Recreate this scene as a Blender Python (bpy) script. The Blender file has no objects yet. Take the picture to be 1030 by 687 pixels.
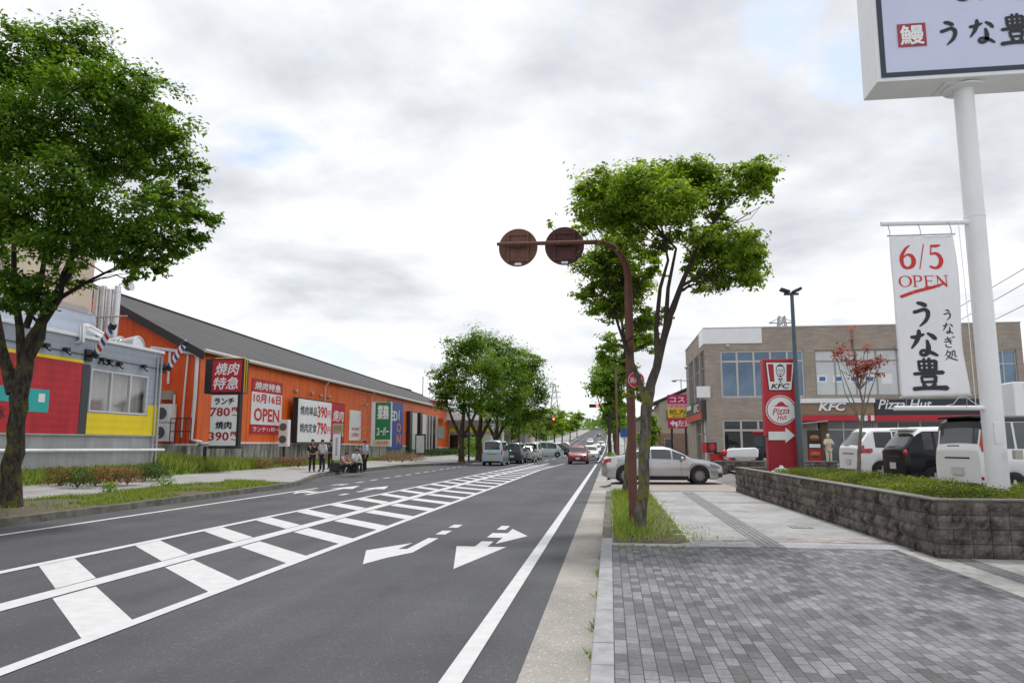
import bpy, math, random
import numpy as np
from mathutils import Vector, Matrix
R = math.radians
random.seed(7)
SC = bpy.context.scene
COL = SC.collection

# ------------------------------------------------------------------ camera
H = 1.70
PITCH, YAW = R(7.89), R(7.55)
cam = bpy.data.cameras.new("camera")
cam.sensor_width = 36.0
cam.lens = 36.0 * 740.0 / 1030.0
cam.clip_start = 0.05
cam.clip_end = 6000
camo = bpy.data.objects.new("camera", cam)
COL.objects.link(camo)
camo.location = (0, 0, H)
camo.rotation_euler = (R(90) + PITCH, 0, YAW)
SC.camera = camo

# ------------------------------------------------------------------ light
SUN_EL, SUN_AZ = R(67), R(14)          # azimuth measured from +Y towards +X
world = bpy.data.worlds.new("World")
SC.world = world
world.use_nodes = True
wt = world.node_tree
wt.nodes.clear()
N = wt.nodes.new
out = N("ShaderNodeOutputWorld")
sky = N("ShaderNodeTexSky")
sky.sky_type = 'NISHITA'
sky.sun_disc = False
sky.sun_elevation = SUN_EL
sky.sun_rotation = SUN_AZ
sky.dust_density = 2.0
bg_sky = N("ShaderNodeBackground"); bg_sky.inputs[1].default_value = 0.12
bg_cl = N("ShaderNodeBackground"); bg_cl.inputs[1].default_value = 0.93
mixs = N("ShaderNodeMixShader")
tc = N("ShaderNodeTexCoord")
sep = N("ShaderNodeSeparateXYZ")
wt.links.new(tc.outputs["Generated"], sep.inputs[0])
def wmath(op, a, b=None, clamp=False):
    n = N("ShaderNodeMath"); n.operation = op; n.use_clamp = clamp
    for i, v in enumerate((a, b)):
        if v is None: continue
        if isinstance(v, (int, float)): n.inputs[i].default_value = v
        else: wt.links.new(v, n.inputs[i])
    return n.outputs[0]
den = wmath('ADD', wmath('MAXIMUM', sep.outputs[2], 0.0), 0.22)
px = wmath('DIVIDE', sep.outputs[0], den)
py = wmath('DIVIDE', sep.outputs[1], den)
comb = N("ShaderNodeCombineXYZ")
wt.links.new(px, comb.inputs[0]); wt.links.new(py, comb.inputs[1])
def wnoise(scale, detail, rough, off, dist=0.0):
    m = N("ShaderNodeVectorMath"); m.operation = 'ADD'; m.inputs[1].default_value = off
    wt.links.new(comb.outputs[0], m.inputs[0])
    n = N("ShaderNodeTexNoise"); n.inputs["Scale"].default_value = scale
    n.inputs["Detail"].default_value = detail; n.inputs["Roughness"].default_value = rough
    n.inputs["Distortion"].default_value = dist
    wt.links.new(m.outputs[0], n.inputs["Vector"])
    return n.outputs["Fac"]
def wramp(fac, stops):
    r = N("ShaderNodeValToRGB"); wt.links.new(fac, r.inputs[0])
    e = r.color_ramp.elements
    while len(e) < len(stops): e.new(0.5)
    for k, (p, c) in enumerate(stops):
        e[k].position = p; e[k].color = (c[0], c[1], c[2], 1)
    return r
n1 = wnoise(1.35, 9, 0.52, (3.1, 1.7, 0.4), 0.25)
n2 = wnoise(3.4, 8, 0.55, (7.3, 2.2, 0.0), 0.1)
shade = wmath('ADD', wmath('MULTIPLY', n1, 0.72), wmath('MULTIPLY', n2, 0.28))
cr = wramp(shade, [(0.36, (0.415, 0.432, 0.465)), (0.44, (0.525, 0.54, 0.565)), (0.50, (0.62, 0.632, 0.65)), (0.58, (0.70, 0.704, 0.712))])
# a few gaps of blue
n3 = wnoise(1.9, 7, 0.5, (1.3, 2.9, 5.0), 0.2)
gap = wramp(n3, [(0.26, (0.3, 0.3, 0.3)), (0.345, (1, 1, 1))])
# thin bright veil low over the horizon
low = wmath('SUBTRACT', 1.0, wmath('MULTIPLY', sep.outputs[2], 5.0, True), True)
mixc = N("ShaderNodeMix"); mixc.data_type = 'RGBA'
wt.links.new(wmath('MULTIPLY', low, 0.55), mixc.inputs[0])
wt.links.new(cr.outputs[0], mixc.inputs[6]); mixc.inputs[7].default_value = (0.70, 0.73, 0.775, 1)
wt.links.new(mixc.outputs[2], bg_cl.inputs[0])
wt.links.new(sky.outputs[0], bg_sky.inputs[0])
# two small rents in the cloud, high over the restaurant
nb = wnoise(9.0, 6, 0.6, (2.2, 8.1, 0.0), 0.2)
cover = gap.outputs[0]
for dx, dy, dz, c0, c1 in ((0.211, 0.842, 0.497, 0.9978, 0.9999), (0.287, 0.852, 0.437, 0.9982, 0.9999)):
    dt = N("ShaderNodeVectorMath"); dt.operation = 'DOT_PRODUCT'; dt.inputs[1].default_value = Vector((dx, dy, dz)).normalized()
    nv = N("ShaderNodeVectorMath"); nv.operation = 'NORMALIZE'; wt.links.new(tc.outputs["Generated"], nv.inputs[0]); wt.links.new(nv.outputs[0], dt.inputs[0])
    mr = N("ShaderNodeMapRange"); mr.inputs[1].default_value = c0; mr.inputs[2].default_value = c1; wt.links.new(dt.outputs["Value"], mr.inputs[0])
    rent = wramp(wmath('ADD', wmath('MULTIPLY', mr.outputs[0], 0.45), nb), [(0.62, (0, 0, 0)), (1.0, (1, 1, 1))])
    cover = wmath('MULTIPLY', cover, wmath('SUBTRACT', 1.0, wmath('MULTIPLY', rent.outputs[0], 0.75)))
wt.links.new(cover, mixs.inputs[0])
wt.links.new(bg_sky.outputs[0], mixs.inputs[1]); wt.links.new(bg_cl.outputs[0], mixs.inputs[2])
wt.links.new(mixs.outputs[0], out.inputs[0])

sun = bpy.data.lights.new("sun", 'SUN')
sun.energy = 1.5
sun.angle = R(9)
sun.color = (1.0, 0.98, 0.95)
suno = bpy.data.objects.new("sun", sun)
COL.objects.link(suno)
sd = Vector((math.sin(SUN_AZ) * math.cos(SUN_EL), math.cos(SUN_AZ) * math.cos(SUN_EL), math.sin(SUN_EL)))
suno.rotation_euler = sd.to_track_quat('Z', 'Y').to_euler()
suno.location = (0, 0, 60)
vs = SC.view_settings
vs.view_transform = 'Standard'; vs.look = 'None'; vs.gamma = 1.0; vs.use_curve_mapping = False
vs.exposure = 0.75
SC.cycles.max_bounces = 6
SC.cycles.diffuse_bounces = 3
SC.cycles.glossy_bounces = 3
SC.cycles.transmission_bounces = 3
SC.cycles.transparent_max_bounces = 6
SC.cycles.use_denoising = True

# ------------------------------------------------------------------ measuring helpers (pixel of the 1030 px wide photo -> point in the place)
F_, CX_, CY_ = 740.0, 515.0, 343.5
fw = Vector((-math.sin(YAW) * math.cos(PITCH), math.cos(YAW) * math.cos(PITCH), math.sin(PITCH)))
rt = Vector((math.cos(YAW), math.sin(YAW), 0))
upv = rt.cross(fw)
def ray(x, y): return fw * F_ + rt * (x - CX_) - upv * (y - CY_)
def atz(x, y, z=0.0):
    d = ray(x, y); return Vector((0, 0, H)) + d * ((z - H) / d.z)
def atx(x, y, X):
    d = ray(x, y); return Vector((0, 0, H)) + d * (X / d.x)
def aty(x, y, Y):
    d = ray(x, y); return Vector((0, 0, H)) + d * (Y / d.y)
def hz(y):
    """height of the road and the land at distance y: level, then climbing a long slope"""
    if y < 95: return 0.0
    t = y - 95
    if t < 120: return 0.031 * t * t / 240.0
    if t < 560: return 0.031 * (t - 60)
    return 0.031 * 500

# ------------------------------------------------------------------ tagging
def tag(o, label=None, cat=None, group=None, kind=None):
    if label: o["label"] = label
    if cat: o["category"] = cat
    if group: o["group"] = group
    if kind: o["kind"] = kind
    return o
def thing(name, label, cat, loc=(0, 0, 0), rz=0.0, group=None):
    o = bpy.data.objects.new(name, None)
    o.empty_display_size = 0.2
    COL.objects.link(o)
    o.location = loc; o.rotation_euler = (0, 0, rz)
    return tag(o, label, cat, group)
def copy_thing(o, parent=None):
    c = o.copy(); COL.objects.link(c)
    if parent is not None: c.parent = parent
    for ch in list(o.children): copy_thing(ch, c)
    return c

# ------------------------------------------------------------------ mesh builder
class MB:
    def __init__(s): s.v = []; s.f = []
    def add(s, vs_, fs_):
        b = len(s.v); s.v.extend([tuple(p) for p in vs_]); s.f.extend([tuple(b + i for i in f) for f in fs_]); return s
    def box(s, x0, x1, y0, y1, z0, z1, M=None):
        p = [Vector(q) for q in ((x0, y0, z0), (x1, y0, z0), (x1, y1, z0), (x0, y1, z0), (x0, y0, z1), (x1, y0, z1), (x1, y1, z1), (x0, y1, z1))]
        if M is not None: p = [M @ q for q in p]
        return s.add(p, [(0, 3, 2, 1), (4, 5, 6, 7), (0, 1, 5, 4), (1, 2, 6, 5), (2, 3, 7, 6), (3, 0, 4, 7)])
    def quad(s, a, b, c, d): return s.add([a, b, c, d], [(0, 1, 2, 3)])
    def poly(s, pts): return s.add(pts, [tuple(range(len(pts)))])
    def prism(s, pts, off):
        """closed prism from a planar polygon and an offset vector"""
        n = len(pts); o = Vector(off); a = [Vector(p) for p in pts]
        return s.add(a + [p + o for p in a], [tuple(range(n - 1, -1, -1)), tuple(range(n, 2 * n))] + [(i, (i + 1) % n, n + (i + 1) % n, n + i) for i in range(n)])
    def tube(s, pts, radii, n=8, cap=True):
        pts = [Vector(p) for p in pts]
        if isinstance(radii, (int, float)): radii = [radii] * len(pts)
        rings = []; ref = None
        for i, p in enumerate(pts):
            t = (pts[min(i + 1, len(pts) - 1)] - pts[max(i - 1, 0)])
            if t.length < 1e-9: t = Vector((0, 0, 1))
            t.normalize()
            if ref is None: ref = Vector((1, 0, 0)) if abs(t.x) < .9 else Vector((0, 1, 0))
            a = (ref - t * ref.dot(t)).normalized(); b = t.cross(a); ref = a
            rings.append([p + (a * math.cos(2 * math.pi * k / n) + b * math.sin(2 * math.pi * k / n)) * radii[i] for k in range(n)])
        vs_ = [q for r_ in rings for q in r_]; fs_ = []
        for i in range(len(rings) - 1):
            for k in range(n):
                fs_.append((i * n + k, i * n + (k + 1) % n, (i + 1) * n + (k + 1) % n, (i + 1) * n + k))
        if cap: fs_.append(tuple(range(n - 1, -1, -1))); fs_.append(tuple((len(rings) - 1) * n + k for k in range(n)))
        return s.add(vs_, fs_)
    def lathe(s, prof, M=None, n=24, cap=True):
        """profile of (radius, height) turned about z"""
        vs_ = []
        for r_, z in prof:
            for k in range(n):
                p = Vector((r_ * math.cos(2 * math.pi * k / n), r_ * math.sin(2 * math.pi * k / n), z))
                vs_.append(M @ p if M is not None else p)
        fs_ = []
        for i in range(len(prof) - 1):
            for k in range(n):
                fs_.append((i * n + k, i * n + (k + 1) % n, (i + 1) * n + (k + 1) % n, (i + 1) * n + k))
        if cap: fs_.append(tuple(range(n - 1, -1, -1))); fs_.append(tuple((len(prof) - 1) * n + k for k in range(n)))
        return s.add(vs_, fs_)
    def ball(s, c, r, n=10, m=7):
        if isinstance(r, (int, float)): r = (r, r, r)
        prof = []
        vs_ = []
        for i in range(m + 1):
            a = -math.pi / 2 + math.pi * i / m
            for k in range(n):
                b = 2 * math.pi * k / n
                vs_.append((c[0] + r[0] * math.cos(a) * math.cos(b), c[1] + r[1] * math.cos(a) * math.sin(b), c[2] + r[2] * math.sin(a)))
        fs_ = [(i * n + k, i * n + (k + 1) % n, (i + 1) * n + (k + 1) % n, (i + 1) * n + k) for i in range(m) for k in range(n)]
        return s.add(vs_, fs_)
    def strip2(s, poly, z, off=0.004):
        """flat polygon lying on the land"""
        return s.add([(x, y, hz(y) + z + off) for x, y in poly], [tuple(range(len(poly)))])
    def text(s, body, O, U, V, w, h, bold=0.0, shear=0.0, depth=0.0, keep=False):
        """lettering fitted into the rectangle centred on O with width w along U and height h along V"""
        if bold and any(ord(ch) > 0x2000 for ch in body):      # thicken the strokes of Japanese letters by laying copies side by side
            O_, U_, V_ = Vector(O), Vector(U).normalized(), Vector(V).normalized(); n_ = U_.cross(V_); e = bold * .75 * (h or w)
            for i, (a, b_) in enumerate(((0, 0), (e, 0), (-e, 0), (0, e), (0, -e))): s.text(body, O_ + U_ * a + V_ * b_ + n_ * (.0007 * i), U, V, w - 2 * e if w else w, h - 2 * e if h else h, 0, shear)
            return s
        c = bpy.data.curves.new('t', 'FONT'); c.body = body; c.size = 1; c.offset = bold; c.resolution_u = 2; c.shear = shear
        c.fill_mode = 'FRONT' if depth else 'BOTH'
        o = bpy.data.objects.new('t', c); m = o.to_mesh()
        co = [(v.co.x, v.co.y) for v in m.vertices]; fs_ = [tuple(p.vertices) for p in m.polygons]
        o.to_mesh_clear(); bpy.data.objects.remove(o); bpy.data.curves.remove(c)
        if not co: return s
        x0 = min(p[0] for p in co); x1 = max(p[0] for p in co); y0 = min(p[1] for p in co); y1 = max(p[1] for p in co)
        sx = w / (x1 - x0) if w else None; sy = h / (y1 - y0) if h else None
        if sx is None: sx = sy
        if sy is None: sy = sx
        if keep: sx = sy = min(sx, sy)
        O, U, V = Vector(O), Vector(U).normalized(), Vector(V).normalized()
        nrm = U.cross(V)
        P = [O + U * ((p[0] - (x0 + x1) / 2) * sx) + V * ((p[1] - (y0 + y1) / 2) * sy) for p in co]
        if depth:
            n = len(P); s.add(P + [p + nrm * -depth for p in P], fs_)
            ed = {}
            for f in fs_:
                for i in range(len(f)):
                    a, b = f[i], f[(i + 1) % len(f)]
                    ed[(a, b)] = True
            side = [(a, b) for (a, b) in ed if (b, a) not in ed]
            b0 = len(s.v) - 2 * n
            s.f.extend([(b0 + b, b0 + a, b0 + n + a, b0 + n + b) for a, b in side])
        else: s.add(P, fs_)
        return s
    def build(s, name, m=None, parent=None, world=False, smooth=None, bevel=0.0, seg=2):
        vs_ = s.v
        if world and parent is not None:
            mi = Matrix.Translation(parent.location) @ Matrix.Rotation(parent.rotation_euler.z, 4, 'Z')
            mi = mi.inverted(); vs_ = [tuple(mi @ Vector(p)) for p in vs_]
        me = bpy.data.meshes.new(name); me.from_pydata(vs_, [], s.f); me.update()
        if m: me.materials.append(m)
        if smooth is not None:
            me.polygons.foreach_set('use_smooth', [True] * len(me.polygons))
            me.set_sharp_from_angle(angle=R(smooth))
        o = bpy.data.objects.new(name, me); COL.objects.link(o)
        if parent is not None: o.parent = parent
        if bevel:
            b = o.modifiers.new('bevel', 'BEVEL'); b.width = bevel; b.segments = seg; b.limit_method = 'ANGLE'; b.angle_limit = R(40)
        return o
def struct(mb, name, m, **k):
    o = mb.build(name, m, **k); o["kind"] = "structure"; return o

# ------------------------------------------------------------------ materials
MATS = {}
def mat(name, col, rough=0.7, metal=0.0, var=0.0, vscale=6.0, bump=0.0, bscale=60.0, spec=0.5, emit=None, col2=None, stain=0.0, coat=0.0, noise_col=None, grime=None):
    if name in MATS: return MATS[name]
    m = bpy.data.materials.new(name); m.use_nodes = True; MATS[name] = m
    nt = m.node_tree; b = nt.nodes["Principled BSDF"]
    b.inputs["Base Color"].default_value = (*col, 1)
    b.inputs["Roughness"].default_value = rough; b.inputs["Metallic"].default_value = metal
    b.inputs["Specular IOR Level"].default_value = spec
    if coat: b.inputs["Coat Weight"].default_value = coat; b.inputs["Coat Roughness"].default_value = 0.06
    if emit: b.inputs["Emission Color"].default_value = (*emit[:3], 1); b.inputs["Emission Strength"].default_value = emit[3]
    t = nt.nodes.new("ShaderNodeTexCoord")
    if var or col2:
        n = nt.nodes.new("ShaderNodeTexNoise"); n.inputs["Scale"].default_value = vscale; n.inputs["Detail"].default_value = 7; n.inputs["Roughness"].default_value = 0.62
        nt.links.new(t.outputs["Object"], n.inputs["Vector"])
        r = nt.nodes.new("ShaderNodeValToRGB")
        c2 = col2 or tuple(c * (1 - var) for c in col); c1 = col if col2 else tuple(min(1, c * (1 + var)) for c in col)
        r.color_ramp.elements[0].position = 0.34; r.color_ramp.elements[1].position = 0.66
        r.color_ramp.elements[0].color = (*c2, 1); r.color_ramp.elements[1].color = (*c1, 1)
        nt.links.new(n.outputs["Fac"], r.inputs[0])
        last = r.outputs[0]
        if stain:
            mp = nt.nodes.new("ShaderNodeMapping"); mp.inputs["Scale"].default_value = (2.0, 2.0, 0.32)
            nt.links.new(t.outputs["Object"], mp.inputs[0])
            n2 = nt.nodes.new("ShaderNodeTexNoise"); n2.inputs["Scale"].default_value = 1.6; n2.inputs["Detail"].default_value = 6
            nt.links.new(mp.outputs[0], n2.inputs["Vector"])
            r2 = nt.nodes.new("ShaderNodeValToRGB"); r2.color_ramp.elements[0].position = 0.43; r2.color_ramp.elements[1].position = 0.64
            nt.links.new(n2.outputs["Fac"], r2.inputs[0])
            mx = nt.nodes.new("ShaderNodeMix"); mx.data_type = 'RGBA'
            ml = nt.nodes.new("ShaderNodeMath"); ml.operation = 'MULTIPLY'; ml.inputs[1].default_value = stain
            nt.links.new(r2.outputs[0], ml.inputs[0]); nt.links.new(ml.outputs[0], mx.inputs[0])
            nt.links.new(last, mx.inputs[6]); g = grime or tuple(c * 0.3 for c in col); mx.inputs[7].default_value = (*g, 1)
            last = mx.outputs[2]
        nt.links.new(last, b.inputs["Base Color"])
        rr = nt.nodes.new("ShaderNodeMapRange"); rr.inputs[3].default_value = max(0.02, rough - 0.06); rr.inputs[4].default_value = min(1, rough + 0.06)
        nt.links.new(n.outputs["Fac"], rr.inputs[0]); nt.links.new(rr.outputs[0], b.inputs["Roughness"])
    if bump:
        n = nt.nodes.new("ShaderNodeTexNoise"); n.inputs["Scale"].default_value = bscale; n.inputs["Detail"].default_value = 5
        nt.links.new(t.outputs["Object"], n.inputs["Vector"])
        bp = nt.nodes.new("ShaderNodeBump"); bp.inputs["Strength"].default_value = bump; bp.inputs["Distance"].default_value = 0.01
        nt.links.new(n.outputs["Fac"], bp.inputs["Height"]); nt.links.new(bp.outputs[0], b.inputs["Normal"])
    return m

def brick_mat(name, c1, c2, mortar, w, h, ms=0.008, rough=0.75, swap=None, bump=0.4, dirt=0.25, bias=0.0, dscale=0.5, off=0.5):
    """bricks laid in object space; swap picks which axes the pattern lies along"""
    m = bpy.data.materials.new(name); m.use_nodes = True; nt = m.node_tree; b = nt.nodes["Principled BSDF"]
    t = nt.nodes.new("ShaderNodeTexCoord"); sp = nt.nodes.new("ShaderNodeSeparateXYZ"); cb = nt.nodes.new("ShaderNodeCombineXYZ")
    nt.links.new(t.outputs["Object"], sp.inputs[0])
    if swap == 'xz+y':          # walls facing either way
        ad = nt.nodes.new("ShaderNodeMath"); ad.operation = 'ADD'
        nt.links.new(sp.outputs[0], ad.inputs[0]); nt.links.new(sp.outputs[1], ad.inputs[1])
        nt.links.new(ad.outputs[0], cb.inputs[0]); nt.links.new(sp.outputs[2], cb.inputs[1])
    else:
        ax = {'yx': (1, 0), 'xy': (0, 1)}[swap]
        nt.links.new(sp.outputs[ax[0]], cb.inputs[0]); nt.links.new(sp.outputs[ax[1]], cb.inputs[1])
    br = nt.nodes.new("ShaderNodeTexBrick"); br.offset = off
    br.inputs["Color1"].default_value = (*c1, 1); br.inputs["Color2"].default_value = (*c2, 1); br.inputs["Mortar"].default_value = (*mortar, 1)
    br.inputs["Scale"].default_value = 1.0; br.inputs["Mortar Size"].default_value = ms; br.inputs["Brick Width"].default_value = w; br.inputs["Row Height"].default_value = h
    br.inputs["Bias"].default_value = bias; br.inputs["Mortar Smooth"].default_value = 0.1
    nt.links.new(cb.outputs[0], br.inputs["Vector"])
    n = nt.nodes.new("ShaderNodeTexNoise"); n.inputs["Scale"].default_value = dscale; n.inputs["Detail"].default_value = 9; n.inputs["Roughness"].default_value = 0.65
    nt.links.new(t.outputs["Object"], n.inputs["Vector"])
    r = nt.nodes.new("ShaderNodeValToRGB"); r.color_ramp.elements[0].position = 0.36; r.color_ramp.elements[1].position = 0.6
    v = 1 - dirt
    r.color_ramp.elements[0].color = (v, v, v, 1); r.color_ramp.elements[1].color = (1, 1, 1, 1)
    nt.links.new(n.outputs["Fac"], r.inputs[0])
    mx = nt.nodes.new("ShaderNodeMix"); mx.data_type = 'RGBA'; mx.blend_type = 'MULTIPLY'; mx.inputs[0].default_value = 1
    nt.links.new(br.outputs["Color"], mx.inputs[6]); nt.links.new(r.outputs[0], mx.inputs[7])
    n3 = nt.nodes.new("ShaderNodeTexNoise"); n3.inputs["Scale"].default_value = 26; n3.inputs["Detail"].default_value = 6
    nt.links.new(t.outputs["Object"], n3.inputs["Vector"])
    r3 = nt.nodes.new("ShaderNodeValToRGB"); r3.color_ramp.elements[0].position = 0.3; r3.color_ramp.elements[1].position = 0.7
    r3.color_ramp.elements[0].color = (0.8, 0.8, 0.8, 1); r3.color_ramp.elements[1].color = (1.1, 1.1, 1.1, 1)
    nt.links.new(n3.outputs["Fac"], r3.inputs[0])
    mx2 = nt.nodes.new("ShaderNodeMix"); mx2.data_type = 'RGBA'; mx2.blend_type = 'MULTIPLY'; mx2.inputs[0].default_value = 1
    nt.links.new(mx.outputs[2], mx2.inputs[6]); nt.links.new(r3.outputs[0], mx2.inputs[7])
    nt.links.new(mx2.outputs[2], b.inputs["Base Color"]); b.inputs["Roughness"].default_value = rough; b.inputs["Specular IOR Level"].default_value = .22
    bp = nt.nodes.new("ShaderNodeBump"); bp.inputs["Strength"].default_value = bump; bp.inputs["Distance"].default_value = 0.006; bp.invert = True
    nt.links.new(br.outputs["Fac"], bp.inputs["Height"]); nt.links.new(bp.outputs[0], b.inputs["Normal"])
    MATS[name] = m
    return m

def leaf_mat(name, dark, mid, light, trans=0.35):
    m = bpy.data.materials.new(name); m.use_nodes = True; nt = m.node_tree; nt.nodes.clear()
    o = nt.nodes.new("ShaderNodeOutputMaterial")
    a = nt.nodes.new("ShaderNodeAttribute"); a.attribute_name = "tint"
    r = nt.nodes.new("ShaderNodeValToRGB"); e = r.color_ramp.elements; e.new(0.5)
    for k, c in enumerate((dark, mid, light)): e[k].color = (*c, 1)
    e[0].position = 0.1; e[1].position = 0.5; e[2].position = 0.95
    nt.links.new(a.outputs["Fac"], r.inputs[0])
    d = nt.nodes.new("ShaderNodeBsdfPrincipled"); d.inputs["Roughness"].default_value = 0.55; d.inputs["Specular IOR Level"].default_value = 0.12
    tr = nt.nodes.new("ShaderNodeBsdfTranslucent")
    hs = nt.nodes.new("ShaderNodeHueSaturation"); hs.inputs["Hue"].default_value = 0.485; hs.inputs["Saturation"].default_value = 1.1; hs.inputs["Value"].default_value = 1.5
    nt.links.new(r.outputs[0], d.inputs["Base Color"]); nt.links.new(r.outputs[0], hs.inputs["Color"]); nt.links.new(hs.outputs[0], tr.inputs["Color"])
    mx = nt.nodes.new("ShaderNodeMixShader"); mx.inputs[0].default_value = trans
    nt.links.new(d.outputs[0], mx.inputs[1]); nt.links.new(tr.outputs[0], mx.inputs[2]); nt.links.new(mx.outputs[0], o.inputs[0])
    MATS[name] = m
    return m
# ------------------------------------------------------------------ setting materials
def asphalt(name, c, var=0.35, light=0.14, dark_patch=0.75, lanes=False):
    m = bpy.data.materials.new(name); m.use_nodes = True; nt = m.node_tree; b = nt.nodes["Principled BSDF"]
    t = nt.nodes.new("ShaderNodeTexCoord")
    def noise(sc, de, ro=0.6):
        n = nt.nodes.new("ShaderNodeTexNoise"); n.inputs["Scale"].default_value = sc; n.inputs["Detail"].default_value = de; n.inputs["Roughness"].default_value = ro
        nt.links.new(t.outputs["Object"], n.inputs["Vector"]); return n.outputs["Fac"]
    def ramp(f, p0, c0, p1, c1):
        r = nt.nodes.new("ShaderNodeValToRGB"); r.color_ramp.elements[0].position = p0; r.color_ramp.elements[1].position = p1
        r.color_ramp.elements[0].color = (*c0, 1); r.color_ramp.elements[1].color = (*c1, 1); nt.links.new(f, r.inputs[0]); return r.outputs[0]
    def mul(a, bb):
        x = nt.nodes.new("ShaderNodeMix"); x.data_type = 'RGBA'; x.blend_type = 'MULTIPLY'; x.inputs[0].default_value = 1
        nt.links.new(a, x.inputs[6]); nt.links.new(bb, x.inputs[7]); return x.outputs[2]
    base = ramp(noise(70, 4, 0.8), 0.36, tuple(x * (1 - var) for x in c), 0.68, tuple(x * (1 + var) for x in c))
    patch = ramp(noise(0.35, 8), 0.35, (dark_patch,) * 3, 0.65, (1.12,) * 3)
    v = nt.nodes.new("ShaderNodeTexVoronoi"); v.inputs["Scale"].default_value = 55
    nt.links.new(t.outputs["Object"], v.inputs["Vector"])
    chip = ramp(v.outputs["Color"], 0.75, (1, 1, 1), 0.95, (1.7, 1.7, 1.65))
    col = mul(mul(base, patch), chip)
    if lanes:      # long streaks worn by the wheels, running along the road
        mp = nt.nodes.new("ShaderNodeMapping"); mp.inputs["Scale"].default_value = (1.3, 0.035, 1)
        nt.links.new(t.outputs["Object"], mp.inputs[0])
        n = nt.nodes.new("ShaderNodeTexNoise"); n.inputs["Scale"].default_value = 1.0; n.inputs["Detail"].default_value = 5
        nt.links.new(mp.outputs[0], n.inputs["Vector"])
        col = mul(col, ramp(n.outputs["Fac"], 0.35, (0.86,) * 3, 0.65, (1.1,) * 3))
    nt.links.new(col, b.inputs["Base Color"])
    b.inputs["Roughness"].default_value = 0.82; b.inputs["Specular IOR Level"].default_value = 0.35
    bp = nt.nodes.new("ShaderNodeBump"); bp.inputs["Strength"].default_value = 0.35; bp.inputs["Distance"].default_value = 0.006
    nt.links.new(noise(120, 3, 0.7), bp.inputs["Height"]); nt.links.new(bp.outputs[0], b.inputs["Normal"])
    MATS[name] = m
    return m
M_ASPH = asphalt("asphalt", (0.078, 0.079, 0.087), lanes=True)
M_LAND = mat("land", (0.16, 0.16, 0.14), 0.95, var=0.3, vscale=0.3)
M_CONC = mat("concrete", (0.40, 0.39, 0.37), 0.85, var=0.22, vscale=5, bump=0.3, bscale=90)
M_GUTTER = asphalt("gutter_concrete", (0.36, 0.34, 0.31), var=0.25, dark_patch=0.62)
M_KERB = mat("kerb_stone", (0.30, 0.30, 0.31), 0.85, var=0.22, vscale=4, bump=0.25, bscale=140)
M_KERBOLD = mat("kerb_weathered", (0.19, 0.175, 0.15), 0.9, col2=(0.07, 0.065, 0.05), vscale=3, bump=0.5, bscale=60)
M_PAINT = mat("road_paint", (0.60, 0.60, 0.605), 0.7, col2=(0.51, 0.51, 0.515), vscale=5, bump=0.2, bscale=160)
def worn(m):
    """paint chipped through to the asphalt in small flecks, more of it in some places than others"""
    nt = m.node_tree; b = nt.nodes["Principled BSDF"]; src = b.inputs["Base Color"].links[0].from_socket
    t = nt.nodes.new("ShaderNodeTexCoord")
    a = nt.nodes.new("ShaderNodeTexNoise"); a.inputs["Scale"].default_value = 38; a.inputs["Detail"].default_value = 8; a.inputs["Roughness"].default_value = .75
    c = nt.nodes.new("ShaderNodeTexNoise"); c.inputs["Scale"].default_value = .8; c.inputs["Detail"].default_value = 3
    for n in (a, c): nt.links.new(t.outputs["Object"], n.inputs["Vector"])
    m1 = nt.nodes.new("ShaderNodeMath"); m1.operation = 'MULTIPLY'; m1.inputs[1].default_value = .34; nt.links.new(c.outputs["Fac"], m1.inputs[0])
    ad = nt.nodes.new("ShaderNodeMath"); ad.operation = 'ADD'; nt.links.new(a.outputs["Fac"], ad.inputs[0]); nt.links.new(m1.outputs[0], ad.inputs[1])
    r = nt.nodes.new("ShaderNodeValToRGB"); r.color_ramp.elements[0].position = .80; r.color_ramp.elements[1].position = .88; nt.links.new(ad.outputs[0], r.inputs[0])
    x = nt.nodes.new("ShaderNodeMix"); x.data_type = 'RGBA'; nt.links.new(r.outputs[0], x.inputs[0]); nt.links.new(src, x.inputs[6]); x.inputs[7].default_value = (.22, .22, .225, 1)
    nt.links.new(x.outputs[2], b.inputs["Base Color"])
worn(M_PAINT)
M_BRICKPAVE = brick_mat("dark_paving_bricks", (0.118, 0.117, 0.123), (0.262, 0.262, 0.277), (0.065, 0.063, 0.06), 0.2, 0.1, 0.0042, 0.7, 'yx', 0.6, 0.34, dscale=1.6)
M_PAVELIGHT = brick_mat("light_paving", (0.37, 0.37, 0.37), (0.44, 0.44, 0.44), (0.36, 0.36, 0.355), 0.2, 0.1, 0.003, 0.8, 'xy', 0.2, 0.3, dscale=0.7)
M_BANDGREY = brick_mat("grey_band", (0.40, 0.40, 0.43), (0.45, 0.45, 0.47), (0.25, 0.25, 0.26), 0.3, 0.3, 0.004, 0.8, 'xy', 0.2, 0.3)
M_BANDRED = brick_mat("red_band", (0.30, 0.20, 0.185), (0.46, 0.43, 0.41), (0.40, 0.39, 0.38), 0.22, 0.16, 0.03, 0.85, 'xy', 0.3, 0.3)
M_DRAIN = brick_mat("drain_strip", (0.24, 0.24, 0.245), (0.28, 0.28, 0.28), (0.13, 0.13, 0.13), 0.5, 0.09, 0.014, 0.7, 'yx', 0.6, 0.2)
M_SOIL = mat("soil", (0.10, 0.085, 0.055), 0.95, var=0.4, vscale=8, bump=0.8, bscale=30)
M_WALKL = mat("old_pavement", (0.30, 0.295, 0.29), 0.9, var=0.16, vscale=1.2, bump=0.2, bscale=60)
M_LOT = asphalt("lot_asphalt", (0.19, 0.185, 0.18))
M_BANK = mat("bank_soil", (0.13, 0.17, 0.05), 0.95, var=0.35, vscale=3)

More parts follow.
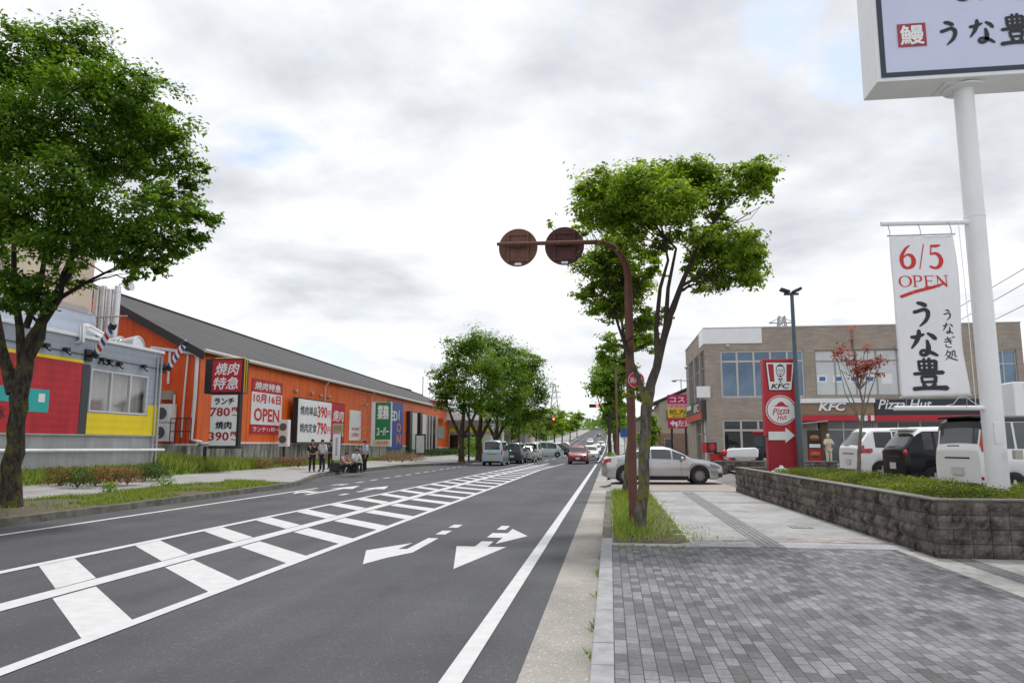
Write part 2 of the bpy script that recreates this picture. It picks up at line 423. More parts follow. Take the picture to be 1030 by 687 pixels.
# ------------------------------------------------------------------ ground and roads
def sheet(mb, x0, x1, ys, off):
    xs = [x0, x1]
    for a, b_ in zip(ys[:-1], ys[1:]):
        mb.quad((x0, a, hz(a) + off), (x1, a, hz(a) + off), (x1, b_, hz(b_) + off), (x0, b_, hz(b_) + off))
    return mb
YS = [-40, 0, 30, 60, 95] + list(range(105, 225, 10)) + [300, 400, 500, 655, 1500, 4000]
def YR(a, b): return [a] + [y for y in YS if a < y < b] + [b]
struct(sheet(MB(), -2500, 2500, YS, -0.06), "ground", M_LAND)
struct(sheet(MB(), -15.2, -0.69, YR(-30, 1400), 0.0), "road", M_ASPH)

# right pavement
g = sheet(MB(), -0.70, -0.17, YR(-12, 700), 0.004)
struct(g, "gutter", M_GUTTER)
k = MB()
y = -10.0
while y < 12.2:                                        # kerb stones, 0.6 m long, laid with a joint
    k.box(-0.17, 0.0, y, y + 0.594, -0.05, 0.13 + random.uniform(-.002, .002)); y += 0.6
struct(k, "kerb", M_KERB, bevel=0.012)
k = MB()
while y < 25.0:
    k.box(-0.17, 0.0, y, y + 0.59, -0.05, 0.13 + random.uniform(-.006, .004)); y += 0.6
struct(k, "kerb", M_KERBOLD, bevel=0.014)
k = MB(); k.add([(-0.17, 25.0, 0.02), (0.25, 25.0, 0.134), (0.25, 35, 0.134), (-0.17, 35, 0.02), (-0.17, 25.0, -0.05), (-0.17, 35, -0.05), (0.25, 25, -.05), (0.25, 35, -.05)], [(0, 1, 2, 3), (4, 0, 3, 5), (4, 6, 1, 0), (3, 2, 7, 5)])
struct(k, "kerb", M_KERB)
k = MB(); y = 35
for a, b_ in zip(YR(35, 500)[:-1], YR(35, 500)[1:]):
    k.add([(-0.17, a, hz(a) + .13), (0, a, hz(a) + .13), (0, b_, hz(b_) + .13), (-0.17, b_, hz(b_) + .13), (-0.17, a, hz(a) - .05), (-0.17, b_, hz(b_) - .05)], [(0, 1, 2, 3), (4, 0, 3, 5)])
struct(k, "kerb", M_KERB)
struct(sheet(MB(), 0.0, 4.20, [-10, 11.95], 0.126), "pavement", M_BRICKPAVE)
struct(MB().box(4.20, 4.36, -10, 11.95, -0.05, 0.131), "pavement_edging", M_CONC, bevel=0.008)
struct(sheet(sheet(MB(), 4.36, 60, [-10, 11.30], 0.120), 4.36, 4.7, [11.30, 11.95], 0.120), "forecourt", M_CONC)
struct(sheet(MB(), 4.62, 4.92, [-10, 11.22], 0.124), "forecourt_drain", M_DRAIN)
pv = MB()
pv.quad((0.0, 11.95, .126), (4.6, 11.95, .126), (4.6, 34.5, .126), (0.0, 34.5, .126))
sheet(pv, 0.0, 4.1, YR(34.5, 500), 0.126)
struct(pv, "pavement", M_PAVELIGHT)
b = MB(); b.quad((1.30, 11.96, .130), (4.55, 11.96, .130), (4.55, 12.50, .130), (1.30, 12.50, .130)); struct(b, "paving_band", M_BANDGREY)
b = MB()
for ya, yb in ((12.66, 13.30), (20.6, 21.3)): b.quad((1.30, ya, .130), (4.55, ya, .130), (4.55, yb, .130), (1.30, yb, .130))
struct(b, "paving_band", M_BANDRED)
b = MB(); b.quad((2.26, 11.96, .134), (2.62, 11.96, .134), (2.62, 24.9, .134), (2.26, 24.9, .134)); struct(b, "pavement_drain", M_DRAIN)
b = MB(); b.quad((0.0, 25.4, .136), (5.6, 25.4, .136), (5.6, 34.2, .136), (0.26, 34.2, .136))
struct(b, "driveway", asphalt("driveway_surface", (0.33, 0.29, 0.265), dark_patch=0.8))
struct(MB().box(1.245, 1.30, 12.2, 24.7, 0.0, 0.134), "tree_bed_edging", M_CONC)
b = MB(); nx, ny = 6, 50
for i in range(nx + 1):
    for j in range(ny + 1):
        b.v.append((0.0 + 1.245 * i / nx, 12.22 + 12.45 * j / ny, 0.125 + random.uniform(0, .035) * (0 < i < nx) * (0 < j < ny)))
for i in range(nx):
    for j in range(ny):
        b.f.append((i * (ny + 1) + j, (i + 1) * (ny + 1) + j, (i + 1) * (ny + 1) + j + 1, i * (ny + 1) + j + 1))
struct(b, "tree_bed_ground", M_SOIL)

# car park, a step above the pavement
b = MB()
b.quad((4.6, 11.29, .116), (60, 11.29, .116), (60, 15, .45), (4.6, 15, .45))
b.quad((4.6, 15, .45), (60, 15, .45), (60, 70, .45), (7.0, 70, .45))
b.quad((4.4, 25.7, .13), (6.2, 25.7, .452), (6.2, 35.6, .452), (4.4, 35.6, .13))
struct(b, "car_park_ground", M_LOT)

# left side: kerb with a lay-by, verge, pavement and bank
kp = [(-12.45, -12), (-12.45, 14), (-12.42, 27.4), (-12.75, 29.5), (-14.6, 36.0), (-14.85, 38), (-14.85, 52), (-14.5, 54), (-12.7, 59.5), (-12.4, 61.5), (-12.4, 95)] + [(-12.4, y_) for y_ in range(105, 225, 10)] + [(-12.4, 300), (-12.4, 500)]
k = MB()
for (xa, ya), (xb, yb) in zip(kp[:-1], kp[1:]):
    n = max(1, int((yb - ya) / 0.6)) if yb < 62 else 1
    for q in range(n):
        t0, t1 = q / n, (q + 0.985) / n
        a = (xa + (xb - xa) * t0, ya + (yb - ya) * t0); c = (xa + (xb - xa) * t1, ya + (yb - ya) * t1)
        r0 = random.uniform(-.006, .006)
        zt = .16 + r0
        k.add([(a[0], a[1], hz(a[1]) - .05), (c[0], c[1], hz(c[1]) - .05), (c[0] - .03, c[1], hz(c[1]) + zt), (a[0] - .03, a[1], hz(a[1]) + zt), (a[0] - .2, a[1], hz(a[1]) + zt), (c[0] - .2, c[1], hz(c[1]) + zt), (a[0] - .2, a[1], hz(a[1]) - .05), (c[0] - .2, c[1], hz(c[1]) - .05)],
              [(0, 1, 2, 3), (3, 2, 5, 4), (0, 3, 4, 6), (1, 7, 5, 2)])
struct(k, "kerb", M_KERBOLD)
def kerbx(y_):
    for (xa, ya), (xb, yb) in zip(kp[:-1], kp[1:]):
        if ya <= y_ <= yb: return xa + (xb - xa) * (y_ - ya) / (yb - ya)
    return -12.4
def bank_top(y_): return 0.85 if y_ < 32 else (0.85 - 0.3 * (y_ - 32) / 4 if y_ < 36 else max(0.32, 0.55 - 0.008 * (y_ - 36)))
def zleft(x_, y_):
    """height of the left verge, pavement and bank"""
    h = hz(y_)
    if x_ > -15.5: return h + .155 + .05 * max(0, (-12.8 - x_)) / 2.7
    if x_ > -18.8: return h + .205 + .13 * (-15.5 - x_) / 3.3
    t = min(1.0, (-18.8 - x_) / 1.3)
    return h + .335 + (bank_top(y_) - .335) * t
def land_patch(name, xf, xb_, y0, y1, m, nx=6, dy=1.5, dz=0.0):
    b = MB(); ny = max(1, int((y1 - y0) / dy))
    for j in range(ny + 1):
        y_ = y0 + (y1 - y0) * j / ny
        a = xf(y_) if callable(xf) else xf
        for i in range(nx + 1):
            x_ = a + (xb_ - a) * i / nx
            b.v.append((x_, y_, zleft(x_, y_) + dz))
    for j in range(ny):
        for i in range(nx):
            p = j * (nx + 1) + i
            b.f.append((p + 1, p, p + nx + 1, p + nx + 2))
    return struct(b, name, m)
land_patch("verge", lambda y_: kerbx(y_) - .19, -15.5, -12, 29.0, M_SOIL)
land_patch("pavement", lambda y_: kerbx(y_) - .19, -15.5, 29.0, 96, M_WALKL)
land_patch("pavement", -15.5, -18.8, -12, 96, M_WALKL)
land_patch("bank", -18.8, -21.2, -12, 112, M_BANK)
b = MB(); sheet(b, -19, -12.55, YR(96, 500), .14); struct(b, "pavement", M_WALKL)

# ------------------------------------------------------------------ road markings
pm = MB()
def line(x0, x1, w, y0, y1, off=0.008, step=10):
    ys = YR(y0, y1)
    for a, c in zip(ys[:-1], ys[1:]):
        xa = x0 + (x1 - x0) * (a - y0) / (y1 - y0); xc = x0 + (x1 - x0) * (c - y0) / (y1 - y0)
        pm.quad((xa - w / 2, a, hz(a) + off), (xa + w / 2, a, hz(a) + off), (xc + w / 2, c, hz(c) + off), (xc - w / 2, c, hz(c) + off))
line(-1.17, -1.17, .165, -10, 62, step=10); line(-1.17, -1.17, .165, 70, 600)
line(-4.57, -4.53, .155, -6, 48); line(-4.53, -3.9, .15, 48, 64)
line(-6.42, -6.18, .30, -6, 40); line(-6.18, -5.3, .28, 40, 64)
line(-8.3, -7.95, .18, -6, 17); line(-7.95, -7.3, .16, 17, 40); line(-7.3, -6.6, .16, 40, 64)
line(-11.55, -11.18, .165, -8, 27.5)
yd = 29.5
while yd < 57: line(-11.05, -11.05, .15, yd, yd + 1.0); yd += 2.0
yd = 72
while yd < 420: line(-6.4, -6.4, .15, yd, yd + 5); yd += 10
for xx in (-3.9, -9.2):
    yd = 116
    while yd < 300: line(xx, xx, .15, yd, yd + 5); yd += 10
line(-11.6, -11.6, .15, 62, 300)
struct(pm, "road_line", M_PAINT)
hb = MB()
def lx(pts, y_):
    for (xa, ya), (xb, yb) in zip(pts[:-1], pts[1:]):
        if ya <= y_ <= yb: return xa + (xb - xa) * (y_ - ya) / (yb - ya)
    return pts[-1][0]
LOW = [(-4.57, -6), (-4.53, 48), (-3.9, 64)]; MID = [(-6.42, -6), (-6.18, 40), (-5.3, 64)]; UPP = [(-8.3, -6), (-7.95, 17), (-7.3, 40), (-6.6, 64)]
yb_ = -2.12
while yb_ < 58:
    # lower band: from the near line back to the middle line, then on to the far line
    sl = 1.0
    for (A, B, sgn, h0) in ((LOW, MID, 1, 0.0), (MID, UPP, 1, 0.42)):
        y0 = yb_ + (0 if A is LOW else 2.03)
        xA = lx(A, max(-5.9, y0)) + (-.07 if A is LOW else -.19)
        dy_ = 1.52 if A is LOW else 1.46
        xB = lx(B, max(-5.9, y0 + dy_)) + (.19 if A is LOW else .08)
        hb.strip2([(xA, y0), (xA, y0 + .70), (xB, y0 + dy_ + .70), (xB, y0 + dy_)], 0.0, 0.004)
    yb_ += 2.08
struct(hb, "road_hatching", M_PAINT)
ar = MB()
def shape(pts): ar.strip2(pts, 0.0, 0.0045)
# near lanes, pointing towards the camera: straight-or-right and turning
shape([(-2.16, 10.2), (-1.74, 12.42), (-2.06, 12.42), (-2.06, 13.08), (-2.27, 13.08), (-2.27, 12.42), (-2.58, 12.42)])
shape([(-2.27, 13.62), (-1.98, 13.62), (-1.98, 12.78), (-1.55, 13.92), (-1.98, 15.02), (-1.98, 14.30), (-2.27, 14.30)])
shape([(-2.28, 14.86), (-2.10, 14.86), (-2.10, 15.55), (-2.28, 15.55)])
shape([(-3.52, 10.42), (-3.36, 11.05), (-3.12, 11.62), (-3.12, 13.4), (-3.31, 13.4), (-3.31, 12.0), (-3.45, 11.95), (-3.42, 12.72), (-3.92, 11.75)])
shape([(-3.31, 13.95), (-3.12, 13.95), (-3.12, 14.55), (-3.31, 14.55)]); shape([(-3.31, 15.1), (-3.12, 15.1), (-3.12, 15.65), (-3.31, 15.65)])
# far lanes, pointing away
shape([(-9.05, 24.0), (-8.85, 24.0), (-8.85, 24.7), (-9.05, 24.7)])
shape([(-9.0, 25.6), (-8.82, 25.6), (-8.82, 27.3), (-8.45, 27.3), (-8.91, 29.3), (-9.37, 27.3), (-9.0, 27.3)])
shape([(-10.25, 24.0), (-10.05, 24.0), (-10.05, 27.3), (-9.7, 27.3), (-10.15, 29.4), (-10.6, 27.3), (-10.25, 27.3)])
shape([(-10.35, 25.0), (-10.35, 25.7), (-10.75, 25.7), (-10.75, 26.4), (-11.1, 25.35), (-10.75, 24.3), (-10.75, 25.0)])
shape([(-11.5, 29.6), (-11.32, 29.6), (-11.2, 30.6), (-11.38, 30.6)])
struct(ar, "road_arrow", M_PAINT)
cw = MB()
for i in range(18): cw.strip2([(-12.0 + i * .62, 103.5), (-11.68 + i * .62, 103.5), (-11.68 + i * .62, 107.5), (-12.0 + i * .62, 107.5)], 0, .004)
cw.strip2([(-12.2, 98.2), (-6.6, 98.2), (-6.6, 98.65), (-12.2, 98.65)], 0, .004)
struct(cw, "crossing_stripes", M_PAINT)
# ------------------------------------------------------------------ foliage
M_BARK = mat("bark", (0.10, 0.085, 0.065), 0.95, col2=(0.045, 0.038, 0.03), vscale=9, bump=0.8, bscale=25)
def bark(name, light, dark, moss, top, mosstop, amount):
    """furrowed bark: mossy patches on the lower trunk, plain dark bark on the limbs above"""
    m = bpy.data.materials.new(name); m.use_nodes = True; MATS[name] = m; nt = m.node_tree; b = nt.nodes["Principled BSDF"]; b.inputs["Roughness"].default_value = .95; b.inputs["Specular IOR Level"].default_value = .2
    t = nt.nodes.new("ShaderNodeTexCoord"); mp = nt.nodes.new("ShaderNodeMapping"); mp.inputs["Scale"].default_value = (1, 1, .35); nt.links.new(t.outputs["Object"], mp.inputs[0])
    def nz(sc, de, src): n = nt.nodes.new("ShaderNodeTexNoise"); n.inputs["Scale"].default_value = sc; n.inputs["Detail"].default_value = de; n.inputs["Roughness"].default_value = .65; nt.links.new(src, n.inputs["Vector"]); return n.outputs["Fac"]
    def rmp(f, p0, c0, p1, c1): r = nt.nodes.new("ShaderNodeValToRGB"); r.color_ramp.elements[0].position = p0; r.color_ramp.elements[1].position = p1; r.color_ramp.elements[0].color = (*c0, 1); r.color_ramp.elements[1].color = (*c1, 1); nt.links.new(f, r.inputs[0]); return r.outputs[0]
    def mx(f, a, c):
        x = nt.nodes.new("ShaderNodeMix"); x.data_type = 'RGBA'; nt.links.new(f, x.inputs[0])
        for i, v in ((6, a), (7, c)):
            if isinstance(v, tuple): x.inputs[i].default_value = (*v, 1)
            else: nt.links.new(v, x.inputs[i])
        return x.outputs[2]
    base = rmp(nz(13, 6, mp.outputs[0]), .38, dark, .62, light)
    patch = rmp(nz(3.6, 7, t.outputs["Object"]), .62 - amount, (0, 0, 0), .70 - amount, (1, 1, 1))
    sp = nt.nodes.new("ShaderNodeSeparateXYZ"); nt.links.new(t.outputs["Object"], sp.inputs[0])
    mr = nt.nodes.new("ShaderNodeMapRange"); mr.inputs[1].default_value = mosstop * .55; mr.inputs[2].default_value = mosstop; mr.inputs[3].default_value = 1; mr.inputs[4].default_value = 0; nt.links.new(sp.outputs[2], mr.inputs[0])
    ml = nt.nodes.new("ShaderNodeMath"); ml.operation = 'MULTIPLY'; nt.links.new(patch, ml.inputs[0]); nt.links.new(mr.outputs[0], ml.inputs[1])
    inv = nt.nodes.new("ShaderNodeMath"); inv.operation = 'SUBTRACT'; inv.inputs[0].default_value = 1; nt.links.new(mr.outputs[0], inv.inputs[1])
    c = mx(ml.outputs[0], mx(inv.outputs[0], base, top), moss); nt.links.new(c, b.inputs["Base Color"])
    bp = nt.nodes.new("ShaderNodeBump"); bp.inputs["Strength"].default_value = 1; bp.inputs["Distance"].default_value = .03; nt.links.new(nz(16, 6, mp.outputs[0]), bp.inputs["Height"]); nt.links.new(bp.outputs[0], b.inputs["Normal"])
    return m
M_BARKMOSS = bark("mossy_bark", (.17, .155, .135), (.055, .048, .04), (.17, .16, .035), (.05, .038, .032), 3.6, .125)
M_BARKDARK = bark("dark_mossy_bark", (.085, .07, .058), (.022, .018, .015), (.095, .10, .02), (.032, .026, .022), 5.5, .10)
M_LEAF = leaf_mat("zelkova_leaves", (0.065, 0.135, 0.014), (0.18, 0.30, 0.034), (0.38, 0.49, 0.08), 0.5)
M_LEAFD = leaf_mat("dense_zelkova_leaves", (0.036, 0.098, 0.013), (0.105, 0.21, 0.026), (0.26, 0.37, 0.055), 0.45)
M_LEAFL = leaf_mat("pale_leaves", (0.085, 0.18, 0.02), (0.18, 0.31, 0.04), (0.30, 0.43, 0.08))
M_LEAFRED = leaf_mat("red_leaves", (0.20, 0.06, 0.04), (0.40, 0.15, 0.10), (0.52, 0.28, 0.19), 0.35)
M_HEDGE = leaf_mat("azalea_leaves", (0.045, 0.07, 0.012), (0.125, 0.185, 0.02), (0.36, 0.34, 0.055), 0.28)
M_HEDGED = leaf_mat("dark_hedge_leaves", (0.02, 0.05, 0.01), (0.05, 0.10, 0.02), (0.10, 0.16, 0.03), 0.25)
M_AZRED = leaf_mat("reddish_azalea_leaves", (0.08, 0.10, 0.025), (0.24, 0.12, 0.05), (0.42, 0.24, 0.11), 0.3)
M_GRASS = leaf_mat("grass_blades", (0.085, 0.155, 0.018), (0.18, 0.30, 0.036), (0.42, 0.43, 0.15), 0.35)

def leaf_mesh(name, pos, nrm, size, tint, m, parent=None, ratio=0.5, seed=0, kind=None, droop=None):
    """many small pointed leaves: pos (n,3), nrm (n,3) rough facing, size (n,), tint (n,)"""
    rg = np.random.default_rng(seed)
    n = len(pos)
    nr = nrm + rg.normal(0, .45, (n, 3)); nr /= np.linalg.norm(nr, axis=1)[:, None] + 1e-9
    d = rg.normal(0, 1, (n, 3))
    if droop is not None: d = d * .6 + droop
    d -= nr * np.sum(d * nr, 1)[:, None]; d /= np.linalg.norm(d, axis=1)[:, None] + 1e-9
    s = np.cross(nr, d)
    L = size[:, None]; W = L * ratio * .5
    P0 = pos - d * L * .5; P2 = pos + d * L * .5 - nr * L * .12
    P1 = pos + s * W - d * L * .06 + nr * L * .05; P3 = pos - s * W - d * L * .06 + nr * L * .05
    V = np.stack([P0, P1, P2, P3], 1).reshape(-1, 3).astype(np.float32)
    me = bpy.data.meshes.new(name)
    me.vertices.add(4 * n); me.vertices.foreach_set('co', V.ravel())
    me.loops.add(4 * n); me.loops.foreach_set('vertex_index', np.arange(4 * n, dtype=np.int32))
    me.polygons.add(n); me.polygons.foreach_set('loop_start', np.arange(0, 4 * n, 4, dtype=np.int32))
    me.update(calc_edges=True)
    at = me.attributes.new('tint', 'FLOAT', 'FACE'); at.data.foreach_set('value', np.clip(tint, 0, 1).astype(np.float32))
    me.materials.append(m)
    o = bpy.data.objects.new(name, me); COL.objects.link(o)
    if parent is not None: o.parent = parent
    if kind: o["kind"] = kind
    return o

def limb(mb, a, b, r0, r1, rg, n=6, sides=7, sag=0.0):
    a, b = np.array(a, float), np.array(b, float); L = np.linalg.norm(b - a)
    j = rg.normal(0, .035 * L, (n + 1, 3)); j[0] = 0; j[-1] = 0
    pts = []
    for i in range(n + 1):
        t = i / n
        p = a + (b - a) * t + j[i]
        p[2] += sag * L * math.sin(math.pi * t)
        pts.append(p)
    mb.tube(pts, [r0 + (r1 - r0) * (i / n) ** .8 for i in range(n + 1)], sides)
    return pts

def tree(name, label, base, path, blobs, nleaf, lsize, mleaf, mbark, seed, cat="tree", group=None, forks=None, clump=0.42, twigs=5, flat=0.55, sides=9, bright=0.0, per=34, gap=-.7):
    """path: trunk points (x, y, z, radius) relative to the base; blobs: foliage masses (x, y, z, rx, ry, rz, weight) relative to the base"""
    rg = np.random.default_rng(seed)
    T = thing(name, label, cat, base, 0, group)
    mb = MB()
    P = [np.array(p[:3]) for p in path]; rad = [p[3] for p in path]
    dense = []; rr = []
    for i in range(len(P) - 1):
        for t in np.linspace(0, 1, 5)[:-1]:
            dense.append(P[i] * (1 - t) + P[i + 1] * t + rg.normal(0, .1, 3) * rad[i] * (0 if i + t == 0 else 1)); rr.append((rad[i] * (1 - t) + rad[i + 1] * t) * rg.uniform(.94, 1.07))
    dense.append(P[-1]); rr.append(rad[-1])
    rr[0] *= 1.25
    mb.tube(dense, rr, sides)
    for f in (forks or []):      # extra main stems: list of point paths
        mb.tube([p[:3] for p in f], [p[3] for p in f], 8)
    stems = [(d, r_) for d, r_ in zip(dense, rr)]
    for f in (forks or []):
        for i in range(len(f) - 1):
            for t in (0, .33, .66): stems.append((np.array(f[i][:3]) * (1 - t) + np.array(f[i + 1][:3]) * t, f[i][3] * (1 - t) + f[i + 1][3] * t))
    W = np.array([b[6] if len(b) > 6 else 1.0 for b in blobs]) * np.array([(b[3] * b[4] * b[5]) ** .75 for b in blobs]); W /= W.sum()
    pos = []; nrm = []; tin = []
    for bi, b in enumerate(blobs):
        c = np.array(b[:3]); rad3 = np.array(b[3:6])
        # limb from the best stem point below the mass
        best = min(stems, key=lambda s_: np.linalg.norm((s_[0] - c) * np.array([1, 1, .8])) + (3 if s_[0][2] > c[2] - .1 else 0) + (0 if s_[1] > .02 else 1))
        r0 = min(best[1] * .62, .10 * max(rad3) + .02)
        lp = limb(mb, best[0], c, r0, r0 * .35, rg, 6, 6, .05)
        nl = max(12, int(nleaf * W[bi])); nc = max(5, int(nl / per)); ph = rg.uniform(0, 6.28, 3)
        for q in range(nc):
            u = rg.normal(0, 1, 3); u /= np.linalg.norm(u); rr_ = rg.uniform(.12, 1) ** .45
            cc = c + u * rad3 * rr_ * (rg.uniform(.85, 1.12) if rg.uniform() < .85 else rg.uniform(1.1, 1.32))
            g_ = cc / np.mean(rad3) * 3.4
            if q > 3 and math.sin(g_[0] + ph[0]) + math.sin(g_[1] + ph[1]) + math.sin(g_[2] * 1.3 + ph[2]) < gap: continue      # leave gaps of sky
            if q < twigs * 3: limb(mb, lp[int(rg.integers(2, 6))], cc, r0 * .32, r0 * .07 + .002, rg, 4, 4, .04)
            k = max(6, int(nl / nc * rg.uniform(.7, 1.7))); cs = clump * np.mean(rad3) * rg.uniform(.5, 1.25)
            ax_ = u * np.array([1, 1, .3]) + rg.normal(0, .35, 3); ax_ /= np.linalg.norm(ax_) + 1e-9      # leafy sprays reach outwards
            o_ = np.clip(rg.normal(0, 1, (k, 3)), -1.7, 1.7) * np.array([cs, cs, cs * flat]) * .42 + ax_ * np.clip(rg.normal(0, cs * .75, (k, 1)), -cs * 1.2, cs * 1.2)
            pos.append(cc + o_); nn = np.tile(np.array([0, 0, 1.0]) + u * .55, (k, 1)); nrm.append(nn)
            tin.append(np.clip(rg.normal(.47 + bright, .19) + rg.normal(0, .14, k), 0, 1))
    pos = np.concatenate(pos); nrm = np.concatenate(nrm); tin = np.concatenate(tin)
    mb.build("trunk", mbark, T, smooth=70)
    sz = lsize * rg.uniform(.65, 1.3, len(pos))
    leaf_mesh("crown", pos, nrm, sz, tin, mleaf, T, seed=seed + 1, droop=np.array([0, 0, -.45]))
    return T

def bush(name, label, c, r3, n, ls, m, seed, cat="shrub", group=None, stem=True):
    rg = np.random.default_rng(seed)
    T = thing(name, label, cat, c, 0, group)
    u = rg.normal(0, 1, (n, 3)); u /= np.linalg.norm(u, axis=1)[:, None]; u[:, 2] = np.abs(u[:, 2])
    lump = 1 + .16 * np.sin(u[:, :1] * 9 + seed) * np.sin(u[:, 1:2] * 8 + seed * 2) + .12 * np.sin(u[:, 2:3] * 11)
    p = u * np.array(r3) * (rg.uniform(.35, 1, (n, 1)) ** .4) * lump
    p[:, 2] += .03
    t = rg.normal(.45, .2, n) + .12 * np.sin(p[:, 0] * 6 + seed)
    leaf_mesh("foliage", p, u * .8 + np.array([0, 0, .5]), ls * rg.uniform(.7, 1.3, n), t, m, T, seed=seed)
    s_ = MB()
    for q in range(7):
        a = rg.uniform(0, 6.28); s_.tube([(0, 0, -.05), (math.cos(a) * r3[0] * .5, math.sin(a) * r3[1] * .5, r3[2] * .7)], [.018, .006], 5)
    s_.build("stem", M_BARK, T)
    return T

def grass(name, xs, zf, n, hgt, m, seed, lean=.5, w=.012):
    """upright blades over an area; xs() gives a random (x, y)"""
    rg = np.random.default_rng(seed)
    V = np.zeros((n, 3, 3), np.float32); tint = rg.uniform(0, 1, n)
    for i in range(n):
        x_, y_ = xs(rg)
        z_ = zf(x_, y_); h_ = hgt * rg.uniform(.35, 1.25); a = rg.uniform(0, 6.28)
        l = rg.normal(0, lean, 2) * h_; ww = w * rg.uniform(.7, 1.4)
        V[i] = [(x_ - math.cos(a) * ww, y_ - math.sin(a) * ww, z_ - .02), (x_ + math.cos(a) * ww, y_ + math.sin(a) * ww, z_ - .02), (x_ + l[0], y_ + l[1], z_ + h_)]
    me = bpy.data.meshes.new(name)
    me.vertices.add(3 * n); me.vertices.foreach_set('co', V.ravel())
    me.loops.add(3 * n); me.loops.foreach_set('vertex_index', np.arange(3 * n, dtype=np.int32))
    me.polygons.add(n); me.polygons.foreach_set('loop_start', np.arange(0, 3 * n, 3, dtype=np.int32))
    me.update(calc_edges=True)
    at_ = me.attributes.new('tint', 'FLOAT', 'FACE'); at_.data.foreach_set('value', tint.astype(np.float32))
    me.materials.append(m); o = bpy.data.objects.new(name, me); COL.objects.link(o)
    o["kind"] = "stuff"; o["category"] = "grass"
    return o

# grass of the tree bed, the verge and the bank
def bed(rg):
    while True:
        x_, y_ = rg.uniform(0.03, 1.22), rg.uniform(12.3, 24.5)
        e = .80 - .35 * math.sin(y_ * 2.3) ** 2 * (y_ < 17); k_ = 1.0 if x_ < e else .25
        if y_ < 12.75: k_ *= .35 + .5 * math.sin(x_ * 9) ** 2
        if rg.uniform() < k_ and rg.uniform() < .35 + .65 * math.sin(y_ * 1.7 + x_ * 2) ** 2: return x_, y_
o = grass("grass", bed, lambda x_, y_: .14, 8000, .20, M_GRASS, 1, .5, .006); o["label"] = "tall unmown grass in the bed around the mossy roadside tree"
def creep(rg):
    x_ = 1.2 + abs(rg.normal(0, .28)); y_ = 13.4 + rg.choice([-.6, 0, .3, 1.2]) + rg.normal(0, .22)
    return x_, max(12.0, y_)
o = grass("weeds", creep, lambda x_, y_: .13, 240, .06, M_GRASS, 2, 1.0, .007); o["label"] = "low weeds spreading over the pale paving beside the tree bed"
def cracks(rg):
    return rg.choice([.1, .2, .3, .5, .7, .9, 1.1]) + rg.normal(0, .008), 12.1 - abs(rg.normal(0, .45))
o = grass("weeds", cracks, lambda x_, y_: .126, 420, .028, M_GRASS, 23, 1.2, .006); o["label"] = "fine weeds along the joints of the dark bricks just before the tree bed"
def joints(rg):
    return -.17 + rg.normal(-.01, .012), 6 + rg.choice([.3, 1.1, 1.2, 1.25, 2.6, 2.65, 3.9, 4.1, 4.15, 5.4]) + rg.normal(0, .06)
o = grass("weeds", joints, lambda x_, y_: .0, 160, .06, M_GRASS, 22, .9, .012); o["label"] = "tufts of weed growing in the joint between gutter and kerb"
def verge(rg):
    while True:
        x_, y_ = rg.uniform(-15.5, -12.75), rg.uniform(14.5, 28.8)
        if math.sin(x_ * 2.1 + y_ * .9) + math.sin(y_ * 1.9 - x_) < -.6: continue
        if x_ > kerbx(y_) - .25: continue
        if y_ < 17.5 and rg.uniform() < .85: continue
        return x_, y_
o = grass("grass", verge, zleft, 15000, .10, M_GRASS, 3, .5, .012); o["label"] = "mown verge grass between the far kerb and the far pavement"
def bank(rg):
    y_ = rg.uniform(8, 62); return rg.uniform(-20.9 if y_ > 34 else -19.9, -18.85), y_
o = grass("grass", bank, zleft, 24000, .19, M_GRASS, 4, .45, .016); o["label"] = "rough grass on the bank below the concrete walls across the road"
def bank2(rg): return rg.uniform(-20.9, -18.9), rg.uniform(30.5, 40)
o = grass("grass", bank2, zleft, 6000, .50, M_GRASS, 41, .4, .02); o["label"] = "taller bright grass on the bank between the grey shop and the orange store"

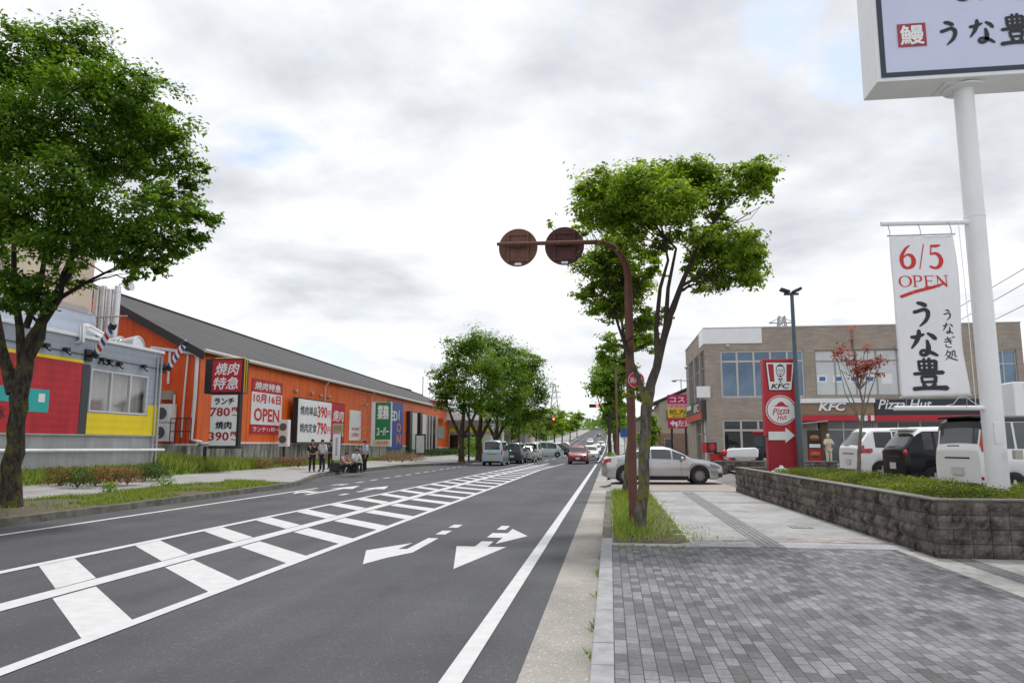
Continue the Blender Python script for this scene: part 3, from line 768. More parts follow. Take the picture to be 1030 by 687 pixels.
# the roadside tree close to the camera (its pixel outline read at its own distance)
def rel(base, x, y, Y): p = aty(x, y, Y); return (p.x - base[0], p.y - base[1], p.z - base[2])
TB = (0.50, 13.8, 0.10)
def tp(x, y, r_, dy=0.0):
    q = rel(TB, x, y, 13.8 + dy); return (q[0], q[1], q[2], r_)
def tb(x, y, rx, rz, dy=0.0, ry=None, w=1.0):
    q = rel(TB, x, y, 13.8 + dy); k = .0193
    return (q[0], q[1], q[2], rx * k, (ry or rx) * k, rz * k, w)
tree("street_tree", "mossy-trunked street tree in the grass bed beside the rusty signpost", TB,
     [(0, 0, -.1, .14), (0, 0, .12, .115), tp(647, 500, .106), tp(648, 450, .104), tp(650, 410, .104), tp(657, 380, .088), tp(668, 340, .068), tp(676, 310, .065), tp(690, 275, .045), tp(708, 235, .025)],
     [tb(610, 205, 30, 30), tb(648, 190, 34, 26, -.4), tb(640, 215, 34, 24, .6), tb(600, 190, 20, 18, .3), tb(685, 178, 32, 18, .4), tb(675, 205, 30, 16, -.7), tb(705, 190, 28, 18, .6), tb(757, 178, 24, 20), tb(728, 196, 18, 14, -.2, w=.7),
      tb(732, 243, 32, 22, .5), tb(750, 256, 20, 24, -.5), tb(738, 280, 26, 14, .2), tb(712, 262, 24, 20, .6), tb(704, 240, 20, 14, -.8, w=.5), tb(708, 286, 14, 9, .2, w=.5), tb(722, 222, 18, 10, .8, w=.5), tb(688, 228, 20, 14, .8, w=.4), tb(668, 240, 18, 14, .6, w=.45), tb(650, 250, 18, 14, .9, w=.5), tb(640, 238, 20, 10, -.2, w=.5),
      tb(600, 272, 26, 24, 1.9, w=1.3), tb(632, 280, 26, 26, 2.1, w=1.3), tb(615, 305, 26, 20, 1.9, w=1.3), tb(645, 322, 20, 16, 1.8, w=.9), tb(622, 250, 22, 14, 2.0), tb(590, 296, 16, 12, 2.0), tb(590, 228, 12, 12, 1.9, w=.6), tb(655, 268, 16, 14, 1.5, w=.4), tb(622, 345, 14, 10, 1.8, w=.3), tb(655, 345, 14, 12, .9, w=.4), tb(668, 318, 14, 10, .9, w=.35), tb(640, 395, 12, 10, .7, w=.3), tb(552, 226, 8, 6, 2.2, w=.3)],
     84000, .088, M_LEAF, M_BARKMOSS, 11, "street tree", None,
     forks=[[tp(650, 405, .07), tp(642, 380, .05, .4), tp(628, 345, .035, 1.1), tp(616, 310, .02, 1.6)],
            [tp(662, 362, .07), tp(660, 330, .045), tp(664, 290, .035), tp(672, 262, .025), tp(665, 225, .014)],
            [tp(669, 335, .05), tp(672, 290, .035), tp(680, 250, .025), tp(660, 228, .014)],
            [tp(685, 288, .035), tp(700, 280, .026), tp(722, 262, .014)],
            [tp(700, 250, .03), tp(725, 215, .02), tp(752, 190, .012)], [tp(716, 240, .016), tp(742, 222, .010), tp(765, 208, .004)], [tp(735, 226, .008), tp(755, 220, .005), tp(768, 204, .003)]], clump=.36, twigs=6, gap=-.6)
T2 = (0.42, 24.0, 0.14)
def t2(x, y, r_): q = rel(T2, x, y, 24.0); return (q[0], q[1], q[2], r_)
def b2(x, y, rx, rz, w=1): q = rel(T2, x, y, 24.0); k = .0335; return (q[0], q[1], q[2], rx * k, rx * k, rz * k, w)
tree("street_tree", "slimmer mossy street tree at the end of the grass bed, behind the rusty post", T2,
     [(0, 0, -.1, .13), t2(635, 440, .115), t2(634, 400, .10), t2(630, 360, .07), t2(625, 320, .04)],
     [b2(612, 345, 12, 10, .7), b2(645, 345, 12, 12), b2(625, 365, 12, 8, .7), b2(606, 358, 8, 7, .7), b2(640, 385, 9, 9, .5)],
     4600, .12, M_LEAFL, M_BARKMOSS, 12, "street tree", forks=None, clump=.42, bright=-.05)

# large tree at the far kerb on the left
TL = (-14.42, 16.4, 0.16)
def tl(x, y, r_, dy=0.0): q = rel(TL, x, y, 16.4 + dy); return (q[0], q[1], q[2], r_)
def bl(x, y, rx, rz, dy=0.0, w=1): q = rel(TL, x, y, 16.4 + dy); k = .0262; return (q[0], q[1], q[2], rx * k, rx * k, rz * k, w)
tree("street_tree", "big dark-trunked tree on the far verge in front of the red and grey shop", TL,
     [(0, 0, -.12, .27), tl(12, 470, 0.212), tl(18, 420, 0.192), tl(22, 380, 0.200), tl(28, 350, 0.149), tl(48, 310, 0.093), tl(70, 275, 0.062), tl(80, 210, 0.037), tl(78, 150, 0.019)],
     [bl(25, 60, 42, 34), bl(75, 50, 40, 30, .8), bl(-20, 80, 45, 40), bl(125, 95, 38, 30, -.6), bl(150, 110, 34, 32, .9), bl(70, 110, 45, 35, -1.2), bl(165, 150, 34, 30), bl(20, 130, 45, 36, -1.4), bl(-30, 160, 45, 40, .5),
      bl(110, 160, 42, 34, 1.2), bl(170, 200, 28, 26, .6), bl(195, 215, 24, 10), bl(214, 214, 14, 6, .2, .7), bl(200, 180, 14, 14, .4, .8), bl(40, 300, 24, 12, -.6, .8), bl(140, 215, 36, 28, -1.0), bl(165, 245, 28, 18), bl(150, 268, 20, 9), bl(185, 238, 20, 9), bl(75, 190, 42, 32, -1.5), bl(20, 210, 42, 34, -1.2), bl(-25, 230, 42, 36), bl(100, 240, 38, 22, 1.4), bl(124, 256, 24, 12, -.8, .7),
      bl(60, 250, 36, 20, -1.4, .8), bl(10, 280, 34, 18, -1.0, .7), bl(-20, 290, 32, 18, .6), bl(62, 282, 26, 8, 1.2, .5), bl(132, 278, 16, 6, .3, .5), bl(0, 310, 18, 8, -1.3, .4)],
     98000, .135, M_LEAFD, M_BARKDARK, 13, "tree", None,
     forks=[[tl(14, 395, 0.176), tl(2, 350, 0.105), tl(-6, 300, 0.074), tl(-12, 230, 0.043)],
            [tl(22, 365, 0.112), tl(20, 330, 0.093), tl(14, 290, 0.074), tl(14, 220, 0.043), tl(18, 150, 0.025)],
            [tl(30, 360, 0.105), tl(42, 340, 0.081), tl(44, 325, 0.074), tl(60, 300, 0.074), tl(64, 275, 0.062), tl(85, 235, 0.043), tl(110, 190, 0.025)],
            [tl(60, 300, 0.062), tl(85, 285, 0.043), tl(115, 270, 0.025), tl(150, 240, 0.012)],
            [tl(26, 330, 0.081), tl(40, 290, 0.068), tl(48, 240, 0.050), tl(52, 170, 0.031), tl(60, 110, 0.019)]], clump=.34, twigs=6, sides=12, bright=-.04, gap=-.5)

# three trees beyond the lay-by on the left
def midtree(label, bx, by, r_, blobs_px, Y, seed, n, lean=0):
    B = (bx, by, 0.16)
    def bb(x, y, rx, rz, dy=0, w=1): q = rel(B, x, y, Y + dy); k = Y / 740; return (q[0], q[1], q[2], rx * k, rx * k, rz * k, w)
    bs = [bb(*q) for q in blobs_px]
    tree("street_tree", label, B, [(0, 0, -.1, r_), (0.0, 0, 1.2, r_ * .85), (-.05, 0, 2.2, r_ * .8), (.1, .1, 3.6, r_ * .5), (.2 + lean, .1, 6.0, r_ * .25)], bs, n, .26, M_LEAFD, M_BARKDARK, seed, "tree", "trees by the lay-by",
         forks=[[(0, 0, 1.9, r_ * .6), (-.8, .2, 3.4, r_ * .4), (-1.6, .3, 5.4, r_ * .2)], [(0, 0, 1.9, r_ * .6), (.9, -.2, 3.4, r_ * .4), (1.8, -.3, 5.4, r_ * .2)]], clump=.5, twigs=3)
midtree("leftmost of the three round trees by the lay-by, nearest the orange store", -12.65, 62.6, .30,
        [(452, 380, 20, 16), (470, 362, 22, 16), (462, 395, 22, 13), (478, 345, 20, 12), (450, 398, 16, 12), (462, 408, 18, 9), (480, 412, 16, 8), (490, 375, 20, 18, -2), (485, 400, 20, 12, -2), (463, 350, 14, 12), (445, 385, 12, 10)], 62.6, 21, 17000)
midtree("middle one of the three round trees by the lay-by, standing behind a parked van", -12.55, 70.5, .36,
        [(488, 345, 18, 12), (505, 352, 20, 14), (495, 375, 24, 18), (512, 380, 20, 18), (500, 400, 22, 14), (510, 360, 18, 14), (482, 360, 16, 14), (518, 400, 18, 12), (500, 415, 20, 9), (490, 408, 16, 8)], 70.5, 22, 17000)
midtree("rightmost of the three round trees by the lay-by, spreading over the parked cars", -12.0, 77.5, .36,
        [(520, 365, 18, 14), (532, 375, 18, 16), (540, 392, 15, 14), (528, 400, 20, 14), (515, 410, 16, 10), (545, 405, 10, 9), (520, 388, 20, 14), (538, 362, 12, 9), (530, 418, 16, 8), (542, 416, 10, 7), (515, 422, 12, 6)], 77.5, 23, 17000)

# trees further along both pavements
def fartree(label, bx, by, h_, rw, seed, m, n=3000, trunk=.45, cat="tree", group="trees along the climbing road"):
    rg = np.random.default_rng(seed); B = (bx, by, hz(by) + .1)
    bs = []
    for q in range(9):
        a = rg.uniform(0, 6.28); rr_ = rg.uniform(.1, .62) * rw; z_ = h_ * rg.uniform(trunk + .06, .86)
        bs.append((math.cos(a) * rr_, math.sin(a) * rr_, z_, rw * rg.uniform(.34, .5), rw * rg.uniform(.34, .5), h_ * rg.uniform(.08, .14)))
    tree("street_tree", label, B, [(0, 0, -.1, .20), (.02, 0, h_ * .25, .17), (.1, 0, h_ * .45, .13), (.15, .1, h_ * .75, .05)], bs, n, .26 + by * .0012, m, M_BARK, seed, cat, group, forks=[[(0, 0, h_ * .3, .1), (-rw * .3, 0, h_ * .5, .06), (-rw * .45, .1, h_ * .68, .03)], [(0, 0, h_ * .32, .1), (rw * .3, .2, h_ * .5, .06), (rw * .42, .1, h_ * .68, .03)]], clump=.55, twigs=2, sides=7)
fartree("loose airy tree beside the tall red-brown pole, right of the road", -.1, 73, 10.8, 3.0, 31, M_LEAFL, 9000, .38)
far = [(0.9, 92, 8.5, 2.8, 1, "pale green tree behind the airy one, right of the road"), (0.8, 112, 8.5, 3.0, 0, "dark tree overhanging the right pavement past the signals"), (0.8, 132, 9, 3.2, 0, "second tree past the signals on the right pavement"), (.8, 156, 9, 3.2, 1, "third tree past the signals on the right pavement"), (.9, 185, 9, 3.2, 0, "tree half-way up the slope, right of the road"), (.9, 225, 9.5, 3.5, 0, "tree near the top of the slope, right of the road"), (1, 280, 10, 4, 0, "last tree at the crest, right of the road"),
       (-14.6, 118, 8.6, 3.2, 1, "bright green tree left of the road at the signals"), (-16.6, 124, 8.0, 2.8, 1, "bright green tree set back behind the left signal pole"), (-13.2, 132, 8.0, 3.2, 1, "yellow-green tree just past the left signal"), (-12.9, 150, 9.5, 4.2, 0, "dark round tree left of the road past the signals"), (-12.9, 172, 9.5, 4.2, 0, "second dark round tree left of the climbing road"), (-12.9, 200, 9, 3.8, 0, "tree half-way up the slope, left of the road"), (-12.9, 240, 9.5, 4, 0, "tree high on the slope, left of the road"), (-12.9, 290, 10, 4.5, 0, "last tree at the crest, left of the road")]
for i, (x_, y_, h_, rw, t_, lb) in enumerate(far): fartree(lb, x_, y_, h_, rw, 40 + i, M_LEAFL if t_ else M_LEAF, 3600, .3 if x_ < 0 else .38)
fartree("broad bright green tree filling the gap left of the road beyond the mint van", -18.2, 104, 6.6, 3.6, 71, M_LEAFL, 5200, .2)
fartree("bright garden tree between the beige house and the pharmacy sign", 3.6, 68, 4.6, 1.5, 72, M_LEAFL, 2600, .3, "tree", None)
fartree("dark tree rising behind the right end of the tan brick building", 29.5, 60, 9.3, 3.2, 73, M_LEAFL, 3200, .3, "tree", None)

# young red-leaved tree in the planter
TR = (5.62, 18.0, 0.9)
def tr_(x, y, r_): q = rel(TR, x, y, 18.0); return (q[0], q[1], q[2], r_)
def br_(x, y, rx, rz, w=1): q = rel(TR, x, y, 18.0); k = .0248; return (q[0], q[1], q[2], rx * k, rx * k, rz * k, w)
tree("young_tree", "slender young tree with sparse red leaves growing in the block planter", TR,
     [(0, 0, -.1, .05), tr_(864, 455, .042), tr_(866, 430, .034), tr_(868, 405, .026), tr_(862, 380, .016), tr_(858, 345, .006)],
     [br_(845, 352, 10, 5, .6), br_(858, 362, 13, 7), br_(868, 370, 12, 7), br_(876, 366, 10, 7), br_(887, 358, 6, 5, .7), br_(855, 333, 5, 5, .4), br_(872, 350, 6, 4, .3), br_(866, 378, 8, 4, .6), br_(885, 376, 5, 3, .3), br_(838, 360, 6, 3, .3), br_(858, 342, 4, 3, .2)],
     850, .09, M_LEAFRED, mat("young_bark", (0.19, 0.15, 0.13), 0.9, var=.3, vscale=12), 81, "tree", forks=[[tr_(866, 430, .022), tr_(858, 402, .014), tr_(846, 372, .006)], [tr_(867, 425, .022), tr_(875, 395, .014), tr_(887, 362, .005)], [tr_(866, 428, .016), tr_(850, 395, .01), tr_(842, 360, .004)], [tr_(868, 412, .016), tr_(872, 380, .01), tr_(873, 352, .004)]], clump=.8, twigs=1, sides=8)

# shrubs and hedges
for i, (x_, y_, m_) in enumerate([(60, 487, 0), (78, 488, 1), (96, 486, 0), (112, 486, 0), (128, 485, 0), (146, 482, 1), (158, 481, 1)]):
    p = atz(x_, y_, .36)
    bush("azalea_bush", ["reddish azalea bush at the foot of the grey shop's wall, nearest the big tree", "low green bush, second along the grey shop's wall", "reddish azalea bush under the shop's white pipe rail", "reddish azalea bush with a scrap of litter in front", "broad reddish azalea bush below the yellow wall panel", "green bush below the right end of the yellow panel", "last green bush at the grey shop's corner"][i],
         (p.x, p.y, p.z - .02), (.62, .62, .62), 900, .07, M_HEDGED if m_ else M_AZRED, 200 + i, "bush", "bushes in front of the grey shop")
for i, (x_, y_, w_) in enumerate([(262, 470, .8), (284, 468, .7), (300, 469, .6), (404, 464, 1.4), (392, 464, 1.2), (414, 463, 1.2)]):
    p = atz(x_, y_, .42)
    bush("azalea_bush", ["browning azalea bush below the large orange banner", "browning azalea bush by the air conditioner of the orange store", "low azalea bush left of the waiting people", "wide azalea bush beneath the green sign", "azalea bush right behind the waiting people", "azalea bush before the blue sign"][i], (p.x, p.y, p.z), (w_, w_, .55), 700, .09, M_AZRED, 220 + i, "bush", "bushes in front of the orange store")
for i, (x_, y_, l_) in enumerate([(110, 495, "small yellow-green shrub on the verge, left of its twin"), (166, 490, "wider yellow-green shrub on the verge near the kerb")]):
    p = atz(x_, y_, .2); bush("verge_shrub", l_, (p.x, p.y, p.z), (.28 + .22 * i, .28 + .15 * i, .34), 260, .07, M_LEAFL, 240 + i, "shrub", "shrubs on the verge")

def hedge(name, label, x0, x1, y0, y1, zb, zt, n, ls, m, seed, poly=None, bump=.1):
    rg = np.random.default_rng(seed)
    T = thing(name, label, "hedge", ((x0 + x1) / 2, (y0 + y1) / 2, zb))
    x = rg.uniform(x0, x1, n); y = rg.uniform(y0, y1, n)
    if poly is not None:
        k = np.array([poly(a, b_) for a, b_ in zip(x, y)]); x, y = x[k], y[k]
    n = len(x)
    top = zt + bump * (np.sin(x * 3.1 + y * 1.3) * .4 + np.sin(y * 4.3 - x * 2) * .4 + np.sin(x * 9 + 1) * np.sin(y * 8) * .5) + rg.normal(0, .02, n)
    z = zb + (top - zb) * (rg.uniform(0, 1, n) ** .5)
    p = np.stack([x - T.location.x, y - T.location.y, z - zb], 1)
    t = np.clip(.38 + .2 * np.sin(x * 2.3) * np.sin(y * 1.7) + .12 * np.sin(x * 7) * np.sin(y * 6.1) + rg.normal(0, .17, n), 0, 1)
    nn = np.tile(np.array([0, -.15, 1.0]), (n, 1)) + rg.normal(0, .4, (n, 3))
    leaf_mesh("foliage", p, nn, ls * rg.uniform(.7, 1.35, n), t, m, T, seed=seed, ratio=.45)
    s_ = MB()
    for q in range(40):
        i = int(rg.integers(0, n)); s_.tube([(p[i][0], p[i][1], -.02), (p[i][0] + rg.normal(0, .08), p[i][1] + rg.normal(0, .08), (top[i] - zb) * .85)], [.008, .003], 4)
    s_.build("stem", M_BARK, T)
    return T
hedge("azalea_hedge", "clipped yellow-green azalea hedge filling the dark block planter", 4.62, 10, 11.40, 25.3, .80, 1.0, 100000, .046, M_HEDGE, 300, lambda a, b_: b_ < 14.3 or a < 6.5 and b_ < 22.6, bump=.05)
for i, (x0, y0, x1, y1, lb) in enumerate([(425, 463, 447, 462, "low dark hedge before the orange store's glass entrance"), (447, 462, 470, 461, "low hedge at the far end of the orange store")]):
    a = atz(x0, y0, .35); c_ = atz(x1, y1, .35)
    hedge("box_hedge", lb, -19.9, -18.9, [78, 93][i], [91, 106][i], .3, [1.05, 1.2][i], 3500, .14, M_HEDGED if i == 0 else M_HEDGE, 310 + i)
bush("round_shrub", "small round shrub at the base of the tall red-brown pole", (0.0, 66, .12), (.7, .7, .85), 700, .12, M_LEAFL, 320)
bush("round_shrub", "bright round shrub beside the white canopied shop", (-15.6, 84, .15), (2.0, 2.0, 2.6), 1800, .2, M_LEAFL, 321)
# ------------------------------------------------------------------ common object materials
M_WHITE = mat("white_paint", (0.82, 0.83, 0.84), 0.35, var=.04, vscale=2)
M_WHITEM = mat("white_metal", (0.80, 0.81, 0.83), 0.4, var=.04, vscale=1.5, stain=.08, grime=(.42, .40, .37))
M_BLACK = mat("black_paint", (0.018, 0.018, 0.02), 0.45)
M_INK = mat("ink_black", (0.022, 0.026, 0.034), 0.6)
M_RUST = mat("rusty_paint", (0.175, 0.066, 0.045), 0.75, col2=(0.105, 0.045, 0.035), vscale=5, bump=.3, bscale=60)
M_RUSTDK = mat("dark_rusty_plate", (0.12, 0.045, 0.038), 0.7, col2=(0.07, 0.03, 0.03), vscale=4, bump=.2, bscale=40)
M_RUSTLT = mat("brown_rusty_plate", (0.21, 0.095, 0.06), 0.7, col2=(0.12, 0.055, 0.042), vscale=4, bump=.2, bscale=40)
M_RED = mat("sign_red", (0.50, 0.012, 0.028), 0.4, var=.05, vscale=2)
M_DEEPRED = mat("deep_red", (0.36, 0.012, 0.025), 0.45, var=.06, vscale=2)
M_REDINK = mat("red_ink", (0.60, 0.03, 0.03), 0.6)
M_GALV = mat("galvanised_steel", (0.46, 0.48, 0.50), 0.38, metal=.75, var=.12, vscale=4)
M_LAMPPOLE = mat("slate_blue_pole", (0.065, 0.095, 0.12), 0.45, var=.1, vscale=3)
M_DARKGLASS = mat("dark_glass", (0.012, 0.014, 0.016), 0.06, spec=.6)
M_BLUEGLASS = mat("blue_glass", (0.17, 0.29, 0.43), 0.05, col2=(0.05, 0.11, 0.19), vscale=.4, spec=.8)  # uneven blue painted into the pane for reflections and the rooms behind
M_GREYGLASS = mat("grey_glass", (0.13, 0.15, 0.16), 0.08, col2=(0.07, 0.08, 0.085), vscale=.9, spec=.6)
M_BLIND = mat("white_blinds", (0.62, 0.65, 0.66), 0.5, var=.05, vscale=2)
M_ALU = mat("aluminium_frame", (0.50, 0.49, 0.47), 0.45, metal=.4)
M_TAN = brick_mat("tan_tiles", (0.38, 0.325, 0.27), (0.48, 0.415, 0.35), (0.32, 0.275, 0.23), 0.45, 0.075, 0.008, 0.75, 'xz+y', .35, .14, dscale=.8)
M_ROCK = brick_mat("split_block", (0.15, 0.132, 0.118), (0.245, 0.22, 0.20), (0.06, 0.054, 0.048), 0.247, 0.196, 0.001, 0.95, 'xz+y', .1, .78, dscale=3.2, off=0)
M_CAP = mat("block_cap", (0.24, 0.225, 0.205), .9, col2=(0.15, 0.14, 0.12), vscale=4, bump=.5, bscale=50)
UX, UZ, UY = (1, 0, 0), (0, 0, 1), (0, 1, 0)

# ------------------------------------------------------------------ block planter
T = thing("block_planter", "long dark split-block planter wall along the pavement, filled with hedge", "planter", (4.4, 11.25, .12))
rg = random.Random(5)
w = MB()
def block_row(ax, ay, bx, by, nrm, z0, rows, bl=.247, bh=.196):
    L = math.hypot(bx - ax, by - ay); ux, uy = (bx - ax) / L, (by - ay) / L
    for r_ in range(rows):
        s = 0
        while s < L - .02:
            a, c = max(0, s) + .003, min(L, s + bl) - .003
            if c - a > .05:
                z = z0 + r_ * bh; nx, nz = 5, 3
                base = len(w.v)
                for j in range(nz + 1):
                    for i in range(nx + 1):
                        e = 0 if i in (0, nx) or j in (0, nz) else 1
                        d = e * rg.uniform(.010, .055) + rg.uniform(0, .004)
                        q = a + (c - a) * i / nx
                        w.v.append((ax + ux * q + nrm[0] * d, ay + uy * q + nrm[1] * d, z + .004 + (bh - .008) * j / nz))
                for j in range(nz):
                    for i in range(nx):
                        p = base + j * (nx + 1) + i
                        w.f.append((p, p + 1, p + nx + 2, p + nx + 1))
            s += bl
block_row(4.12, 25.6, 4.5015, 11.215, (-1, -.027), .12, 4)
block_row(4.475, 11.25, 10.5, 11.25, (0, -1), .12, 4)
o = w.build("wall", M_ROCK, T, world=True)
core = MB(); core.prism([(4.150, 25.6, .0), (4.535, 11.285, .0), (10.5, 11.28, .0), (10.5, 14.6, .0), (6.9, 14.6, .0), (6.9, 25.6, .0)], (0, 0, .80)); core.build("soil_core", M_SOIL, T, world=True)
cp = MB(); cp.prism([(4.09, 25.62, .905), (4.465, 11.215, .905), (10.5, 11.215, .905), (10.5, 11.42, .905), (4.68, 11.42, .905), (4.31, 25.62, .905)], (0, 0, .028)); cp.build("cap", M_CAP, T, world=True, bevel=.008)
cp = MB(); cp.box(4.33, 7.0, 25.42, 25.62, .80, .93); cp.build("end_cap", M_CAP, T, world=True, bevel=.008)

# manhole
mh = MB(); mh.box(3.35, 3.75, 14.7, 15.1, .127, .1345); o = mh.build("manhole_cover", M_BANDRED); o["kind"] = "structure"

# ------------------------------------------------------------------ rusty road-sign post
T = thing("sign_post", "rusty cantilever post carrying two round road signs seen from behind", "signpost", (.42, 14.95, .12))
pth = [(.42, 14.95, .10), (.42, 14.95, 4.55)]
for a in np.linspace(0, 90, 9): pth.append((.42 - .62 * (1 - math.cos(R(a))), 14.95, 5.02 + .82 * math.sin(R(a)) ))
pth += [(-1.0, 14.95, 5.85), (-2.30, 14.95, 5.87)]
MB().tube(pth, [.088, .085] + [.078 - .0035 * i for i in range(9)] + [.045, .038], 14).build("pole", M_RUST, T, world=True, smooth=40)
MB().lathe([(.14, 0), (.14, .02), (.10, .03)], Matrix.Translation((.42, 14.95, .13)), 16).build("base_plate", M_RUST, T, world=True)
for k, cx in enumerate((-1.87, -.885)):
    m_ = (M_RUSTLT, M_RUSTDK)[k]
    Mx = Matrix.Translation((cx, 15.10, 5.82)) @ Matrix.Rotation(R(90), 4, 'X')
    d = MB().lathe([(.405, -.012), (.415, 0), (.405, .012), (.385, .004)], Mx, 40).build("round_sign", m_, T, world=True, smooth=35)
    f = MB()
    for xx in (-.21, .21): f.box(cx + xx - .02, cx + xx + .02, 15.055, 15.096, 5.82 - .33, 5.82 + .33)
    for zz in (-.29, 0.03, .27): f.box(cx - .25, cx + .25, 15.062, 15.092, 5.82 + zz - .016, 5.82 + zz + .016)
    f.box(cx - .05, cx + .05, 14.98, 15.06, 5.80, 5.90)
    fo = f.build("bracket", m_, None); fo.parent = d; fo.matrix_parent_inverse = Matrix.Translation(-Vector((T.location)))
    s = MB(); s.box(cx - .07, cx + .07, 15.078, 15.084, 5.82 - .385, 5.82 - .335)
    so = s.build("sticker", M_WHITE, None); so.parent = d; so.matrix_parent_inverse = Matrix.Translation(-Vector((T.location)))
# hydrant sign on the post
T = thing("hydrant_sign", "small round red fire hydrant sign fixed to the rusty post", "sign", (.53, 14.80, 2.95))
Mx = Matrix.Rotation(R(90), 4, 'X')
MB().lathe([(.163, -.008), (.163, .008)], Mx, 32).build("sign_plate", M_RED, T, bevel=.002)
MB().lathe([(.158, .0095), (.150, .0095)], Mx, 32, cap=False).build("white_rim", M_WHITE, T)
MB().text("消火栓", (0, -.011, 0), UX, UZ, .25, .115, .02).build("lettering", M_WHITE, T)
b_ = MB(); b_.box(-.10, -.06, 0, .10, -.12, .12); b_.build("bracket", M_RUST, T)

# ------------------------------------------------------------------ big pylon sign and its banner
def brush(mb, strokes, O, U, V, w, h, n=5):
    """brush-written sign: strokes as (x, y, half width) on a 100 grid, y down"""
    O, U, V = Vector(O), Vector(U), Vector(V); nr = U.cross(V)
    for si, st in enumerate(strokes):
        P = [Vector((p[0], 100 - p[1])) for p in st]; W = [p[2] for p in st]
        pts = []; ws = []
        m_ = len(P)
        for i in range(m_ - 1):
            p0, p1, p2, p3 = P[max(i - 1, 0)], P[i], P[i + 1], P[min(i + 2, m_ - 1)]
            for t in [q / n for q in range(n)]:
                t2, t3 = t * t, t * t * t
                pts.append(.5 * ((2 * p1) + (p2 - p0) * t + (2 * p0 - 5 * p1 + 4 * p2 - p3) * t2 + (3 * p1 - p0 - 3 * p2 + p3) * t3)); ws.append(W[i] + (W[i + 1] - W[i]) * t)
        pts.append(P[-1]); ws.append(W[-1])
        L_, R_ = [], []
        for i, p in enumerate(pts):
            d = pts[min(i + 1, len(pts) - 1)] - pts[max(i - 1, 0)]
            if d.length < 1e-6: d = Vector((1, 0))
            d.normalize(); q = Vector((-d.y, d.x)); L_.append(p + q * ws[i]); R_.append(p - q * ws[i])
        d0 = (pts[1] - pts[0]).normalized(); d1 = (pts[-1] - pts[-2]).normalized()
        loop = [pts[0] - d0 * ws[0] * .7] + L_ + [pts[-1] + d1 * ws[-1] * .9] + R_[::-1]
        f = lambda q: O + U * ((q.x / 100 - .5) * w) + V * ((q.y / 100 - .5) * h) + nr * (.0004 * si)
        k = len(L_)
        vs_ = [f(q) for q in L_] + [f(q) for q in R_] + [f(loop[0]), f(pts[-1] + d1 * ws[-1] * .9)]
        fs_ = [(i, k + i, k + i + 1, i + 1) for i in range(k - 1)] + [(2 * k, k, 0), (k - 1, 2 * k - 1, 2 * k + 1)]
        mb.add(vs_, fs_)
BR = {
 'u': [[(36, 10, 4), (50, 13, 6), (64, 20, 6)], [(22, 44, 5), (40, 39, 5), (58, 34, 5), (70, 42, 6.5), (70, 58, 6), (60, 76, 5), (40, 94, 1.5)]],
 'na': [[(12, 30, 4), (30, 29, 5.5), (52, 20, 3)], [(37, 6, 4), (36, 24, 6), (27, 46, 5), (12, 68, 2)], [(64, 16, 3), (78, 25, 5.5), (86, 36, 4.5)], [(62, 40, 3.5), (65, 60, 6), (63, 80, 6), (52, 90, 5), (40, 87, 4.5), (42, 77, 4), (56, 75, 4.5), (74, 83, 5), (88, 93, 3)]],
 'gi': [[(20, 28, 4), (45, 26, 5), (70, 18, 4)], [(18, 48, 4), (45, 45, 5), (74, 36, 4)], [(42, 8, 5), (52, 30, 5), (66, 58, 5), (60, 62, 3)], [(28, 66, 4), (30, 80, 5), (45, 90, 5), (68, 90, 3)], [(78, 6, 2.5), (85, 15, 3.5)], [(89, 2, 2.5), (96, 11, 3.5)]],
 'tokoro': [[(32, 8, 4), (24, 32, 4), (10, 55, 2)], [(26, 28, 4), (48, 26, 4.5), (40, 55, 4.5), (8, 92, 2)], [(22, 48, 3), (42, 72, 5), (94, 92, 6)], [(62, 16, 4), (60, 50, 4), (50, 74, 2)], [(60, 18, 3.5), (80, 16, 4.5), (79, 50, 4.5), (84, 64, 4.5), (95, 58, 2)]],
 'yutaka': [[(27, 11, 3.5), (29, 38, 4)], [(27, 12, 3), (71, 11, 4)], [(72, 11, 4), (70, 38, 4)], [(43, 3, 3.5), (43, 38, 3.5)], [(57, 2, 3.5), (57, 38, 3.5)], [(30, 25, 2.5), (70, 24, 2.5)], [(30, 38, 3), (70, 37, 3.5)], [(12, 50, 4), (50, 47, 4.5), (88, 46, 5)], [(33, 58, 3.5), (35, 75, 3.5)], [(34, 58, 3), (68, 57, 3.5)], [(68, 57, 4), (66, 75, 3.5)], [(36, 74, 3), (66, 73, 3)], [(37, 80, 4), (42, 88, 4)], [(65, 79, 4), (58, 89, 3.5)], [(8, 95, 5), (45, 92, 4.5), (93, 93, 6)]],
}
T = thing("pylon_sign", "tall white pole carrying a big lettered box sign that reaches out of the frame", "sign", (6.36, 13.35, .80))
MB().tube([(6.36, 13.35, .75), (6.36, 13.35, 4.5), (6.36, 13.35, 8.0)], [.168, .164, .158], 32).build("pole", M_WHITEM, T, world=True, smooth=50)
x0, x1, y0, y1, z0, z1 = 4.77, 7.95, 12.93, 13.66, 7.99, 10.55
bx = MB(); bx.box(x0, x1, y0, y1, z0, z1); bxo = bx.build("sign_box", M_WHITEM, T, world=True, bevel=.012)
fr = MB(); t_ = .085; yy = y0 - .006
for (a, b_, c, d) in ((x0 + .07, x1 - .07, z0 + .07, z0 + .07 + t_), (x0 + .07, x1 - .07, z1 - .07 - t_, z1 - .07), (x0 + .07, x0 + .07 + t_, z0 + .07 + t_, z1 - .07 - t_), (x1 - .07 - t_, x1 - .07, z0 + .07 + t_, z1 - .07 - t_)):
    fr.box(a, b_, yy - .008, yy + .008, c, d)
fr.build("face_frame", mat("frame_navy", (0.025, 0.04, 0.065), .4), T, world=True)
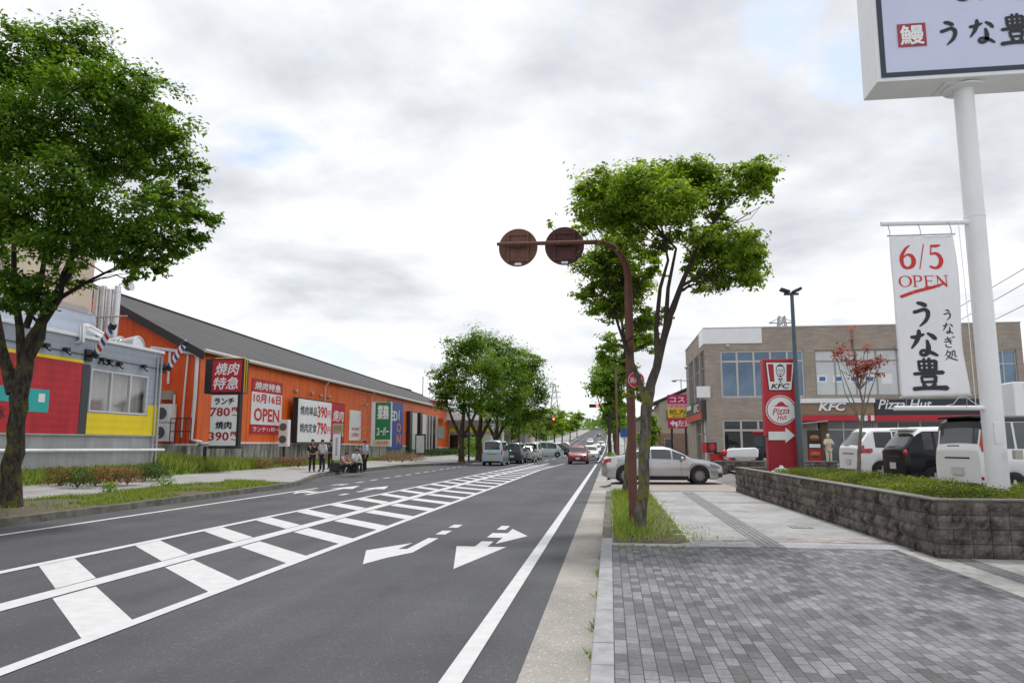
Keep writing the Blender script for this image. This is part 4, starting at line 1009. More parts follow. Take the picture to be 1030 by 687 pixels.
fc = MB(); fc.box(x0 + .155, x1 - .155, yy - .002, yy + .006, z0 + .155, z1 - .155); fc.build("sign_face", mat("pale_lilac_panel", (0.58, 0.62, 0.80), .35, var=.03, vscale=1), T, world=True)
mt = MB(); mt.box(6.36 - .42, 6.36 + .42, 13.35 - .26, 13.35 + .26, z0 - .02, z0 - .001); mt.lathe([(.33, 0), (.33, .03), (.24, .03)], Matrix.Translation((6.36, 13.35, z0 - .05)), 24); mt.build("mounting_plate", M_WHITEM, T, world=True)
def big(px, py): return aty(px, py, 12.90)
lt = MB()
for g_, (px, py, w_, h_) in {'u': (955, 33, .47, .50), 'na': (988, 31.5, .50, .50), 'yutaka': (1022, 29, .58, .58)}.items():
    p = big(px, py); brush(lt, [[(a, b_, c * 1.25) for a, b_, c in st] for st in BR[g_]], (p.x, 12.912, p.z), UX, UZ, w_, h_)
for g_, (px, py, w_) in {'u': (905, -18, .75), 'na': (968, -16, .8), 'gi': (1025, -18, .7)}.items():
    p = big(px, py); brush(lt, BR[g_], (p.x, 12.912, p.z), UX, UZ, w_, .72)
lt.build("lettering", M_INK, T, world=True)
p = big(917.5, 35.2)
MB().box(p.x - .235, p.x + .235, 12.908, 12.916, p.z - .215, p.z + .215).build("red_seal", mat("seal_red", (0.36, 0.04, 0.065), .5), T, world=True)
MB().text("鰻", (p.x, 12.905, p.z), UX, UZ, .40, .37, .03).build("seal_lettering", M_WHITE, T, world=True)
br = MB()
br.tube([(4.76, 13.2, 5.50), (6.36, 13.3, 5.50)], .042, 10); br.build("banner_arm", M_WHITEM, T, world=True, smooth=40)
br = MB(); br.tube([(4.76, 13.2, 2.29), (6.36, 13.3, 2.29)], .042, 10); br.build("banner_arm", M_WHITEM, T, world=True, smooth=40)
for z_ in (3.1, 5.6): bx_ = MB(); bx_.lathe([(.164, -.015), (.171, 0), (.164, .015)], Matrix.Translation((6.36, 13.35, z_)), 32, cap=False); bx_.build("weld_ring", M_WHITEM, T, world=True, smooth=60)
bx_ = MB(); bx_.box(6.29, 6.43, 13.178, 13.2, 1.7, 2.05); bx_.build("access_hatch", M_WHITEM, T, world=True, bevel=.004)
bx_ = MB(); bx_.box(6.50, 6.62, 13.02, 13.13, 1.45, 1.60); bx_.build("junction_box", mat("beige_box", (0.45, 0.43, 0.38), .6), T, world=True, bevel=.01)

T = thing("shop_banner", "white hanging cloth banner with red opening date and brush lettering", "banner", (5.37, 13.10, 2.4))
nx, nz = 26, 60; c = MB()
TLc, TRc, BRc, BLc = Vector((4.85, 13.12, 5.24)), Vector((5.89, 13.14, 5.24)), Vector((5.94, 13.14, 2.50)), Vector((4.86, 13.12, 2.47))
def cloth(u, v):
    p = (TLc * (1 - u) + TRc * u) * (1 - v) + (BLc * (1 - u) + BRc * u) * v
    rip = .026 * math.sin(v * 9 + u * 2.2) * (.3 + u) + .020 * math.sin(u * 11 + v * 4) * (.25 + v) + .010 * math.sin(u * 23 + v * 13)
    return p + Vector((.010 * math.sin(v * 7) * u, rip, 0))
for j in range(nz + 1):
    for i in range(nx + 1): c.v.append(tuple(cloth(i / nx, j / nz)))
for j in range(nz):
    for i in range(nx):
        q = j * (nx + 1) + i; c.f.append((q, q + nx + 1, q + nx + 2, q + 1))
o = c.build("cloth", mat("banner_cloth", (0.82, 0.82, 0.85), .8, var=.02, vscale=4), T, world=True, smooth=80)
sol = o.modifiers.new('thickness', 'SOLIDIFY'); sol.thickness = .004; sol.offset = 0
def on_cloth(mb, name, m_):
    """bend flat lettering onto the cloth"""
    for i, p in enumerate(mb.v):
        v = (5.24 - p[2]) / 2.75; xl = 4.85 + .01 * v; u = (p[0] - xl) / 1.05
        q = cloth(min(max(u, 0), 1), min(max(v, 0), 1)); mb.v[i] = (p[0], q.y - .007 + (p[1] - 13.0), p[2])
    return mb.build(name, m_, T, world=True)
def bn(px, py): p = aty(px, py, 13.12); return (p.x, 13.0, p.z)
red = MB()
SER = {'6': [[(66, 4, 2), (44, 18, 6), (24, 44, 9), (20, 66, 11), (28, 88, 8), (48, 97, 5), (70, 88, 9), (78, 68, 11), (70, 48, 8), (50, 42, 4), (30, 54, 3)]],
 '/': [[(72, 0, 4), (28, 100, 4)]], '5': [[(34, 5, 5), (60, 6, 6), (80, 3, 3)], [(36, 5, 3), (30, 40, 3)], [(30, 40, 3), (50, 36, 5), (70, 46, 9), (78, 66, 11), (68, 87, 9), (46, 97, 5), (22, 90, 5)]],
 'O': [[(50, 2, 2.5), (24, 12, 5), (9, 35, 8), (9, 65, 8), (24, 88, 5), (50, 98, 2.5), (76, 88, 5), (91, 65, 8), (91, 35, 8), (76, 12, 5), (50, 2, 2.5)]],
 'P': [[(26, 3, 7), (26, 97, 7)], [(8, 3, 2.5), (45, 3, 2.5)], [(8, 97, 2.5), (46, 97, 2.5)], [(28, 3, 2.5), (62, 4, 4), (82, 16, 8), (80, 40, 8), (60, 52, 4), (30, 52, 2.5)]],
 'E': [[(24, 3, 7), (24, 97, 7)], [(8, 3, 3), (80, 3, 3)], [(80, 3, 2), (82, 20, 2)], [(24, 49, 3), (66, 49, 3)], [(66, 40, 2), (66, 58, 2)], [(8, 97, 3), (84, 97, 3)], [(84, 97, 2), (86, 78, 2)]],
 'N': [[(18, 3, 3), (18, 97, 3)], [(4, 3, 2.5), (26, 3, 3)], [(6, 97, 2.5), (32, 97, 2.5)], [(18, 4, 8), (82, 95, 8)], [(82, 3, 3), (82, 97, 3)], [(68, 3, 2.5), (96, 3, 2.5)]]}
for ch_, px_, w_ in (('6', 913, .33), ('/', 927.5, .22), ('5', 941, .33)): brush(red, SER[ch_], bn(px_, 258), UX, UZ, w_, .43)
for i, ch_ in enumerate("OPEN"): brush(red, SER[ch_], bn(910.5 + i * 12.2, 283), UX, UZ, .20, .20)
brush(red, [[(2, 60, 5), (40, 42, 5.5), (75, 30, 5), (99, 18, 2)]], bn(928, 295), UX, UZ, .72, .5)
on_cloth(red, "red_lettering", M_REDINK)
blk = MB()
for g_, (px, py, w_, h_) in {'u': (927, 316, .48, .48), 'na': (929.5, 345, .54, .50), 'yutaka': (934, 376, .60, .56)}.items(): brush(blk, [[(a, b_, c * 1.3) for a, b_, c in st] for st in BR[g_]], bn(px, py), UX, UZ, w_, h_)
for g_, (px, py) in {'u': (953, 317), 'na': (954, 330), 'gi': (955, 344), 'tokoro': (957, 357)}.items(): brush(blk, BR[g_], bn(px, py), UX, UZ, .22, .21)
on_cloth(blk, "black_lettering", M_INK)
rod = MB(); rod.tube([(4.82, 13.13, 5.26), (5.93, 13.15, 5.26)], .014, 8); rod.build("rod", M_GALV, T, world=True)
rod = MB(); rod.tube([(4.83, 13.13, 2.46), (5.98, 13.15, 2.49)], .014, 8); rod.build("rod", M_GALV, T, world=True)
hk = MB()
for px_ in (4.87, 5.37, 5.87): hk.tube([(px_, 13.22, 5.50), (px_ + .015, 13.18, 5.36), (px_, 13.14, 5.26)], .008, 6)
for px_ in (4.95, 5.9): hk.tube([(px_, 13.14, 2.47), (px_, 13.2, 2.29)], .006, 6)
hk.build("hook", M_GALV, T, world=True)
rp = MB(); rp.tube([(6.02, 13.2, 5.5), (6.03, 13.17, 4.0), (6.05, 13.2, 2.29)], .006, 5); rp.build("rope", M_WHITE, T, world=True)

# ------------------------------------------------------------------ street lamp in the planter
T = thing("street_lamp", "slim slate-blue lamp post with two flat floodlights beside the red sign pillar", "street lamp", (5.73, 23.6, .8))
MB().tube([(5.72, 23.6, .75), (5.72, 23.6, 2.9), (5.72, 23.6, 2.95), (5.72, 23.6, 6.38)], [.10, .10, .075, .055], 16).build("pole", M_LAMPPOLE, T, world=True, smooth=40)
a = MB(); a.box(5.48, 5.93, 23.57, 23.63, 6.30, 6.37); a.build("crossarm", M_LAMPPOLE, T, world=True, bevel=.006)
for k, xx in enumerate((5.50, 5.86)):
    l = MB(); Mx = Matrix.Translation((xx, 23.55, 6.43)) @ Matrix.Rotation(R(-24 if k else 20), 4, 'Y')
    l.box(-.15, .15, -.13, .13, -.035, .05, Mx); l.build("floodlight", M_BLACK, T, world=True, bevel=.02)

# ------------------------------------------------------------------ red sign pillar
T = thing("sign_pillar", "tall red sign pillar with a portrait logo, a round logo and a white arrow", "sign", (5.28, 24.0, .8))
xl, xr, yf, yb_ = 4.79, 5.82, 23.85, 24.25
up = MB(); up.box(xl, xr, yf, yb_, 1.95, 4.33); up.build("sign_body", M_RED, T, world=True, bevel=.015)
lw = MB(); lw.box(xl + .05, xr - .02, yf + .03, yb_ - .03, .78, 1.94); lw.build("plinth", M_DEEPRED, T, world=True, bevel=.01)
k = MB(); k.box(xl + .05, xl + .16, yf - .004, yf - .001, 1.98, 4.30)
yq = yf - .006
def pl(px, py): p = aty(px, py, yf); return p.x, p.z
def plate(mb, pts, y_, th=.01): mb.prism([(x, y_, z) for x, z in pts], (0, th, 0))
q = [pl(769.5, 364), pl(799, 364), pl(796.5, 393), pl(773, 393)]
cx, cz = sum(a for a, _ in q) / 4, sum(b_ for _, b_ in q) / 4
f_ = MB(); plate(f_, q, yf - .022, .02); bo = f_.build("logo_border", M_BLACK, T, world=True)
sc_ = lambda s, qq: [(cx + (a - cx) * s, cz + (b_ - cz) * s) for a, b_ in qq]
f_ = MB(); plate(f_, sc_(.94, q), yf - .027, .004); f_.build("logo_panel", M_WHITE, T, world=True)
def lp(u, v):  # inside the logo panel, u 0..1 left-right, v 0..1 top-bottom
    qq = sc_(.94, q); a = (qq[0][0] * (1 - u) + qq[1][0] * u, qq[0][1] * (1 - u) + qq[1][1] * u); b_ = (qq[3][0] * (1 - u) + qq[2][0] * u, qq[3][1] * (1 - u) + qq[2][1] * u)
    return (a[0] * (1 - v) + b_[0] * v, a[1] * (1 - v) + b_[1] * v)
st = MB()
for (u0, u1) in ((.05, .26), (.74, .95)): plate(st, [lp(u0, .05), lp(u1, .05), lp(u1, .70), lp(u0 + .02, .70)], yf - .030, .003)
st.build("logo_stripes", mat("stripe_red", (0.42, 0.015, 0.03), .5), T, world=True)
fb = MB()     # line drawing: hair, glasses, beard and bow tie of the portrait
def ring(u, v, ru, rv, n=16, t=.18):
    for i in range(n):
        a0, a1 = 2 * math.pi * i / n, 2 * math.pi * (i + 1) / n
        P = [lp(u + ru * s * math.cos(a), v + rv * s * math.sin(a)) for a, s in ((a0, 1), (a1, 1), (a1, 1 - t), (a0, 1 - t))]
        fb.add([(x, yf - .0305, z) for x, z in P], [(0, 1, 2, 3)])
ring(.51, .30, .17, .24, 20, .14)
ring(.455, .29, .055, .055, 10, .3); ring(.575, .29, .055, .055, 10, .3)
for poly_ in ([(.36, .16), (.50, .08), (.66, .16), (.60, .15), (.50, .13), (.42, .15)], [(.42, .41), (.51, .385), (.60, .41), (.56, .43), (.51, .415), (.46, .43)], [(.48, .46), (.54, .46), (.53, .54), (.49, .54)],
              [(.42, .56), (.51, .60), (.60, .56), (.59, .66), (.51, .62), (.43, .66)], [(.485, .66), (.535, .66), (.55, .73), (.47, .73)]):
    P = [lp(*a) for a in poly_]; fb.add([(x, yf - .0306, z) for x, z in P], [tuple(range(len(P)))])
p = lp(.5, .86); fb.text("KFC", (p[0], yf - .031, p[1]), UX, UZ, .56, .155, .03, .25)
fb.build("logo_drawing", M_INK, T, world=True)
cxx, czz = pl(785.5, 412.5)
Mx = Matrix.Translation((cxx, yf - .004, czz)) @ Matrix.Rotation(R(90), 4, 'X')
MB().lathe([(.46, 0), (.46, .014)], Mx, 40).build("round_logo", M_WHITE, T, world=True)
rr = MB()
for i in range(34):
    a0, a1 = 2 * math.pi * (i + 2) / 40, 2 * math.pi * (i + 3) / 40
    rr.add([(cxx + r_ * math.cos(a), yf - .0205, czz + r_ * math.sin(a)) for a, r_ in ((a0, .435), (a1, .435), (a1, .405), (a0, .405))], [(0, 1, 2, 3)])
rr.add([(cxx + x, yf - .0208, czz + z) for x, z in ((-.27, .12), (-.20, .13), (-.13, .16), (-.07, .23), (.0, .26), (.07, .25), (.13, .17), (.22, .12), (.29, .13), (.20, .09), (.05, .115), (-.08, .11))], [tuple(range(12))])
rr.text("Pizza", (cxx - .01, yf - .021, czz - .03), (1, 0, .10), UZ, .52, .20, .012, .3); rr.text("Hut", (cxx + .02, yf - .021, czz - .22), (1, 0, .10), UZ, .30, .17, .012, .3)
rr.build("logo_lettering", M_RED, T, world=True)
ar_ = MB(); P = [pl(773, 434), pl(790, 434), pl(790, 430), pl(799.5, 438), pl(790, 445.5), pl(790, 442.5), pl(773, 442.5)]
plate(ar_, P, yf - .012, .01); ar_.build("arrow", M_WHITE, T, world=True)
d = thing("ground_light", "white domed ground light on the planter edge before the red pillar", "light", (4.95, 22.7, .80))
MB().lathe([(.30, 0), (.30, .05), (.26, .12), (.16, .18), (.06, .21), (.05, .26), (.0, .27)], None, 24, cap=False).build("dome", M_WHITE, d, smooth=50)
MB().lathe([(.34, -.02), (.34, .02)], None, 24).build("base", M_CAP, d)

# ------------------------------------------------------------------ tan brick restaurant building
BY = 45.0
T = thing("restaurant_building", "two-storey tan brick restaurant building with flat roof and red awning band", "building", (5.7, BY, .4))
XL, XR, YB, ZT = 5.70, 23.35, 56.0, 8.55
YB_ = YB
def wall_holes(mb, along, a0, a1, z0, z1, holes, at_, depth):
    """wall slab in the plane across `along` with rectangular openings (a0, a1, z0, z1)"""
    As = sorted({a0, a1} | {h[0] for h in holes} | {h[1] for h in holes}); Zs = sorted({z0, z1} | {h[2] for h in holes} | {h[3] for h in holes})
    for i in range(len(As) - 1):
        for j in range(len(Zs) - 1):
            ca, cz_ = (As[i] + As[i + 1]) / 2, (Zs[j] + Zs[j + 1]) / 2
            if any(h[0] < ca < h[1] and h[2] < cz_ < h[3] for h in holes): continue
            P = [(As[i], Zs[j]), (As[i + 1], Zs[j]), (As[i + 1], Zs[j + 1]), (As[i], Zs[j + 1])]
            if along == 'x': mb.add([(a, at_, z) for a, z in P], [(0, 1, 2, 3)])
            else: mb.add([(at_, a, z) for a, z in P], [(3, 2, 1, 0)])
    for h in holes:      # reveals
        if along == 'x':
            c4 = [(h[0], h[2]), (h[1], h[2]), (h[1], h[3]), (h[0], h[3])]
            for k_ in range(4):
                a, b_ = c4[k_], c4[(k_ + 1) % 4]
                mb.add([(a[0], at_, a[1]), (a[0], at_ + depth, a[1]), (b_[0], at_ + depth, b_[1]), (b_[0], at_, b_[1])], [(0, 1, 2, 3)])
        else:
            c4 = [(h[0], h[2]), (h[1], h[2]), (h[1], h[3]), (h[0], h[3])]
            for k_ in range(4):
                a, b_ = c4[k_], c4[(k_ + 1) % 4]
                mb.add([(at_, a[0], a[1]), (at_ + depth, a[0], a[1]), (at_ + depth, b_[0], b_[1]), (at_, b_[0], b_[1])], [(0, 1, 2, 3)])
fh = [(6.60, 11.40, 4.38, 7.20), (12.0, 17.75, 4.45, 7.15), (6.58, 10.35, .75, 3.12), (21.6, 23.0, 4.4, 7.0), (11.9, 15.0, .5, 3.05), (15.2, 20.9, .5, 3.0)]
sh = [(44.0 + BY - 45 + 1.25, 47.45, 3.15 + 1.2, 7.35), (48.0, 50.6, 4.35, 7.35), (51.2, 54.2, 4.35, 7.35), (45.3, 47.6, .6, 3.12), (48.0, 50.7, .6, 3.12)]
w = MB(); wall_holes(w, 'x', XL, XR, .2, ZT, fh, BY, .22); wall_holes(w, 'y', BY, YB, .2, ZT, sh, XL, .22)
w.quad((XR, BY, .2), (XR, YB, .2), (XR, YB, ZT), (XR, BY, ZT)); w.quad((XR, YB, .2), (XL, YB, .2), (XL, YB, ZT), (XR, YB, ZT))
w.build("wall", M_TAN, T, world=True)
r_ = MB(); r_.box(XL + .3, XR - .3, BY + .3, YB - .3, ZT - .9, ZT - .6); r_.build("roof", M_CONC, T, world=True)
cp = MB()
cp.box(XL - .04, XR + .04, BY - .04, BY + .3, ZT + .002, ZT + .06); cp.box(XL - .04, XL + .3, BY + .303, YB + .04, ZT + .002, ZT + .06); cp.box(XR - .3, XR + .04, BY + .303, YB + .04, ZT + .002, ZT + .06)
cp.build("coping", M_ALU, T, world=True)
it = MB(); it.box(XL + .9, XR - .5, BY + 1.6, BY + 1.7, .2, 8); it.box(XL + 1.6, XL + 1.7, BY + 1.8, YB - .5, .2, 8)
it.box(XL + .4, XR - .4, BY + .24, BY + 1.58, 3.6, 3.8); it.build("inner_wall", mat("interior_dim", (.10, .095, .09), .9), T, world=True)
def window(name, along, a0, a1, z0, z1, at_, verts, horis, gm, fm=M_ALU, dep=.14, t=.05):
    f = MB(); g_ = MB()
    def bar(p, q, r0, r1):
        if along == 'x': f.box(p, q, at_ + dep - .05, at_ + dep + .03, r0, r1)
        else: f.box(at_ + dep - .05, at_ + dep + .03, p, q, r0, r1)
    bar(a0 + .002, a1 - .002, z0 + .002, z0 + t); bar(a0 + .002, a1 - .002, z1 - t, z1 - .002); bar(a0 + .002, a0 + t, z0 + t + .001, z1 - t - .001); bar(a1 - t, a1 - .002, z0 + t + .001, z1 - t - .001)
    vs_ = [a0 + t] + [v for v in verts] + [a1 - t]
    for v in verts: bar(v - t / 2, v + t / 2, z0 + t + .001, z1 - t - .001)
    for h_ in horis:
        for i in range(len(vs_) - 1): bar(vs_[i] + (t / 2 + .001 if i else .001), vs_[i + 1] - (t / 2 + .001 if i < len(vs_) - 2 else .001), h_ - t / 2, h_ + t / 2)
    if along == 'x': g_.box(a0 + .01, a1 - .01, at_ + dep - .012, at_ + dep, z0 + .01, z1 - .01)
    else: g_.box(at_ + dep - .012, at_ + dep, a0 + .01, a1 - .01, z0 + .01, z1 - .01)
    fo = f.build(name, fm, T, world=True)
    go = g_.build("pane", gm, None); go.parent = fo; go.matrix_parent_inverse = Matrix.Translation(-T.location)
    return fo
window("window", 'x', *fh[0], BY, [7.57, 8.54, 9.50, 10.46], [6.55], M_BLUEGLASS, t=.11)
window("window", 'x', *fh[1], BY, [13.15, 14.3, 15.45, 16.6], [6.5], M_BLIND, mat("dull_frame", (.30, .29, .28), .5), t=.07)
window("window", 'x', *fh[2], BY, [7.66, 8.64, 9.5], [2.48], M_DARKGLASS, t=.12)
window("window", 'x', *fh[3], BY, [22.3], [6.2], M_BLUEGLASS, t=.07)
window("shopfront", 'x', *fh[4], BY, [12.5, 13.4, 14.3], [2.5], M_GREYGLASS, t=.07)
window("shopfront", 'x', *fh[5], BY, [16.4, 17.6, 18.8, 20.0], [2.5], M_DARKGLASS, t=.07)
for h_, v, gm in zip(sh, ([46.3], [49.3], [52.7], [46.4], [49.3]), (M_GREYGLASS, M_GREYGLASS, M_BLUEGLASS, M_BLIND, M_GREYGLASS)):
    window("window", 'y', *h_, XL, v, [6.3] if h_[3] > 5 else [2.3], gm, mat("dull_frame", (.30, .29, .28), .5), t=.08)
pn = MB(); pn.box(XL - .002, 9.05, BY - .06, BY - .003, 7.62, 8.53); pn.box(XL - .06, XL - .003, BY - .06, 47.15, 7.62, 8.53); pn.build("white_panel", M_WHITE, T, world=True)
aw = MB(); aw.box(10.95, 22.9, BY - .55, BY - .005, 2.98, 3.30); aw.build("awning_band", M_RED, T, world=True, bevel=.01)
aw = MB(); aw.box(10.95, 15.05, BY - .50, BY - .006, 4.02, 4.28); aw.build("white_fascia", M_WHITE, T, world=True)
aw = MB(); aw.box(10.97, 15.02, BY - .38, BY - .007, 3.31, 4.01); aw.build("wood_fascia", brick_mat("fascia_boards", (.30, .21, .14), (.36, .26, .18), (.18, .13, .09), 3, .12, .006, .6, 'xz+y', .2, .1), T, world=True)
aw = MB(); aw.box(15.05, 22.8, BY - .42, BY - .008, 3.31, 4.20); aw.build("black_fascia", mat("fascia_navy", (.022, .028, .038), .4), T, world=True)
for k_ in range(3):
    s_ = MB(); s_.box(14.02 + k_ * .36, 14.2 + k_ * .36, BY - .556, BY - .551, 2.985, 3.295); s_.build("white_stripe", M_WHITE, T, world=True)
l_ = MB(); p = aty(837, 409, BY - .40); l_.text("KFC", (p.x, BY - .45, p.z), UX, UZ, 1.55, .50, .035, .25, depth=.05); l_.build("sign_lettering", M_WHITE, T, world=True)
l_ = MB(); l_.text("KFC", (p.x + .035, BY - .392, p.z - .03), UX, UZ, 1.62, .54, .05, .25); l_.build("letter_shadow_plate", M_BLACK, T, world=True)
l_ = MB(); p = aty(910, 406.5, BY - .43); l_.text("Pizza Hut", (p.x, BY - .432, p.z), UX, UZ, 2.9, .55, .01, .3)
l_.tube([(p.x + 1.9, BY - .44, p.z - .3), (p.x + 2.2, BY - .44, p.z - .1), (p.x + 2.6, BY - .44, p.z + .0), (p.x + 2.9, BY - .44, p.z + .36), (p.x + 3.3, BY - .44, p.z + .4), (p.x + 3.6, BY - .44, p.z + .1), (p.x + 4.1, BY - .44, p.z - .2), (p.x + 3.0, BY - .44, p.z - .15), (p.x + 1.9, BY - .44, p.z - .3)], .022, 5)
l_.build("sign_lettering", M_WHITE, T, world=True)
for k_, px_ in enumerate((827, 843, 859, 875)):
    p = aty(px_, 381, BY + .1); s_ = MB(); s_.box(p.x - .28, p.x + .28, BY + .115, BY + .125, p.z - .22, p.z + .22); so = s_.build("window_poster", M_WHITE, T, world=True)
    s_ = MB(); s_.box(p.x - .15, p.x + .18, BY + .105, BY + .112, p.z - .12, p.z + .12); s_.build("poster_print", mat("poster_blue", (.06, .16, .42), .5), T, world=True)
p = aty(892, 381, BY + .1); s_ = MB(); s_.box(p.x - .3, p.x + .3, BY + .115, BY + .125, p.z - .3, p.z + .3); s_.build("window_poster", M_WHITE, T, world=True)
# sign boards on the side wall
sb = MB(); sb.box(XL - .28, XL - .005, 45.1, 54.2, 3.14, 4.28); sb.build("side_sign", mat("side_sign_dark", (.035, .035, .04), .4), T, world=True, bevel=.01)
sb = MB(); sb.box(XL - .30, XL - .282, 45.12, 54.1, 3.14, 3.52); sb.build("side_sign_band", mat("band_orange_red", (.55, .07, .03), .5), T, world=True)
sb = MB(); sb.box(XL - .30, XL - .284, 50.8, 53.5, 3.95, 4.24); sb.text("KFC", (XL - .30, 47.8, 3.88), (0, -1, 0), UZ, 2.6, .5, .03, .25); sb.build("side_sign_lettering", M_WHITE, T, world=True)
sb = MB(); sb.prism([(XL - .30, 46.6, 3.6), (XL - .30, 45.5, 3.6), (XL - .30, 45.9, 4.25)], (.015, 0, 0)); sb.build("side_sign_roof_logo", M_RED, T, world=True)
p = aty(708, 394.5, BY - .35); pj = MB(); pj.box(p.x - .42, p.x + .36, BY - .42, BY - .32, 4.38, 5.05); pj.tube([(p.x + .3, BY - .35, 4.7), (XL + .2, BY - .0, 4.7)], .03, 6); pj.build("projecting_sign", M_WHITE, T, world=True, bevel=.01)
sp = MB()
for (px_, py_) in ((732, 348),): p = aty(px_, py_, BY - .2); sp.ball((p.x, BY - .2, p.z), .12); sp.tube([(p.x, BY - .2, p.z), (p.x, BY, p.z + .05)], .03, 6)
sp.tube([(XL, 54.5, 6.2), (XL - 1.0, 54.3, 6.25)], .03, 6); sp.ball((XL - 1.05, 54.3, 6.2), (.18, .1, .1)); sp.tube([(XL, 52, 7.0), (XL - .4, 51.9, 6.95)], .03, 6); sp.ball((XL - .4, 51.9, 6.9), .12)
sp.build("wall_spotlight", M_ALU, T, world=True)
ca = MB(); ca.prism([(10.4, BY - .9, 2.75), (12.3, BY - .9, 2.95), (12.3, BY - .9, 3.02), (10.4, BY - .9, 2.82)], (0, .85, 0)); ca.build("entrance_canopy", mat("canopy_beige", (.42, .39, .33), .6), T, world=True)
dn = MB(); dn.box(12.05, 12.5, BY - .05, BY + .05, .4, 2.95); dn.build("brick_pier", mat("brown_brick", (.16, .10, .065), .85, var=.25, vscale=14), T, world=True)
cm = MB(); p = aty(905, 349, BY - .2); cm.box(p.x - .2, p.x + .2, BY - .3, BY - .006, p.z - .1, p.z + .1); cm.build("wall_camera", M_ALU, T, world=True)

# menu boards at the entrance
T = thing("menu_board", "standing menu board with food posters at the restaurant entrance", "sign", (11.45, 43.9, .45))
m_ = MB(); m_.box(-.38, .38, -.03, .03, .12, 2.0); m_.build("board", M_BLACK, T, bevel=.01)
m_ = MB(); m_.box(-.34, .34, -.04, -.031, .3, .95); m_.build("poster", M_RED, T)
for zz in (.62, 1.55):
    m_ = MB(); m_.ball((0, -.04, zz + .06), (.25, .012, .12), 16, 8); m_.build("burger_bun", mat("bun", (.45, .20, .05), .6), T)
    m_ = MB(); m_.ball((0, -.045, zz - .08), (.26, .010, .08), 16, 8); m_.build("burger_filling", mat("patty", (.14, .05, .025), .6), T)
m_ = MB(); m_.box(-.3, .3, -.041, -.032, 1.02, 1.22); m_.build("poster_strip", M_WHITE, T)
m_ = MB(); m_.box(-.36, -.3, -.2, .2, 0, .12); m_.box(.3, .36, -.2, .2, 0, .12); m_.build("foot", M_BLACK, T)

# low block walls in the car park
for (a, b_, y_, lb) in ((718, 770, 36.2, "low dark block wall in front of the parked delivery scooters"), (806, 842, 36.2, "short dark block wall in front of the menu board and the statue")):
    A, B = aty(a, 470, y_), aty(b_, 470, y_)
    T = thing("block_wall", lb, "wall", ((A.x + B.x) / 2, y_, .4)); w = MB(); block_row(A.x, y_, B.x, y_, (0, -1), .40, 2, .40, .22)
    w.box(A.x, B.x, y_ + .002, y_ + .25, .3, .835); w.build("wall", M_ROCK, T, world=True)
    c_ = MB(); c_.box(A.x - .02, B.x + .02, y_ - .05, y_ + .27, .842, .90); c_.build("cap", M_CAP, T, world=True)

# pharmacy board on two posts
T = thing("roadside_signboard", "pink, yellow and magenta pharmacy signboard on two dark posts", "sign", (6.2, 60, .1))
SX0, SX1 = 4.56, 7.6
ps = MB(); ps.tube([(4.86, 60.1, .0), (4.86, 60.1, 5.4)], .09, 8); ps.build("post", M_BLACK, T, world=True)
ps = MB(); ps.tube([(5.95, 60.1, .0), (5.95, 60.1, 5.4)], .09, 8); ps.build("post", M_BLACK, T, world=True)
M_MAG = mat("magenta", (.50, .015, .12), .5); M_PINK = mat("pink", (.72, .35, .45), .5); M_YEL = mat("sign_yellow", (.80, .55, .02), .5)
for z0_, z1_, m_ in ((2.90, 3.72, M_MAG), (3.725, 4.50, M_YEL), (4.505, 4.83, M_PINK), (4.835, 5.56, M_MAG)):
    b_ = MB(); b_.box(SX0, SX1, 59.92, 60.02, z0_, z1_); b_.build("panel", m_, T, world=True)
b_ = MB(); b_.text("コスモス", (6.0, 59.91, 5.15), UX, UZ, 2.5, .42, .03); b_.text("左折すぐ", (6.35, 59.91, 3.3), UX, UZ, 2.1, .5, .02)
b_.add([(x, 59.91, z) for x, z in ((4.7, 3.3), (5.0, 3.55), (5.0, 3.4), (5.3, 3.4), (5.3, 2.98), (5.15, 2.98), (5.15, 3.22), (5.0, 3.22), (5.0, 3.05))], [tuple(range(8, -1, -1))]); b_.build("white_lettering", M_WHITE, T, world=True)
b_ = MB(); b_.text("処方せん", (6.05, 59.91, 4.18), UX, UZ, 2.75, .44, .02); b_.text("受付 取扱薬局", (6.0, 59.91, 3.82), UX, UZ, 2.2, .14); b_.build("black_lettering", M_INK, T, world=True)
b_ = MB(); b_.text("ドラッグストア", (6.0, 59.91, 4.66), UX, UZ, 2.3, .2, .01); b_.build("magenta_lettering", M_MAG, T, world=True)

# beige house behind it
T = thing("house", "beige two-storey house with a dark low-pitched roof behind the pharmacy board", "house", (7.5, 79, .1))
w = MB(); w.prism([(4.9, 75, 0), (4.9, 75, 5.75), (9.2, 75, 7.55), (13.5, 75, 5.75), (13.5, 75, 0)], (0, 9, 0)); w.build("wall", mat("cream_render", (.46, .41, .33), .85, var=.06, vscale=2), T, world=True)
w = MB(); w.box(4.86, 13.54, 74.95, 75.0 - .003, 0, 2.7); w.box(4.85, 4.9 - .003, 74.95, 84, 0, 2.7); w.build("brick_skirt", mat("brown_cladding", (.30, .19, .14), .85, var=.18, vscale=12), T, world=True)
r_ = MB(); r_.prism([(4.35, 74.6, 5.62), (9.2, 74.6, 7.70), (9.2, 74.6, 7.88), (4.3, 74.6, 5.80)], (0, 9.8, 0)); r_.prism([(9.2, 74.6, 7.70), (14.1, 74.6, 5.62), (14.1, 74.6, 5.80), (9.2, 74.6, 7.88)], (0, 9.8, 0)); r_.build("roof", mat("dark_roof", (.07, .065, .065), .7), T, world=True)
e_ = MB(); e_.box(4.3, 4.9, 74.7, 77, 2.75, 2.95); e_.build("porch_roof", M_DARKGLASS, T, world=True)
